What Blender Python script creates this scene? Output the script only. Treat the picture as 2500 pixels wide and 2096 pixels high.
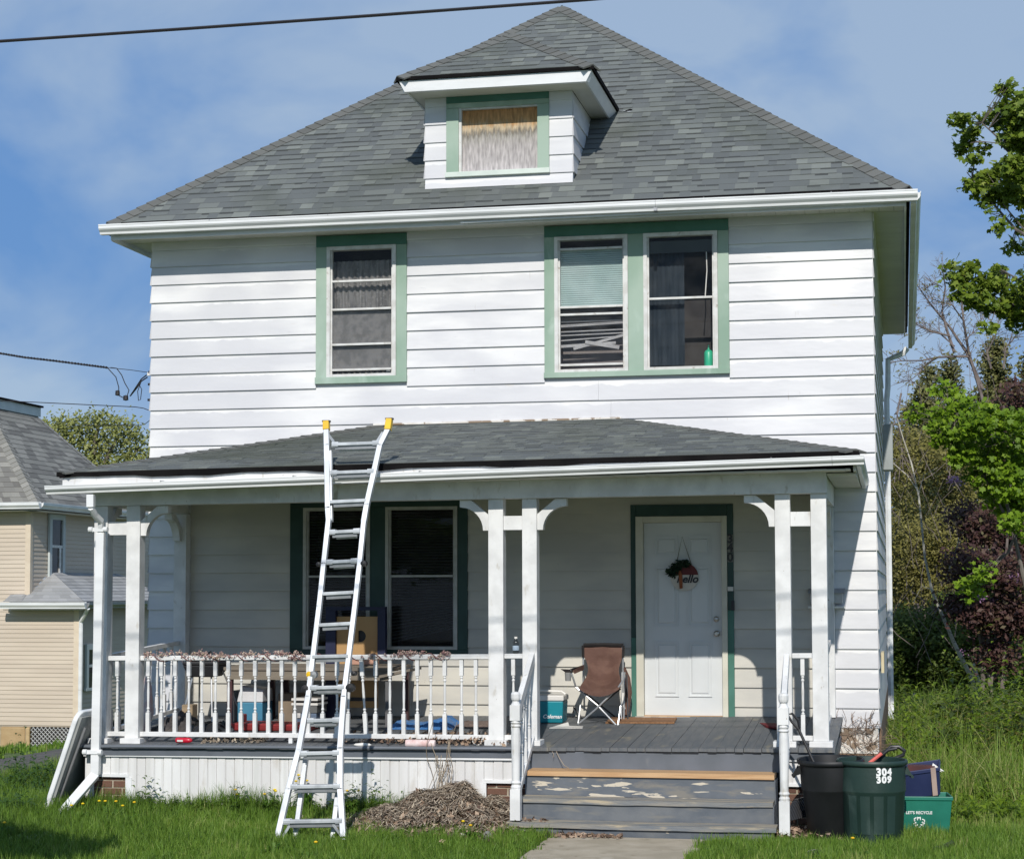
import bpy, math, random
import numpy as np
from math import sin, cos, pi, radians, sqrt, atan2, tan
from mathutils import Vector, Matrix
random.seed(7); RNG = np.random.default_rng(7)
scene = bpy.context.scene
for o in list(bpy.data.objects): bpy.data.objects.remove(o)
col = scene.collection
# ------------------------------------------------------------------ camera
F_PX = 4558.5; YAW = .20601; PITCH = .0587; ROLL = -.00256
CAM = Vector((4.064, -19.708, 2.206)); PPY = 1171.7
_F = Vector((-sin(YAW)*cos(PITCH), cos(YAW)*cos(PITCH), sin(PITCH)))
_R0 = Vector((cos(YAW), sin(YAW), 0)); _U0 = _R0.cross(_F)
_R = _R0*cos(ROLL)+_U0*sin(ROLL); _U = _U0*cos(ROLL)-_R0*sin(ROLL)
cd = bpy.data.cameras.new('camera'); cam = bpy.data.objects.new('camera', cd); col.objects.link(cam)
cd.sensor_fit = 'HORIZONTAL'; cd.sensor_width = 36; cd.lens = F_PX/2500*36
cd.shift_y = (PPY-1048)/2500; cd.clip_end = 2000; cd.clip_start = .1
m3 = Matrix((_R, _U, -_F)).transposed()
cam.matrix_world = Matrix.Translation(CAM) @ m3.to_4x4()
scene.camera = cam
# ------------------------------------------------------------------ light
SUNV = Vector((.135, -1, .69)).normalized()
sd = bpy.data.lights.new('sun', 'SUN'); sd.energy = 3.95; sd.angle = radians(.53); sd.color = (1, .955, .89)
sun = bpy.data.objects.new('sun', sd); col.objects.link(sun)
sun.rotation_euler = SUNV.to_track_quat('Z', 'Y').to_euler()
w = bpy.data.worlds.new('World'); scene.world = w; w.use_nodes = True
nt = w.node_tree; nt.nodes.clear()
def wn(t, **k):
    n = nt.nodes.new(t)
    for a, b in k.items(): setattr(n, a, b)
    return n
sky = wn('ShaderNodeTexSky', sky_type='NISHITA', sun_disc=False)
sky.sun_elevation = math.asin(SUNV.z); sky.sun_rotation = atan2(SUNV.x, SUNV.y)
sky.air_density = 1.0; sky.dust_density = .15; sky.ozone_density = 2.2
tc = wn('ShaderNodeTexCoord'); mp = wn('ShaderNodeMapping')
mp.inputs['Scale'].default_value = (2.6, 2.6, 4.6); mp.inputs['Rotation'].default_value = (.25, .5, .35)
nt.links.new(tc.outputs['Generated'], mp.inputs[0])
n1 = wn('ShaderNodeTexNoise'); n1.inputs['Scale'].default_value = 2.1; n1.inputs['Detail'].default_value = 5; n1.inputs['Roughness'].default_value = .5; n1.inputs['Distortion'].default_value = .5
nt.links.new(mp.outputs[0], n1.inputs[0])
rp = wn('ShaderNodeValToRGB'); rp.color_ramp.elements[0].position = .34; rp.color_ramp.elements[1].position = .60
rp.color_ramp.elements[0].color = (0, 0, 0, 1); rp.color_ramp.elements[1].color = (1, 1, 1, 1)
nt.links.new(n1.outputs['Fac'], rp.inputs[0])
veil = wn('ShaderNodeMixRGB'); nt.links.new(rp.outputs[0], veil.inputs[0]); veil.inputs[1].default_value = (1.9, 4.5, 9.8, 1); veil.inputs[2].default_value = (5.9, 7.9, 10.9, 1)
mx = wn('ShaderNodeMixRGB'); mx.inputs[0].default_value = .80; nt.links.new(sky.outputs[0], mx.inputs[1]); nt.links.new(veil.outputs[0], mx.inputs[2])
bg = wn('ShaderNodeBackground'); bg.inputs[1].default_value = .065
nt.links.new(mx.outputs[0], bg.inputs[0])
wo = wn('ShaderNodeOutputWorld'); nt.links.new(bg.outputs[0], wo.inputs[0])
scene.view_settings.view_transform = 'Standard'; scene.view_settings.look = 'None'
scene.view_settings.exposure = 0.0; scene.view_settings.gamma = 1; scene.view_settings.use_curve_mapping = False
scene.render.engine = 'CYCLES'
# ------------------------------------------------------------------ helpers
def ray(px, py): return _F+_R*((px-1250)/F_PX)-_U*((py-PPY)/F_PX)
def at(px, py, Y=None, X=None, Z=None):
    d = ray(px, py)
    t = (Y-CAM.y)/d.y if Y is not None else ((X-CAM.x)/d.x if X is not None else (Z-CAM.z)/d.z)
    return CAM+d*t
WP = {}
def tag(o, label=None, cat=None, group=None, kind=None):
    if label: o['label'] = label
    if cat: o['category'] = cat
    if group: o['group'] = group
    if kind: o['kind'] = kind
    return o
def empty(name, loc, label, cat, group=None):
    o = bpy.data.objects.new(name, None); col.objects.link(o); o.location = loc; o.empty_display_size = .2
    WP[o] = Vector(loc); return tag(o, label, cat, group)
def link_mesh(name, me, origin, parent=None, M=None):
    o = bpy.data.objects.new(name, me); col.objects.link(o)
    pw = WP[parent] if parent is not None else Vector((0, 0, 0))
    if parent is not None: o.parent = parent
    if M is not None:
        o.matrix_local = Matrix.Translation(-pw) @ M; WP[o] = M.translation.copy()
    else:
        o.location = Vector(origin)-pw; WP[o] = Vector(origin)
    return o
class MB:
    def __init__(s): s.v = []; s.f = []; s.t = []; s.tone = 0.5
    def add(s, vs, fs):
        b = len(s.v); s.v += [tuple(p) for p in vs]
        for f in fs: s.f.append(tuple(i+b for i in f)); s.t.append(s.tone)
        return s
    def box(s, x0, x1, y0, y1, z0, z1):
        return s.hexa([(x0,y0,z0),(x1,y0,z0),(x1,y1,z0),(x0,y1,z0),(x0,y0,z1),(x1,y0,z1),(x1,y1,z1),(x0,y1,z1)])
    def hexa(s, p): return s.add(p, [(0,3,2,1),(4,5,6,7),(0,1,5,4),(1,2,6,5),(2,3,7,6),(3,0,4,7)])
    def obox(s, c, ax, ay, az):
        c = Vector(c); ax, ay, az = Vector(ax), Vector(ay), Vector(az)
        return s.hexa([c-ax-ay-az, c+ax-ay-az, c+ax+ay-az, c-ax+ay-az, c-ax-ay+az, c+ax-ay+az, c+ax+ay+az, c-ax+ay+az])
    def beam(s, a, b, w, h, up=(0, 0, 1)):
        a, b = Vector(a), Vector(b); d = b-a; l = d.length; d.normalize()
        sd_ = d.cross(Vector(up)); sd_ = sd_ if sd_.length > 1e-4 else d.cross(Vector((1, 0, 0))); sd_.normalize(); u = sd_.cross(d)
        return s.obox((a+b)/2, sd_*w/2, d*l/2, u*h/2)
    def tube(s, pts, r, n=6, cap=True):
        pts = [Vector(p) for p in pts]; m = len(pts); vs = []; prev = None
        for i, p in enumerate(pts):
            d = (pts[min(i+1, m-1)]-pts[max(i-1, 0)]).normalized()
            if prev is None:
                a = d.cross(Vector((0, 0, 1))); a = a if a.length > .05 else d.cross(Vector((1, 0, 0)))
            else: a = prev-d*prev.dot(d)
            a.normalize(); prev = a; b = d.cross(a); rr = r[i] if isinstance(r, (list, tuple)) else r
            for k in range(n): vs.append(p+a*cos(2*pi*k/n)*rr+b*sin(2*pi*k/n)*rr)
        fs = [(i*n+k, i*n+(k+1) % n, (i+1)*n+(k+1) % n, (i+1)*n+k) for i in range(m-1) for k in range(n)]
        if cap: fs += [tuple(reversed(range(n))), tuple(range((m-1)*n, m*n))]
        return s.add(vs, fs)
    def lathe(s, prof, c, n=16, axis='z', cap=True, tilt=None):
        vs = []
        for r, z in prof:
            for k in range(n):
                q = Vector((r*cos(2*pi*k/n), r*sin(2*pi*k/n), z))
                if axis == 'y': q = Vector((q.x, q.z, q.y))
                if axis == 'x': q = Vector((q.z, q.x, q.y))
                if tilt: q = tilt @ q
                vs.append(Vector(c)+q)
        m = len(prof)
        fs = [(i*n+k, i*n+(k+1) % n, (i+1)*n+(k+1) % n, (i+1)*n+k) for i in range(m-1) for k in range(n)]
        if cap: fs += [tuple(reversed(range(n))), tuple(range((m-1)*n, m*n))]
        return s.add(vs, fs)
    def prism(s, poly, ext):
        n = len(poly); p = [Vector(q) for q in poly]; e = Vector(ext)
        return s.add(p+[q+e for q in p], [tuple(reversed(range(n))), tuple(range(n, 2*n))]+[(i, (i+1) % n, n+(i+1) % n, n+i) for i in range(n)])
    def quad(s, a, b, c, d): return s.add([a, b, c, d], [(0, 1, 2, 3)])
    def mesh(s, name, mt, O=(0, 0, 0), smooth=False):
        me = bpy.data.meshes.new(name); O = Vector(O)
        me.from_pydata([(x-O.x, y-O.y, z-O.z) for x, y, z in s.v], [], s.f)
        at_ = me.attributes.new('tone', 'FLOAT', 'FACE'); at_.data.foreach_set('value', s.t)
        if mt is not None: me.materials.append(mt)
        if smooth: me.polygons.foreach_set('use_smooth', [True]*len(s.f))
        bm = None; me.update(); return me
    def build(s, name, mt, parent=None, smooth=False, bev=0, O=None):
        if O is None:
            a = np.array(s.v); mn, mx_ = a.min(0), a.max(0); O = Vector(((mn[0]+mx_[0])/2, (mn[1]+mx_[1])/2, mn[2]))
        me = s.mesh(name, mt, O, smooth)
        import bmesh
        if len(s.f) < 4000:
            b = bmesh.new(); b.from_mesh(me); bmesh.ops.recalc_face_normals(b, faces=b.faces)
            b.to_mesh(me); b.free()
        o = link_mesh(name, me, O, parent)
        if smooth and bev == 0:
            try: me.set_sharp_from_angle(angle=radians(40))
            except Exception: pass
        if bev:
            md = o.modifiers.new('bevel', 'BEVEL'); md.width = bev; md.segments = 2; md.limit_method = 'ANGLE'
        return o
def pathshape(outer): return outer
def np_mesh(name, verts, faces_n, tone, mt, parent=None, origin=(0, 0, 0), nper=4):
    """verts (N*nper,3) -> N polygons of nper corners"""
    me = bpy.data.meshes.new(name); N = len(verts)//nper
    me.vertices.add(len(verts)); me.vertices.foreach_set('co', (verts-np.array(origin)).astype(np.float32).ravel())
    me.loops.add(len(verts)); me.loops.foreach_set('vertex_index', np.arange(len(verts), dtype=np.int32))
    me.polygons.add(N); me.polygons.foreach_set('loop_start', np.arange(0, len(verts), nper, dtype=np.int32))
    me.update(calc_edges=True)
    a = me.attributes.new('tone', 'FLOAT', 'FACE'); a.data.foreach_set('value', tone.astype(np.float32))
    me.materials.append(mt)
    return link_mesh(name, me, origin, parent)
# ------------------------------------------------------------------ materials
def mat(name, c1, c2=None, scale=4, detail=4, rough=.6, lo=.4, hi=.6, bump=0, bscale=60, metal=0, stretch=(1, 1, 1), spec=.5, tone=None, extra=None, trans=0, rrough=None, coat=0):
    """c1/c2 mixed by noise on world position; tone=(list of colours) picks by the face attribute; extra=(colour, scale, lo, hi, stretch) second layer"""
    m = bpy.data.materials.new(name); m.use_nodes = True; t = m.node_tree; b = t.nodes['Principled BSDF']
    L = t.links.new
    geo = t.nodes.new('ShaderNodeNewGeometry')
    def noise(sc, st, det=4, dist=0):
        mpn = t.nodes.new('ShaderNodeMapping'); mpn.inputs['Scale'].default_value = st; L(geo.outputs['Position'], mpn.inputs[0])
        n = t.nodes.new('ShaderNodeTexNoise'); n.inputs['Scale'].default_value = sc; n.inputs['Detail'].default_value = det; n.inputs['Distortion'].default_value = dist
        L(mpn.outputs[0], n.inputs[0]); return n
    def ramp(src, a, b_):
        r = t.nodes.new('ShaderNodeMapRange'); r.inputs['From Min'].default_value = a; r.inputs['From Max'].default_value = b_; L(src, r.inputs[0]); return r.outputs[0]
    def mix(f, a, b_, typ='MIX'):
        x = t.nodes.new('ShaderNodeMixRGB'); x.blend_type = typ
        if isinstance(f, float): x.inputs[0].default_value = f
        else: L(f, x.inputs[0])
        for i, q in ((1, a), (2, b_)):
            if isinstance(q, tuple): x.inputs[i].default_value = (*q, 1)
            else: L(q, x.inputs[i])
        return x.outputs[0]
    out = None
    if tone:
        a = t.nodes.new('ShaderNodeAttribute'); a.attribute_name = 'tone'
        r = t.nodes.new('ShaderNodeValToRGB'); els = r.color_ramp.elements
        while len(els) < len(tone): els.new(.5)
        for i, c in enumerate(tone): els[i].position = i/(len(tone)-1); els[i].color = (*c, 1)
        L(a.outputs['Fac'], r.inputs[0]); out = r.outputs[0]
        if c2:
            out = mix(ramp(noise(scale, stretch, detail).outputs['Fac'], lo, hi), out, c2)
    else:
        out = mix(ramp(noise(scale, stretch, detail).outputs['Fac'], lo, hi), c1, c2 or c1)
    if extra:
        for ex in (extra if isinstance(extra, list) else [extra]):
            c3, sc3, lo3, hi3, st3 = ex
            out = mix(ramp(noise(sc3, st3, 6, .3).outputs['Fac'], lo3, hi3), out, c3)
    L(out, b.inputs['Base Color'])
    b.inputs['Roughness'].default_value = rough; b.inputs['Metallic'].default_value = metal
    b.inputs['Specular IOR Level'].default_value = spec
    if coat: b.inputs['Coat Weight'].default_value = coat
    if rrough:
        L(ramp(noise(rrough[0], stretch).outputs['Fac'], .3, .7), (q := t.nodes.new('ShaderNodeMapRange')).inputs[0]); q.inputs['To Min'].default_value = rrough[1]; q.inputs['To Max'].default_value = rrough[2]; L(q.outputs[0], b.inputs['Roughness'])
    if bump:
        bn = t.nodes.new('ShaderNodeBump'); bn.inputs['Strength'].default_value = bump; bn.inputs['Distance'].default_value = .01
        L(noise(bscale, stretch, 5).outputs['Fac'], bn.inputs['Height']); L(bn.outputs[0], b.inputs['Normal'])
    if trans:
        tr = t.nodes.new('ShaderNodeBsdfTranslucent'); L(out, tr.inputs[0]); ms = t.nodes.new('ShaderNodeMixShader'); ms.inputs[0].default_value = trans
        L(b.outputs[0], ms.inputs[1]); L(tr.outputs[0], ms.inputs[2]); L(ms.outputs[0], t.nodes['Material Output'].inputs[0])
    return m
W = (1, 1, 1)
white_siding = mat('white_siding', (.75, .745, .735), (.60, .60, .615), scale=1.0, lo=.44, hi=.60, rough=.42, stretch=(.8, 1, 3), extra=[((.62, .57, .50), 2.5, .66, .82, (1.2, 1, 6)), ((.50, .50, .53), 9, .66, .84, (.6, 1, 4)), ((.40, .37, .33), 3.2, .70, .80, (5, 1, 1.2))], bump=.35, bscale=2.6)
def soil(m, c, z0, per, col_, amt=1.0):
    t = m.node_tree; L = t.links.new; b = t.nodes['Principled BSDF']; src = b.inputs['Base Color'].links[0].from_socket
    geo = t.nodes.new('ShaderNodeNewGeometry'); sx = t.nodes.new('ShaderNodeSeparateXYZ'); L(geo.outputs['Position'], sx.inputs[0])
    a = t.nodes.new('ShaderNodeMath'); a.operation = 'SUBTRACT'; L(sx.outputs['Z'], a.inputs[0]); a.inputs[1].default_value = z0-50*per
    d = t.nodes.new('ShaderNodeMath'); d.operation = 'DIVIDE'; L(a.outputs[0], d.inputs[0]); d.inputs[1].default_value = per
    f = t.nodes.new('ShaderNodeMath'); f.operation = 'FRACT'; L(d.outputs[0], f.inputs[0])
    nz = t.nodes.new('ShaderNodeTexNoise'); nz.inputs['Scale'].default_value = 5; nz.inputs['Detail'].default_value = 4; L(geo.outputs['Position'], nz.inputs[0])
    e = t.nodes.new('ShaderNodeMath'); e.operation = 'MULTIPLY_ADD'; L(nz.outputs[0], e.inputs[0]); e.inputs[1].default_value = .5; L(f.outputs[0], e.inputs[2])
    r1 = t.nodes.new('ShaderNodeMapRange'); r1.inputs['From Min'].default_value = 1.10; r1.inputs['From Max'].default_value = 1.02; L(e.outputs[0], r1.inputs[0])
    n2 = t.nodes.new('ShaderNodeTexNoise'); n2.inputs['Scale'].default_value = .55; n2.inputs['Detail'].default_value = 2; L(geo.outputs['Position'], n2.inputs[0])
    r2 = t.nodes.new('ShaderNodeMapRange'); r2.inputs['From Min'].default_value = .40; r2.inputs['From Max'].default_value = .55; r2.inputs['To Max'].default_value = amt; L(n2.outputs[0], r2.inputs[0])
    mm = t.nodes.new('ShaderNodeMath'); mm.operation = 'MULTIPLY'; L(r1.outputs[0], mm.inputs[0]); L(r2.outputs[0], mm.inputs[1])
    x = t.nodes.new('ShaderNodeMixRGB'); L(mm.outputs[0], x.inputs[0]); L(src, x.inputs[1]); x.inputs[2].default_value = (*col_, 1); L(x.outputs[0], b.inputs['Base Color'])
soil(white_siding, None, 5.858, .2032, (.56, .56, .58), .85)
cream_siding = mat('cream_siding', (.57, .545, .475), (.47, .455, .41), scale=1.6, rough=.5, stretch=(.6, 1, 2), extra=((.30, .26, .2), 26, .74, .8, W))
white_paint = mat('white_paint', (.74, .74, .73), (.63, .63, .62), scale=5, rough=.55, extra=[((.48, .45, .39), 16, .62, .76, (1, 1, .35)), ((.33, .29, .24), 30, .71, .74, (1, 1, .5))], bump=.08, bscale=30)
white_metal = mat('white_metal', (.78, .79, .79), (.69, .70, .70), scale=3, rough=.33, stretch=(.5, 1, 2), extra=((.50, .50, .46), 5, .64, .82, (.5, 1, 2)))
soffit_m = mat('soffit_vinyl', (.66, .64, .57), (.60, .58, .52), scale=2, rough=.5)
skirt_m = mat('skirt_vinyl', (.74, .74, .73), (.64, .63, .62), scale=3, rough=.5, extra=[((.48, .44, .38), 7, .60, .82, (1, 1, .3)), ((.6, .6, .58), 2, .5, .7, (8, 1, .2))], bump=.25, bscale=45, stretch=(1, 1, .15))
mint = mat('mint_trim', (.22, .33, .25), (.33, .43, .35), scale=1.6, lo=.35, hi=.6, rough=.6, stretch=(1, 1, .8), extra=((.45, .55, .48), 4, .58, .8, (1, 1, .5)))
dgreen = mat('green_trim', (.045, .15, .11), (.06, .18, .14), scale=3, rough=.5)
dtrim = mat('dark_green_trim', (.012, .045, .037), (.02, .06, .05), scale=3, rough=.5)
frame_m = mat('window_frame', (.66, .66, .64), (.55, .54, .51), scale=9, rough=.45, extra=((.35, .31, .26), 20, .63, .75, W))
dframe_m = mat('storm_frame', (.50, .50, .47), (.42, .42, .38), scale=9, rough=.45)
shingle_m = mat('shingle', None, (.13, .137, .13), scale=300, detail=2, lo=.45, hi=1.2, rough=.93, spec=.2, tone=[(.05, .053, .053), (.125, .136, .136), (.145, .157, .152), (.165, .178, .168), (.205, .22, .202)], extra=((.09, .1, .085), .7, .5, .7, W), bump=.5, bscale=260)
cap_m = mat('hip_cap', None, (.13, .132, .122), scale=200, lo=.2, hi=.9, rough=.93, spec=.2, tone=[(.11, .112, .105), (.135, .137, .127), (.16, .162, .15)], bump=.4, bscale=260)
black_m = mat('black_edge', (.006, .0055, .006), (.010, .009, .009), rough=.95, spec=.1)
deck_m = mat('deck_paint', (.105, .115, .125), (.13, .135, .14), scale=3, rough=.62, stretch=(6, 1, 1), extra=[((.24, .22, .17), 2.2, .62, .74, (3, 1, 1)), ((.16, .16, .14), 14, .6, .8, (3, .5, 1))], bump=.2, bscale=40)
porch_gray = mat('gray_paint', (.105, .12, .14), (.125, .14, .165), scale=4, rough=.5, extra=((.2, .2, .2), 8, .66, .9, (1, 1, 1)))
peel_m = mat('peeling_gray', (.10, .115, .135), (.125, .14, .16), scale=3, rough=.55, extra=[((.19, .18, .16), 2.2, .52, .66, (1.6, 1, 7)), ((.56, .50, .40), 3.0, .585, .60, (1.0, 1, 6))], bump=.2, bscale=30)
worn_m = mat('worn_riser_paint', (.09, .105, .125), (.14, .15, .16), scale=3, rough=.6, extra=[((.2, .19, .165), 2.4, .55, .75, (1.2, 1, 7)), ((.42, .37, .29), 3, .70, .73, (1.3, 1, 5))], bump=.2, bscale=30)
tread_m = mat('worn_tread', (.15, .165, .18), (.25, .235, .205), scale=2.5, lo=.35, hi=.6, rough=.7, stretch=(.8, 5, 5), extra=((.40, .34, .24), 3, .50, .62, (.9, 6, 6)), bump=.35, bscale=20)
wood_m = mat('bare_wood', (.46, .27, .13), (.56, .36, .19), scale=5, rough=.65, stretch=(.5, 8, 8), extra=((.33, .19, .09), 9, .6, .8, (.2, 10, 10)), bump=.15, bscale=30)
brick_m = mat('brick', None, (.14, .075, .05), scale=30, lo=.3, hi=.8, rough=.9, tone=[(.085, .04, .03), (.12, .055, .038), (.16, .08, .055)], bump=.5, bscale=80)
mortar_m = mat('mortar', (.42, .37, .29), (.33, .28, .2), scale=12, rough=.95, bump=.4)
peel_white = mat('peeling_white', (.76, .74, .70), (.66, .62, .56), scale=6, rough=.8, extra=((.27, .2, .14), 7, .5, .54, (1, 1, 1)), bump=.5, bscale=18)
stone_m = mat('foundation_stone', (.2, .13, .085), (.12, .085, .06), scale=9, rough=.95, bump=.8, bscale=15)
alum = mat('aluminium', (.70, .72, .74), (.52, .54, .56), scale=8, rough=.42, metal=.5, stretch=(1, 1, .3), extra=((.35, .33, .3), 25, .68, .8, W))
alum_d = mat('aluminium_edge', (.34, .35, .36), (.28, .29, .3), scale=8, rough=.45, metal=.6)
yellow_p = mat('yellow_plastic', (.80, .50, .01), (.7, .42, .01), rough=.45)
black_p = mat('black_plastic', (.012, .012, .014), (.02, .02, .022), rough=.45)
bin_black = mat('bin_black', (.006, .007, .008), (.010, .011, .013), scale=4, rough=.55, extra=((.03, .033, .036), 10, .66, .9, (1, 1, .4)))
bin_green = mat('bin_green', (.013, .034, .028), (.018, .041, .034), scale=3, rough=.5, extra=((.065, .1, .088), 6, .58, .85, (1, 1, .4)), bump=.1, bscale=40)
bin_teal = mat('bin_teal', (.008, .14, .095), (.012, .17, .115), scale=4, rough=.45, extra=((.05, .22, .17), 7, .66, .8, W))
bin_blue = mat('bin_blue', (.016, .026, .085), (.022, .033, .10), scale=4, rough=.5, extra=((.08, .08, .16), 6, .6, .85, W))
paint_w = mat('white_lettering', (.85, .86, .84), (.8, .8, .8), rough=.6)
teal_p = mat('cooler_teal', (.005, .19, .24), (.008, .22, .27), rough=.4)
lid_w = mat('cooler_lid', (.75, .73, .68), (.64, .62, .58), rough=.5)
blue_p = mat('cooler_blue', (.05, .19, .30), (.06, .22, .33), rough=.45)
brown_f = mat('brown_canvas', (.105, .052, .038), (.14, .075, .055), scale=9, rough=.85, bump=.5, bscale=14)
black_f = mat('black_canvas', (.010, .008, .008), (.02, .016, .015), rough=.9)
steel = mat('steel_tube', (.62, .62, .6), (.5, .5, .5), rough=.3, metal=.7)
mat_m = mat('coir_mat', (.22, .11, .05), (.30, .16, .08), scale=40, rough=.95, bump=.6, bscale=120)
door_m = mat('door_paint', (.64, .66, .66), (.60, .62, .62), scale=2, rough=.4)
dframe2 = mat('door_frame_cream', (.62, .60, .50), (.55, .53, .44), scale=4, rough=.5, extra=((.45, .42, .35), 8, .65, .8, W))
brass = mat('nickel', (.5, .48, .44), (.4, .38, .35), rough=.3, metal=.9)
dark_in = mat('interior', (.03, .028, .028), (.045, .042, .04), rough=.95)
brown_in = mat('interior_brown', (.26, .235, .23), (.2, .18, .175), scale=2, rough=.95)
curtain_m = mat('lace_curtain', (.30, .295, .285), (.17, .168, .165), scale=7, lo=.35, hi=.65, rough=.95, stretch=(3, 1, .8), extra=((.38, .37, .36), 30, .55, .75, W), trans=.2)
curtain_d = mat('dark_curtain', (.010, .018, .026), (.022, .032, .042), scale=3, rough=.95, stretch=(6, 1, .4))
screen_m = mat('insect_screen', (.14, .138, .135), (.20, .195, .19), scale=14, rough=.9)
aqua_m = mat('aqua_blind', (.46, .58, .56), (.36, .49, .47), scale=2, rough=.6)
slat_m = mat('pale_slat', (.42, .41, .40), (.34, .33, .33), scale=8, rough=.7)
dblind_m = mat('dark_blind', (.05, .062, .062), (.035, .045, .046), scale=3, rough=.7)
plywood = None
def glass_mat(name, tint=.8, rough=.02, col_=(.02, .03, .03)):
    m = bpy.data.materials.new(name); m.use_nodes = True; t = m.node_tree; t.nodes.clear(); L = t.links.new
    m.use_transparent_shadow = True
    o = t.nodes.new('ShaderNodeOutputMaterial'); tr = t.nodes.new('ShaderNodeBsdfTransparent'); tr.inputs[0].default_value = (tint, tint, tint, 1)
    g = t.nodes.new('ShaderNodeBsdfGlossy'); g.inputs['Roughness'].default_value = rough
    lw = t.nodes.new('ShaderNodeLayerWeight'); lw.inputs[0].default_value = .5
    pw = t.nodes.new('ShaderNodeMath'); pw.operation = 'POWER'; L(lw.outputs['Facing'], pw.inputs[0]); pw.inputs[1].default_value = 4
    pa = t.nodes.new('ShaderNodeMath'); pa.operation = 'MULTIPLY_ADD'; L(pw.outputs[0], pa.inputs[0]); pa.inputs[1].default_value = .8; pa.inputs[2].default_value = .02
    ms = t.nodes.new('ShaderNodeMixShader'); L(pa.outputs[0], ms.inputs[0]); L(tr.outputs[0], ms.inputs[1]); L(g.outputs[0], ms.inputs[2])
    df = t.nodes.new('ShaderNodeBsdfDiffuse'); df.inputs[0].default_value = (.3, .3, .29, 1)
    geo = t.nodes.new('ShaderNodeNewGeometry'); n = t.nodes.new('ShaderNodeTexNoise'); n.inputs['Scale'].default_value = 5; n.inputs['Detail'].default_value = 6; L(geo.outputs['Position'], n.inputs[0])
    r = t.nodes.new('ShaderNodeMapRange'); r.inputs['From Min'].default_value = .4; r.inputs['From Max'].default_value = .8; r.inputs['To Min'].default_value = .0; r.inputs['To Max'].default_value = .06; L(n.outputs[0], r.inputs[0])
    m2 = t.nodes.new('ShaderNodeMixShader'); L(r.outputs[0], m2.inputs[0]); L(ms.outputs[0], m2.inputs[1]); L(df.outputs[0], m2.inputs[2]); L(m2.outputs[0], o.inputs[0])
    return m
glass = glass_mat('window_glass', .965)
clear_p = glass_mat('clear_plastic', .7, .1)
# =================================================================== HOUSE
S = .2032; Z0 = 5.858
XL, XR, YB = -4.213, 3.8, 9.1
house = empty('house', (0, 0, 0), 'white clapboard two storey house with grey hip roof and front porch', 'house')
holes = [(-2.14, -1.345, 4.55, 6.005), (.425, 1.225, 4.54, 6.01), (1.393, 2.185, 4.54, 6.01), (-2.40, -1.637, 1.57, 3.115), (-1.462, -.655, 1.57, 3.115), (1.29, 2.26, .86, 2.98)]
def wall_pieces(x0, x1, z0, z1, hs):
    xs = sorted({x0, x1, *[h[0] for h in hs], *[h[1] for h in hs]}); out = []
    for a, b in zip(xs, xs[1:]):
        m = (a+b)/2; cuts = sorted([(h[2], h[3]) for h in hs if h[0] < m < h[1]]); z = z0
        for c, d in cuts: out.append((a, b, z, c)); z = d
        out.append((a, b, z, z1))
    return out
mb = MB()
for a, b, c, d in wall_pieces(XL+.004, XR-.004, .3, 6.16, holes): mb.box(a, b, .004, .12, c, d)
front_wall = mb.build('front_wall', white_siding, house)
mb = MB(); mb.box(XR-.12, XR-.004, .125, YB, .3, 6.16); side_wall = mb.build('right_side_wall', white_siding, house)
mb = MB(); mb.box(XL+.004, XL+.12, .125, YB, .3, 6.16); left_wall = mb.build('left_side_wall', white_siding, house)
mb = MB(); mb.box(XL+.13, XR-.13, YB-.12, YB-.005, .3, 6.16); mb.build('back_wall', white_siding, house)
# clapboards
def board(parent, x0, x1, z, m, dz=S+.008, lip=.024, y0=0.0, cutname='clapboard'):
    b = MB(); e = .0
    sg_ = random.uniform(-.0015, .0015); b.prism([(x0, y0-lip, z+sg_), (x0, y0-lip, z+.006), (x0, y0-.003, z+dz), (x0, y0+.002, z+dz), (x0, y0+.002, z)], (x1-x0, 0, 0))
    return b.build(cutname, m, parent)
def sideboard(parent, X, sgn, ya, yb, z, m, dz=S+.008, lip=.019, yb_top=None):
    b = MB(); yt = yb if yb_top is None else yb_top
    x = lambda q: X+sgn*q
    b.hexa([(x(-.002), ya, z), (x(lip), ya-lip, z), (x(lip), yb, z), (x(-.002), yb, z), (x(-.002), ya, z+dz), (x(.003), ya-.003, z+dz), (x(.003), yt, z+dz), (x(-.002), yt, z+dz)])
    return b.build('clapboard', m, parent)
trims = [(-2.265, -1.225, 4.48, 6.13), (.313, 2.303, 4.485, 6.13), (-2.553, -.542, 1.50, 3.3), (1.237, 2.324, .8, 3.105)]
for k in range(26):
    z = Z0-k*S
    zt = z+S*.5
    segs = [(XL-.0, XR+.0)]
    for t0, t1, c, d in trims:
        if c < zt < d:
            ns = []
            for a, b in segs:
                if t0 <= a or t0 >= b: ns.append((a, b)) if not (t0 <= a and t1 >= b) else None
                else: ns += [(a, t0-.001), (t1+.001, b)]
            segs = ns
    fin = []
    for a, b in segs:
        if zt < 3.2:
            cuts = [-3.722, 3.225+.14]
            pts = [a]+[c for c in cuts if a < c < b]+[b]
            fin += list(zip(pts, pts[1:]))
        elif b-a > 4:
            c = random.uniform(a+1.6, b-1.6); c2 = None
            fin += [(a, c), (c+.0015, b)]
        else: fin.append((a, b))
    for a, b in fin:
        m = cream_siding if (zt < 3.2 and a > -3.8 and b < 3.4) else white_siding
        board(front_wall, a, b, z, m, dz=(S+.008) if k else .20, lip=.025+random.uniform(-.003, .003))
    sideboard(side_wall, XR, 1, 0, YB, z, white_siding)
    sideboard(left_wall, XL, -1, 0, YB, z, white_siding)
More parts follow.
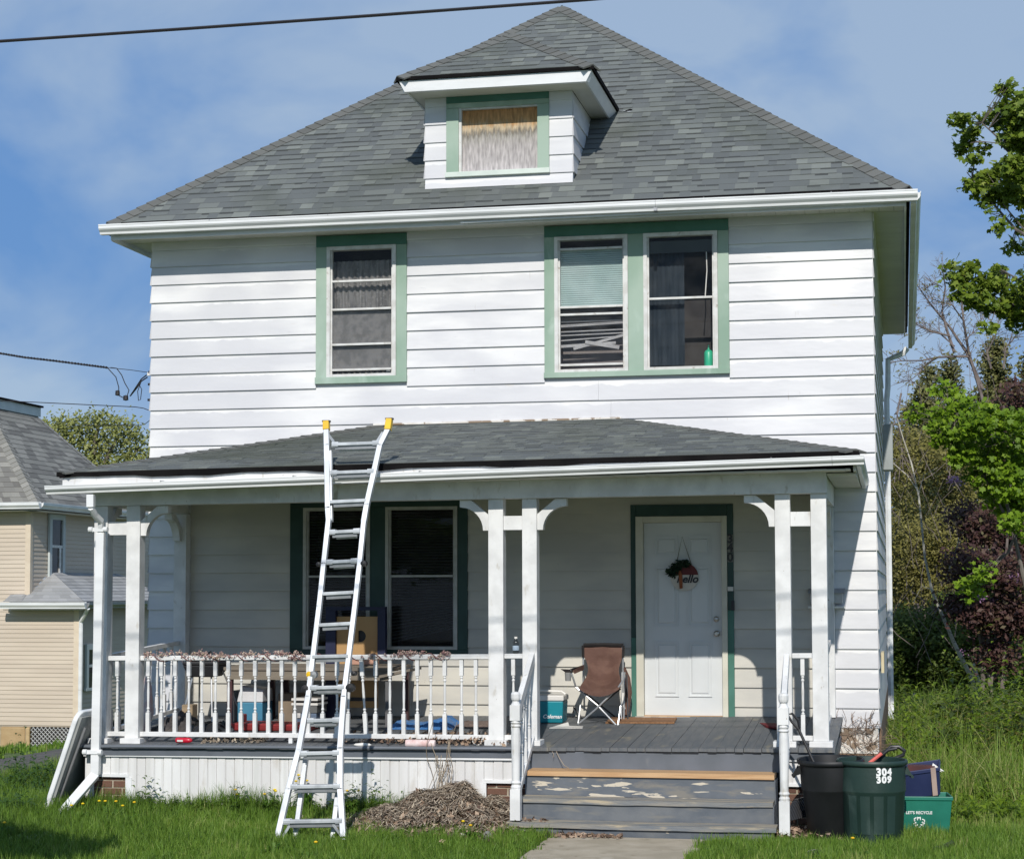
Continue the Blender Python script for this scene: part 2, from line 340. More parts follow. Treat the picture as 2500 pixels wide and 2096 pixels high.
# frieze
for a, b_ in ((XL, -2.266), (-1.224, .312), (2.304, XR)): MB().box(a, b_, -.024, -.001, 6.045, 6.14).build('frieze_board', white_siding, house)
mb = MB(); mb.box(XR-.004, XR+.022, .001, YB, 6.045, 6.14); mb.build('frieze_board', white_siding, house)
# foundation right of porch + under
mb = MB(); mb.box(3.40, XR-.01, -.035, .3, .52, .775); mb.build('foundation_cap', peel_white, house)
mb = MB(); mb.box(3.40, XR+.02, -.03, .3, -.3, .52); mb.box(XR-.25, XR+.02, .31, YB, -.3, .77); mb.box(XL, XL+.25, .31, YB, -1, .77); mb.box(XL, 3.38, .14, .3, -.3, .5)
mb.build('foundation', stone_m, house)
# side meter box & tan patch
mb = MB(); mb.box(XR+.03, XR+.16, 5.0, 5.35, 3.75, 4.35); mb.build('meter_box', mat('grey_box', (.33, .36, .36), (.28, .3, .3), rough=.5), house, bev=.01)
mb = MB(); mb.box(XR+.02, XR+.05, 1.0, 1.5, 1.30, 1.52); mb.build('tan_box', mat('tan_box', (.6, .52, .33), (.55, .47, .3), rough=.7), house)
# ---- windows
def rectframe(x0, x1, z0, z1, w_, y0, y1, wb=None):
    b = MB(); wb = wb or w_
    b.box(x0, x1, y0, y1, z1-w_, z1); b.box(x0, x1, y0, y1, z0, z0+wb); b.box(x0, x0+w_, y0, y1, z0+wb, z1-w_); b.box(x1-w_, x1, y0, y1, z0+wb, z1-w_)
    return b
def window(x0, x1, z0, z1, rails, fm, inmat, label, panes=True, fw=.04):
    wd = rectframe(x0, x1, z0, z1, fw, -.042, .05, .03).build('window', fm, house); wd['label'] = label
    ix0, ix1 = x0+fw, x1-fw
    zs = [z0+.03]+[r for r in rails]+[z1-fw]
    b = MB()
    b.box(ix0, ix0+.018, -.012, .03, z0+.03, z1-fw); b.box(ix1-.018, ix1, -.012, .03, z0+.03, z1-fw)
    b.build('sash_stile', fm, wd)
    for r in rails: MB().box(ix0+.019, ix1-.019, -.024, .02, r-.011, r+.011).build('sash_rail', fm, wd)
    for a, c in zip(zs, zs[1:]):
        MB().quad((ix0+.019, .004, a), (ix1-.019, .004, a), (ix1-.019, .004, c), (ix0+.019, .004, c)).build('pane', glass, wd)
    r = MB(); e = .02; d = .55
    r.add([(x0-e, .13, z0-e), (x1+e, .13, z0-e), (x1+e, .13, z1+e), (x0-e, .13, z1+e), (x0-e, d, z0-e), (x1+e, d, z0-e), (x1+e, d, z1+e), (x0-e, d, z1+e)],
          [(4, 5, 6, 7), (0, 1, 5, 4), (1, 2, 6, 5), (2, 3, 7, 6), (3, 0, 4, 7)])
    r.build('room_interior', inmat, wd)
    return wd
def trimset(pieces, m):
    for p in pieces: MB().box(p[0], p[1], p[4] if len(p) > 4 else -.032, .0-.0, p[2], p[3]).build('trim_board', m, house, bev=.003)
# upper left
w1 = window(-2.14, -1.345, 4.555, 6.005, [5.62, 5.305, 4.915, 4.635], frame_m, dark_in, 'storm window with four bars and a grey lace curtain')
MB().box(-2.09, -1.39, .034, .036, 4.65, 5.30).build('insect_screen', screen_m, w1)
cm = MB()
for i in range(40):
    x = -2.1+i*.0178; y = .10+.015*sin(i*1.7); x2 = x+.0178; y2 = .10+.015*sin((i+1)*1.7)
    cm.quad((x, y, 4.6), (x2, y2, 4.6), (x2, y2, 5.86), (x, y, 5.86))
cm.build('lace_curtain', curtain_m, w1)
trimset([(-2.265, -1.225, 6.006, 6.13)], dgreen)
trimset([(-2.265, -2.141, 4.556, 6.005), (-1.344, -1.225, 4.556, 6.005)], mint)
trimset([(-2.27, -1.22, 4.482, 4.555, -.05)], mint)
# upper right pair
w2 = window(.425, 1.225, 4.54, 6.01, [5.875, 5.245, 5.165, 4.62], frame_m, brown_in, 'storm window with an aqua blind over tangled broken slats')
bl = MB()
for i in range(27):
    z = 5.24+i*.0233; bl.box(.475, 1.175, .055, .075, z, z+.019)
bl.box(.47, 1.18, .05, .08, 5.86, 5.90)
bl.build('aqua_blind', aqua_m, w2)
bl = MB()
for i, z in enumerate((5.10, 5.07, 5.045, 5.0, 4.95, 4.905)): bl.beam((.47, .07, z-.01*(i % 2)), (1.18, .07, z+.012*(i % 3)), .02, .012)
bl.build('fallen_blind_slats', slat_m, w2)
MB().beam((.62, .04, 4.80), (1.17, .04, 4.935), .01, .028).build('blind_slat', slat_m, w2)
MB().beam((.47, .05, 4.83), (1.08, .05, 4.855), .01, .03).build('blind_slat', slat_m, w2)
MB().beam((.75, .03, 4.87), (1.12, .03, 4.80), .01, .038).build('blind_slat', slat_m, w2)
MB().box(.47, 1.18, .06, .064, 5.252, 5.27).build('wooden_blind_rail', wood_m, w2)
w3 = window(1.393, 2.185, 4.54, 6.01, [5.305], frame_m, dark_in, 'dark two-pane storm window with a thin pull cord')
cm = MB()
for i in range(16):
    x = 1.44+i*.0235; cm.quad((x, .10+.01*(i % 2), 4.6), (x+.0235, .10+.01*((i+1) % 2), 4.6), (x+.0235, .10+.01*((i+1) % 2), 5.92), (x, .10+.01*(i % 2), 5.92))
cm.build('dark_curtain', curtain_d, w3)
MB().box(1.44, 2.14, .03, .05, 5.80, 5.93).build('blind_headrail', dblind_m, w3)
MB().tube([(2.06, .04, 5.85), (2.065, .05, 5.6), (2.045, .04, 5.32)], .006).build('pull_cord', lid_w, w3)
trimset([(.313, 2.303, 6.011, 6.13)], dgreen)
trimset([(.313, .424, 4.541, 6.01), (1.226, 1.392, 4.541, 6.01), (2.186, 2.303, 4.541, 6.01)], mint)
trimset([(.308, 2.307, 4.482, 4.54, -.05)], mint)
# porch windows
for (a, b, lb) in ((-2.40, -1.637, 'dark porch window with closed blind, left of the pair'), (-1.462, -.655, 'dark porch window with crooked blind bottom, right of the pair')):
    wd = window(a, b, 1.565, 3.115, [2.36], dframe_m, dark_in, lb, fw=.035)
    bl = MB(); n = 44
    for i in range(n):
        z = 1.72+i*.031; sk = .08*(1-i/14) if (i < 14 and a > -1.5) else 0
        bl.beam((a+.05, .07, z-sk), (b-.05, .07, z+sk), .025, .004, up=(0, -.35, .93))
    bl.build('closed_blind', dblind_m, wd)
trimset([(-2.553, -.542, 3.116, 3.25), (-2.553, -2.401, 1.566, 3.115), (-1.636, -1.463, 1.566, 3.115), (-.654, -.542, 1.566, 3.115), (-2.553, -.542, 1.50, 1.565)], dtrim)
# ---- door
door = MB().box(1.373, 2.198, .02, .06, .885, 2.912).build('front_door', door_m, house)
def panel(x0, x1, z0, z1):
    b = MB(); w_ = .018
    b.hexa([(x0, .02, z0), (x1, .02, z0), (x1, .0205, z0), (x0, .0205, z0), (x0, .02, z1), (x1, .02, z1), (x1, .0205, z1), (x0, .0205, z1)])
    b2 = MB()
    for (a, c, e, f) in ((x0, x1, z0, z0+.012), (x0, x1, z1-.012, z1), (x0, x0+.012, z0+.012, z1-.012), (x1-.012, x1, z0+.012, z1-.012)): b2.box(a, c, .008, .0195, e, f)
    b2.hexa([(x0+.03, .0195, z0+.03), (x1-.03, .0195, z0+.03), (x1-.03, .0197, z0+.03), (x0+.03, .0197, z0+.03)][:0] or [(x0+.03, .0195, z0+.03), (x1-.03, .0195, z0+.03), (x1-.045, .011, z0+.045), (x0+.045, .011, z0+.045), (x0+.03, .0195, z1-.03), (x1-.03, .0195, z1-.03), (x1-.045, .011, z1-.045), (x0+.045, .011, z1-.045)])
    b2.build('door_panel', door_m, door)
for (a, b) in ((1.485, 1.735), (1.835, 2.085)):
    panel(a, b, 2.565, 2.775); panel(a, b, 1.82, 2.46); panel(a, b, 1.08, 1.66)
MB().lathe([(.0, 0), (.03, 0), (.03, -.012), (.018, -.02), (.0, -.02)], (2.135, .02, 1.895), 14, 'y').build('deadbolt', brass, door, smooth=True)
MB().lathe([(.0, 0), (.032, 0), (.03, -.01), (.014, -.02), (.014, -.035), (.028, -.045), (.03, -.062), (.018, -.072), (0, -.072)], (2.14, .02, 1.745), 16, 'y').build('door_knob', brass, door, smooth=True)
b = MB(); b.box(1.292, 1.371, -.05, .05, .875, 2.98); b.box(2.2, 2.258, -.05, .05, .875, 2.98); b.box(1.372, 2.199, -.05, .05, 2.914, 2.98)
b.build('door_frame', dframe2, house, bev=.004)
MB().box(1.28, 2.27, -.075, .05, .835, .873).build('door_threshold', lid_w, house)
MB().box(1.372, 2.199, -.03, .05, .8735, .884).build('door_sweep', wood_m, house)
trimset([(1.237, 1.291, 1.70, 3.105), (2.259, 2.324, 1.99, 3.105), (1.292, 2.258, 2.981, 3.105)], dtrim)
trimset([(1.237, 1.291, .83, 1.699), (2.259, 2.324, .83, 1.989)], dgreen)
MB().box(2.262, 2.322, -.06, -.033, 2.19, 2.235).build('doorbell', lid_w, house, bev=.004)
MB().box(2.30, 2.332, -.065, -.033, 1.99, 2.09).build('latch_plate', black_p, house)
# ---- text helper
def text(parent, name, s, c, size, m, right=(1, 0, 0), up=(0, 0, 1), ext=.002, shear=0, bold=0, spacing=1):
    cu = bpy.data.curves.new('t', 'FONT'); cu.body = s; cu.size = size; cu.extrude = ext; cu.align_x = 'CENTER'; cu.align_y = 'CENTER'; cu.shear = shear; cu.offset = bold; cu.space_character = spacing; cu.resolution_u = 3
    to = bpy.data.objects.new('t', cu); col.objects.link(to)
    dg = bpy.context.evaluated_depsgraph_get(); me = bpy.data.meshes.new_from_object(to.evaluated_get(dg)); bpy.data.objects.remove(to)
    me.materials.clear(); me.materials.append(m)
    r = Vector(right).normalized(); u = Vector(up).normalized(); n = r.cross(u)
    M = Matrix.Translation(Vector(c)) @ Matrix((r, u, n)).transposed().to_4x4()
    return link_mesh(name, me, None, parent, M)
for ch, z in (('3', 2.735), ('4', 2.64), ('0', 2.54)):
    pl = MB().box(2.262, 2.321, -.036, -.0325, z-.045, z+.045).build('number_plate', mat('plate_'+ch, (.22, .22, .19), (.2, .2, .17), rough=.6), house)
    text(pl, 'house_number', ch, (2.2915, -.0375, z), .125, black_p, bold=.004)
# mailbox
mbx = MB().box(3.12, 3.45, -.11, -.025, 2.06, 2.17).build('mailbox', mat('mailbox_metal', (.5, .5, .49), (.4, .4, .4), scale=8, rough=.5), house, bev=.006)
MB().prism([(3.10, -.14, 2.165), (3.10, -.025, 2.215), (3.10, -.025, 2.16)], (.375, 0, 0)).build('mailbox_lid', mat('lid_grey', (.3, .3, .3), (.25, .25, .25), rough=.5), mbx)
MB().box(3.10, 3.475, -.12, -.025, 2.01, 2.03).build('paper_rail', lid_w, mbx)
# =================================================================== ROOFS
HEX = {}
def tab_mesh(wi, ti, dark):
    key = (wi, ti, dark)
    if key not in HEX:
        b = MB(); h = .009 if ti > 1 else .006
        b.tone = ti/4
        b.add([(0, 0, 0), (wi, 0, 0), (wi, .148, -.001), (0, .148, -.001), (0, 0, h), (wi, 0, h), (wi, .148, .003), (0, .148, .003)], [(0, 3, 2, 1), (4, 5, 6, 7), (0, 1, 5, 4), (1, 2, 6, 5), (2, 3, 7, 6), (3, 0, 4, 7)])
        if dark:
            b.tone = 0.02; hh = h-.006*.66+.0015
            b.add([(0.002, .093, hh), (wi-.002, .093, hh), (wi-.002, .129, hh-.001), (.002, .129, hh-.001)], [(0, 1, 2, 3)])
        HEX[key] = (b.mesh('shingle', shingle_m), b)
    return HEX[key]
WID = [.09, .115, .14, .17, .20]
count_sh = 0
def shingle_roof(parent, O, Sx, T, slen, left, right, exposure, indiv_rows, skip=None, maxrow=None, N=None, indiv_cap=300, sag=None):
    """O origin at left eave corner; Sx unit along the eave; T unit up the slope; left(t), right(t) limits"""
    global count_sh
    Sx, T = Vector(Sx).normalized(), Vector(T).normalized(); Nn = Sx.cross(T).normalized(); O = Vector(O)
    R3 = Matrix((Sx, T, Nn)).transposed().to_4x4(); st = MB(); row = 0; t = 0.0
    while t < slen-.01:
        l0, r0 = left(t), right(t); t1 = min(t+exposure+.02, slen); l1, r1 = left(t1), right(t1)
        s = l0-random.uniform(0, .15)
        while s < r0:
            wi = random.choice(WID); ti = random.choices([1, 2, 3, 4], [3, 3.4, 2.4, .7])[0]; dark = random.random() < (.55 if ti <= 2 else .2)
            a0, b0 = max(s, l0), min(s+wi, r0); a1, b1 = max(s, l1), min(s+wi, r1)
            if b0 > a0 and not (skip and skip(O+Sx*(s+wi/2)+T*(t+.05))):
                P = lambda q, tt, h: O+Sx*q+T*tt+Nn*h
                if row < indiv_rows and count_sh < indiv_cap and a0 == s and b0 == s+wi and a1 == s and b1 == s+wi:
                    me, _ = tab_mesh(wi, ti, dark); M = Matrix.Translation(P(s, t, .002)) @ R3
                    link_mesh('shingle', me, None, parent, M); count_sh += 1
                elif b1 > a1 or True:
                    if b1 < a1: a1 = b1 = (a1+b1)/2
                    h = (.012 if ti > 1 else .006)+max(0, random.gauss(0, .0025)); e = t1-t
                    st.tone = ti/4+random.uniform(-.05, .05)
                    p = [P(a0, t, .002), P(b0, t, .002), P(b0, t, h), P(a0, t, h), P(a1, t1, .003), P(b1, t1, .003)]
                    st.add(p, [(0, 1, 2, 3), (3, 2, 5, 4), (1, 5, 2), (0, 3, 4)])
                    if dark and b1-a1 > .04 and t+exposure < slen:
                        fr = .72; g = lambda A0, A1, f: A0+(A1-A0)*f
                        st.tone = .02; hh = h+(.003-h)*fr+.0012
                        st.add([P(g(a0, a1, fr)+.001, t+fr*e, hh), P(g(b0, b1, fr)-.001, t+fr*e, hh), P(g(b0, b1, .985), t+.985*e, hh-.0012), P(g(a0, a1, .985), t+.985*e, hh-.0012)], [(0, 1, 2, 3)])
            s += wi
        t += exposure; row += 1
    o = st.build('shingle_field', shingle_m, parent); o['kind'] = 'stuff'
def hip_caps(parent, A, B, n1, n2, wd=.14, ex=.135, name='hip_cap'):
    """caps along A->B draped over planes with outward normals n1,n2"""
    A, B = Vector(A), Vector(B); d = (B-A); L_ = d.length; d.normalize(); n1, n2 = Vector(n1).normalized(), Vector(n2).normalized()
    s1 = d.cross(n1).normalized(); s2 = n2.cross(d).normalized()
    # make s1 point down side 1, s2 down side 2
    if s1.z > 0: s1 = -s1
    if s2.z > 0: s2 = -s2
    n = int(L_/ex); mid = (n1+n2).normalized()
    for i in range(n):
        a = A+d*(i*ex); c = A+d*min(L_, (i+1)*ex+.02); b = MB(); b.tone = random.random(); h0 = .022+random.uniform(0, .003); h1 = .012
        b.add([a+mid*h0, a+s1*wd+n1*h0*.8, c+s1*wd+n1*h1*.8, c+mid*h1, a+s2*wd+n2*h0*.8, c+s2*wd+n2*h1*.8,
               a, a+s1*wd, c+s1*wd, a+s2*wd, c+s2*wd],
              [(0, 1, 2, 3), (0, 3, 5, 4), (6, 7, 1, 0), (6, 0, 4, 9), (7, 8, 2, 1), (9, 4, 5, 10)])
        b.build(name, cap_m, parent)
# ---- main roof
EX0, EX1, EY, EZ = -4.54, 4.181, -.5, 6.28
AX, AY, AZ = (EX0+EX1)/2, 3.86, 9.80; YBK = 9.6; RY = YBK-4.36
def ang(a, b): return (Vector(b)-Vector(a)).normalized()
mb = MB()
A_, B_, C_, D_ = (EX0, EY, EZ), (EX1, EY, EZ), (EX1, YBK, EZ), (EX0, YBK, EZ); P_, Q_ = (AX, AY, AZ), (AX, RY, AZ)
mb.add([A_, B_, C_, D_, P_, Q_], [(0, 1, 4), (1, 2, 5, 4), (2, 3, 5), (3, 0, 4, 5), (0, 3, 2, 1)])
roof = mb.build('roof', shingle_m, house)
slen = sqrt((AY-EY)**2+(AZ-EZ)**2); kf = (EX1-EX0)/2/slen
DY, DX0, DX1 = -.134, -.985, .652      # dormer box
def in_dormer(p): return DX0+.01 < p.x < DX1-.01 and p.y > DY+.03 and p.z < 8.0
def in_dormer_plan(p):
    if p.y < DY+.03: return False
    return (DX0+.01 < p.x < DX1-.01 and p.y < 1.0) or (abs(p.x+.12) < max(0, 1.0-(p.y-1.2)*1.05) and 1.2 < p.y < 2.1 and abs(p.x+.12) < .8)
shingle_roof(roof, A_, (1, 0, 0), (0, AY-EY, AZ-EZ), slen, lambda t: kf*t, lambda t: (EX1-EX0)-kf*t, .127, 7, skip=in_dormer_plan, indiv_cap=210)
# side faces (coarser, seen edge-on)
for (Oq, Sq, Tq) in (((EX1, EY, EZ), (0, 1, 0), (AX-EX1, 0, AZ-EZ)), ((EX0, YBK, EZ), (0, -1, 0), (AX-EX0, 0, AZ-EZ))):
    ll = Vector(Tq).length; W_ = YBK-EY
    st = MB(); Sx = Vector(Sq); T = Vector(Tq).normalized(); Nn = Sx.cross(T).normalized(); t = 0
    kk = 4.36/ll
    while t < ll-.02:
        t1 = min(t+.147, ll); a, b = kk*t1, W_-kk*t1; s = a
        while s < b:
            wi = random.choice([.3, .45, .6]); st.tone = random.uniform(.2, .8); e = min(s+wi, b); t1 = min(t+.147, ll)
            P = lambda q, tt, h: Vector(Oq)+Sx*q+T*tt+Nn*h
            st.add([P(s, t, .003), P(e, t, .003), P(e, t, .011), P(s, t, .011), P(e, t1, .004), P(s, t1, .004)], [(0, 1, 2, 3), (3, 2, 4, 5)]); s = e
        t += .127
    o = st.build('shingle_field', shingle_m, roof); o['kind'] = 'stuff'
nF = Vector((0, -(AZ-EZ), AY-EY)); nR = Vector((AZ-EZ, 0, EX1-AX)); nL = Vector((-(AZ-EZ), 0, EX1-AX))
hip_caps(roof, A_, P_, nL, nF); hip_caps(roof, B_, P_, nF, nR); hip_caps(roof, (AX, RY, AZ), P_, nL, nR)
# drip edge
mb = MB(); mb.box(EX0-.01, EX1+.01, EY-.012, EY-.001, EZ-.03, EZ+.004); mb.box(EX1+.001, EX1+.012, EY, YBK, EZ-.03, EZ+.004); mb.box(EX0-.012, EX0-.001, EY, YBK, EZ-.03, EZ+.004)
mb.build('drip_edge', black_m, house)
# fascia and soffit
mb = MB(); mb.box(EX0+.03, EX1-.03, EY+.03, EY+.05, 6.10, 6.268); mb.box(EX1-.05, EX1-.03, EY+.051, YBK, 6.09, 6.268); mb.box(EX0+.03, EX0+.05, EY+.051, YBK, 6.09, 6.268)
mb.build('fascia_board', white_metal, house)
x = EX0+.055
while x < EX1-.06:
    x2 = min(x+.152, EX1-.052); b = MB()
    b.hexa([(x+.0015, EY+.052, 6.135), (x2-.0015, EY+.052, 6.135), (x2-.0015, .0-.001, 6.140), (x+.0015, -.001, 6.140), (x+.0015, EY+.052, 6.147), (x2-.0015, EY+.052, 6.147), (x2-.0015, -.001, 6.152), (x+.0015, -.001, 6.152)])
    b.build('soffit_panel', soffit_m, house); x = x2
for X0_, X1_ in ((XR+.001, EX1-.052), (EX0+.052, XL-.001)):
    for j in range(int((YBK)/.3)):
        y = .001+j*.3; MB().box(X0_, X1_, y+.002, y+.298, 6.137, 6.149).build('soffit_panel', soffit_m, house)
MB().box(EX0, EX1, EY+.04, YBK, 6.156, 6.16).build('soffit_backing', black_m, house)
# gutters
def gutter(parent, a, b, out, h=.105, d=.105, name='gutter', mt=None):
    a, b, out = Vector(a), Vector(b), Vector(out).normalized(); zz = Vector((0, 0, 1))
    prof = [(0, 0), (0, -h), (d*.55, -h), (d*.60, -h*.78), (d*.86, -h*.55), (d*.95, -h*.40), (d*.95, -h*.16), (d, -h*.13), (d, 0), (d-.008, 0), (d-.008, -h*.10), (.006, -h*.10), (.006, 0)]
    mb = MB(); n = len(prof)
    v = [a+out*p+zz*q for p, q in prof]+[b+out*p+zz*q for p, q in prof]
    mb.add(v, [(i, (i+1) % n, n+(i+1) % n, n+i) for i in range(n)]+[tuple(reversed(range(n))), tuple(range(n, 2*n))])
    return mb.build(name, mt or white_metal, parent)
g1 = gutter(house, (EX0-.055, EY-.014, 6.252), (1.6, EY-.014, 6.243), (0, -1, 0))
gutter(house, (1.603, EY-.014, 6.243), (EX1+.085, EY-.014, 6.236), (0, -1, 0))
gutter(house, (EX1+.014, EY+.0, 6.236), (EX1+.014, YBK, 6.03), (1, 0, 0), h=.12, mt=white_metal)
for xx in (-3.3, -1.95, -.6, .75, 2.1, 3.4): MB().box(xx, xx+.008, EY-.122, EY-.02, 6.243, 6.249).build('gutter_bracket', alum_d, house)
MB().box(1.585, 1.618, EY-.125, EY-.02, 6.13, 6.16).build('gutter_joint', alum_d, house)
MB().beam((-.5, EY-.02, 6.115), (EX1-.1, EY-.02, 6.135), .012, .016).build('fascia_trim_strip', white_metal, house)
mb = MB(); dx = 3.86
mb.tube([at(2215, 850, Y=9.3), at(2205, 862, Y=9.3), at(2168, 878, Y=9.3), (dx+.02, 9.3, 5.28), (dx, 9.3, 5.1), (dx, 9.3, .4), (dx, 9.2, .3), (dx+.05, 9.0, .2)], .048, 6)
mb.build('back_downspout', white_metal, house)
# ---- dormer
dorm_parent = empty  # (helper alias not used further)
DZ0, DZ1 = 6.5, 7.575
kz = (AZ-EZ)/(AY-EY)
def roofY(z): return EY+(z-EZ)/kz
mb = MB()
OX0, OX1, OZ0, OZ1 = -.607, .268, 6.745, 7.449
for a, b_, c, d in wall_pieces(DX0+.004, DX1-.004, DZ0, DZ1, [(OX0, OX1, OZ0, OZ1)]): mb.box(a, b_, DY+.004, DY+.06, c, d)
for X in (DX0+.004, DX1-.04): mb.prism([(X, DY+.061, 6.58), (X, DY+.061, DZ1), (X, roofY(DZ1), DZ1)], (.036, 0, 0))
dormer = mb.build('dormer', white_siding, house)
DS = .2
for i in range(5):
    z = 6.69+.197*i-.197*0; zb = z-.0
    z0_ = 6.69-.197+.197*i
    top = .197+.006
    if i == 0:
        b = MB(); b.prism([(DX0, DY-.02, 6.575), (DX0, DY-.003, 6.69), (DX0, DY+.002, 6.69), (DX0, DY+.002, 6.575)], (DX1-DX0, 0, 0)); b.build('clapboard', white_siding, dormer)
    else:
        z0_ = 6.69+.197*(i-1); dz = min(top, DZ1-z0_)
        for a, c in ((DX0, -.745), (.397, DX1)): board(dormer, a, c, z0_, white_siding, dz=dz, y0=DY, lip=.018)
    zq = 6.575 if i == 0 else z0_; dz = .115 if i == 0 else dz
    for X, sg in ((DX1, 1), (DX0, -1)):
        y1, y2 = roofY(zq)+.0, roofY(zq+dz)
        if y1 > DY+.02: sideboard(dormer, X, sg, DY, y1, zq, white_siding, dz=dz, lip=.018, yb_top=y2)
z5 = 6.69+.197*4
for a, b_ in ((DX0, -.745), (.397, DX1)): MB().box(a, b_, DY-.016, DY+.002, z5+.002, DZ1).build('clapboard', white_siding, dormer)
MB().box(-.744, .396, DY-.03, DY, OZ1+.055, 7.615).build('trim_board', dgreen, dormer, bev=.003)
for p in ((-.744, .396, OZ1, OZ1+.054), (-.744, OX0, 6.745, OZ1-.001), (OX1, .396, 6.745, OZ1-.001)): MB().box(p[0], p[1], DY-.03, DY, p[2]+.001, p[3]).build('trim_board', mint, dormer, bev=.003)
MB().box(-.755, .405, DY-.045, DY, 6.69, 6.744).build('window_sill', mat('pale_sill', (.62, .68, .62), (.55, .62, .56), rough=.6), dormer, bev=.003)
mb = MB(); mb.box(OX0, OX0+.03, DY-.01, DY+.05, OZ0, OZ1); mb.box(OX0+.031, OX1, DY-.005, DY+.05, OZ1-.018, OZ1); mb.build('window_frame', frame_m, dormer)
# boarded window: weathering by height
m = bpy.data.materials.new('weathered_plywood'); m.use_nodes = True; t = m.node_tree; bs = t.nodes['Principled BSDF']; L = t.links.new
geo = t.nodes.new('ShaderNodeNewGeometry'); sx = t.nodes.new('ShaderNodeSeparateXYZ'); L(geo.outputs['Position'], sx.inputs[0])
mpn = t.nodes.new('ShaderNodeMapping'); mpn.inputs['Scale'].default_value = (26, 1, 5); L(geo.outputs['Position'], mpn.inputs[0])
nz = t.nodes.new('ShaderNodeTexNoise'); nz.inputs['Scale'].default_value = 1; nz.inputs['Detail'].default_value = 9; nz.inputs['Roughness'].default_value = .75; L(mpn.outputs[0], nz.inputs[0])
ma = t.nodes.new('ShaderNodeMath'); ma.operation = 'MULTIPLY_ADD'; L(nz.outputs[0], ma.inputs[0]); ma.inputs[1].default_value = .30; L(sx.outputs['Z'], ma.inputs[2])
r = t.nodes.new('ShaderNodeMapRange'); r.inputs['From Min'].default_value = 6.88; r.inputs['From Max'].default_value = 7.60; L(ma.outputs[0], r.inputs[0])
cr = t.nodes.new('ShaderNodeValToRGB'); e = cr.color_ramp.elements
e[0].position = 0; e[0].color = (.44, .41, .41, 1); e[1].position = 1; e[1].color = (.42, .20, .075, 1)
for p, c in ((.42, (.40, .37, .36, 1)), (.55, (.33, .31, .28, 1)), (.61, (.20, .18, .15, 1)), (.69, (.46, .37, .25, 1)), (.80, (.47, .26, .11, 1))):
    q = e.new(p); q.color = c
L(r.outputs[0], cr.inputs[0])
nz2 = t.nodes.new('ShaderNodeTexNoise'); nz2.inputs['Scale'].default_value = 40; nz2.inputs['Detail'].default_value = 6; nz2.inputs['Scale'].default_value = 1.6; L(mpn.outputs[0], nz2.inputs[0])
mxx = t.nodes.new('ShaderNodeMixRGB'); mxx.blend_type = 'OVERLAY'; mxx.inputs[0].default_value = .85; L(cr.outputs[0], mxx.inputs[1]); L(nz2.outputs[0], mxx.inputs[2])
L(mxx.outputs[0], bs.inputs['Base Color']); bs.inputs['Roughness'].default_value = .9
MB().box(OX0+.031, OX1, DY+.035, DY+.05, OZ0, OZ1-.02).build('boarded_panel', m, dormer)
# dormer roof
QX0, QX1, QY, QZ = -1.19, .94, -.545, 7.715; QAX = -.125; QAZ = 8.42; QAY = QY+1.0
def mainY(z): return EY+(z-EZ)/kz
mb = MB(); bk = mainY(QZ); rk = mainY(QAZ)
mb.add([(QX0, QY, QZ), (QX1, QY, QZ), (QX1, bk, QZ), (QX0, bk, QZ), (QAX, QAY, QAZ), (QAX, rk, QAZ)], [(0, 1, 4), (1, 2, 5, 4), (3, 0, 4, 5)])
droof = mb.build('dormer_roof', shingle_m, house)
dsl = sqrt(1.0+(QAZ-QZ)**2); dk = 1.065/dsl
shingle_roof(droof, (QX0, QY, QZ), (1, 0, 0), (0, 1.0, QAZ-QZ), dsl, lambda t: dk*t, lambda t: QX1-QX0-dk*t, .127, 0)
st_l = 1.065; ss = sqrt(st_l**2+(QAZ-QZ)**2)
shingle_roof(droof, (QX1, QY, QZ), (0, 1, 0), (-st_l, 0, QAZ-QZ), ss, lambda t: t*1.0/ss, lambda t: (bk-QY)+(rk-bk)*t/ss, .127, 0)
shingle_roof(droof, (QX0, bk, QZ), (0, -1, 0), (st_l, 0, QAZ-QZ), ss, lambda t: -(rk-bk)*t/ss, lambda t: (bk-QY)-t*1.0/ss, .127, 0)
dn1, dn2, dn3 = Vector((-(QAZ-QZ), 0, st_l)), Vector((0, -(QAZ-QZ), 1.0)), Vector((QAZ-QZ, 0, st_l))
hip_caps(droof, (QX0, QY, QZ), (QAX, QAY, QAZ), dn1, dn2, wd=.12); hip_caps(droof, (QX1, QY, QZ), (QAX, QAY, QAZ), dn2, dn3, wd=.12)
hip_caps(droof, (QAX, rk-.1, QAZ), (QAX, QAY, QAZ), dn1, dn3, wd=.13)
mb = MB(); mb.box(QX0-.012, QX1+.012, QY-.012, QY, QZ-.035, QZ+.003); mb.box(QX1+.001, QX1+.012, QY+.001, bk-.02, QZ-.045, QZ+.003); mb.box(QX0-.012, QX0-.001, QY+.001, bk-.02, QZ-.045, QZ+.003)
mb.build('drip_edge', black_m, droof)
mb = MB()   # sloping crown fascia
for (p, q, n_) in (((QX0, QY), (QX1, QY), 'f'),):
    mb.hexa([(QX0+.075, QY+.018, 7.560), (QX1-.075, QY+.018, 7.560), (QX1-.05, QY+.09, 7.565), (QX0+.05, QY+.09, 7.565), (QX0+.012, QY+.012, 7.678), (QX1-.012, QY+.012, 7.678), (QX1-.012, QY+.05, 7.668), (QX0+.012, QY+.05, 7.668)])
mb.hexa([(QX1-.075, QY+.091, 7.565), (QX1-.075, mainY(7.565), 7.565), (QX1-.095, mainY(7.565), 7.565), (QX1-.095, QY+.091, 7.565), (QX1-.012, QY+.051, 7.668), (QX1-.012, mainY(7.668), 7.668), (QX1-.05, mainY(7.668), 7.668), (QX1-.05, QY+.051, 7.668)])
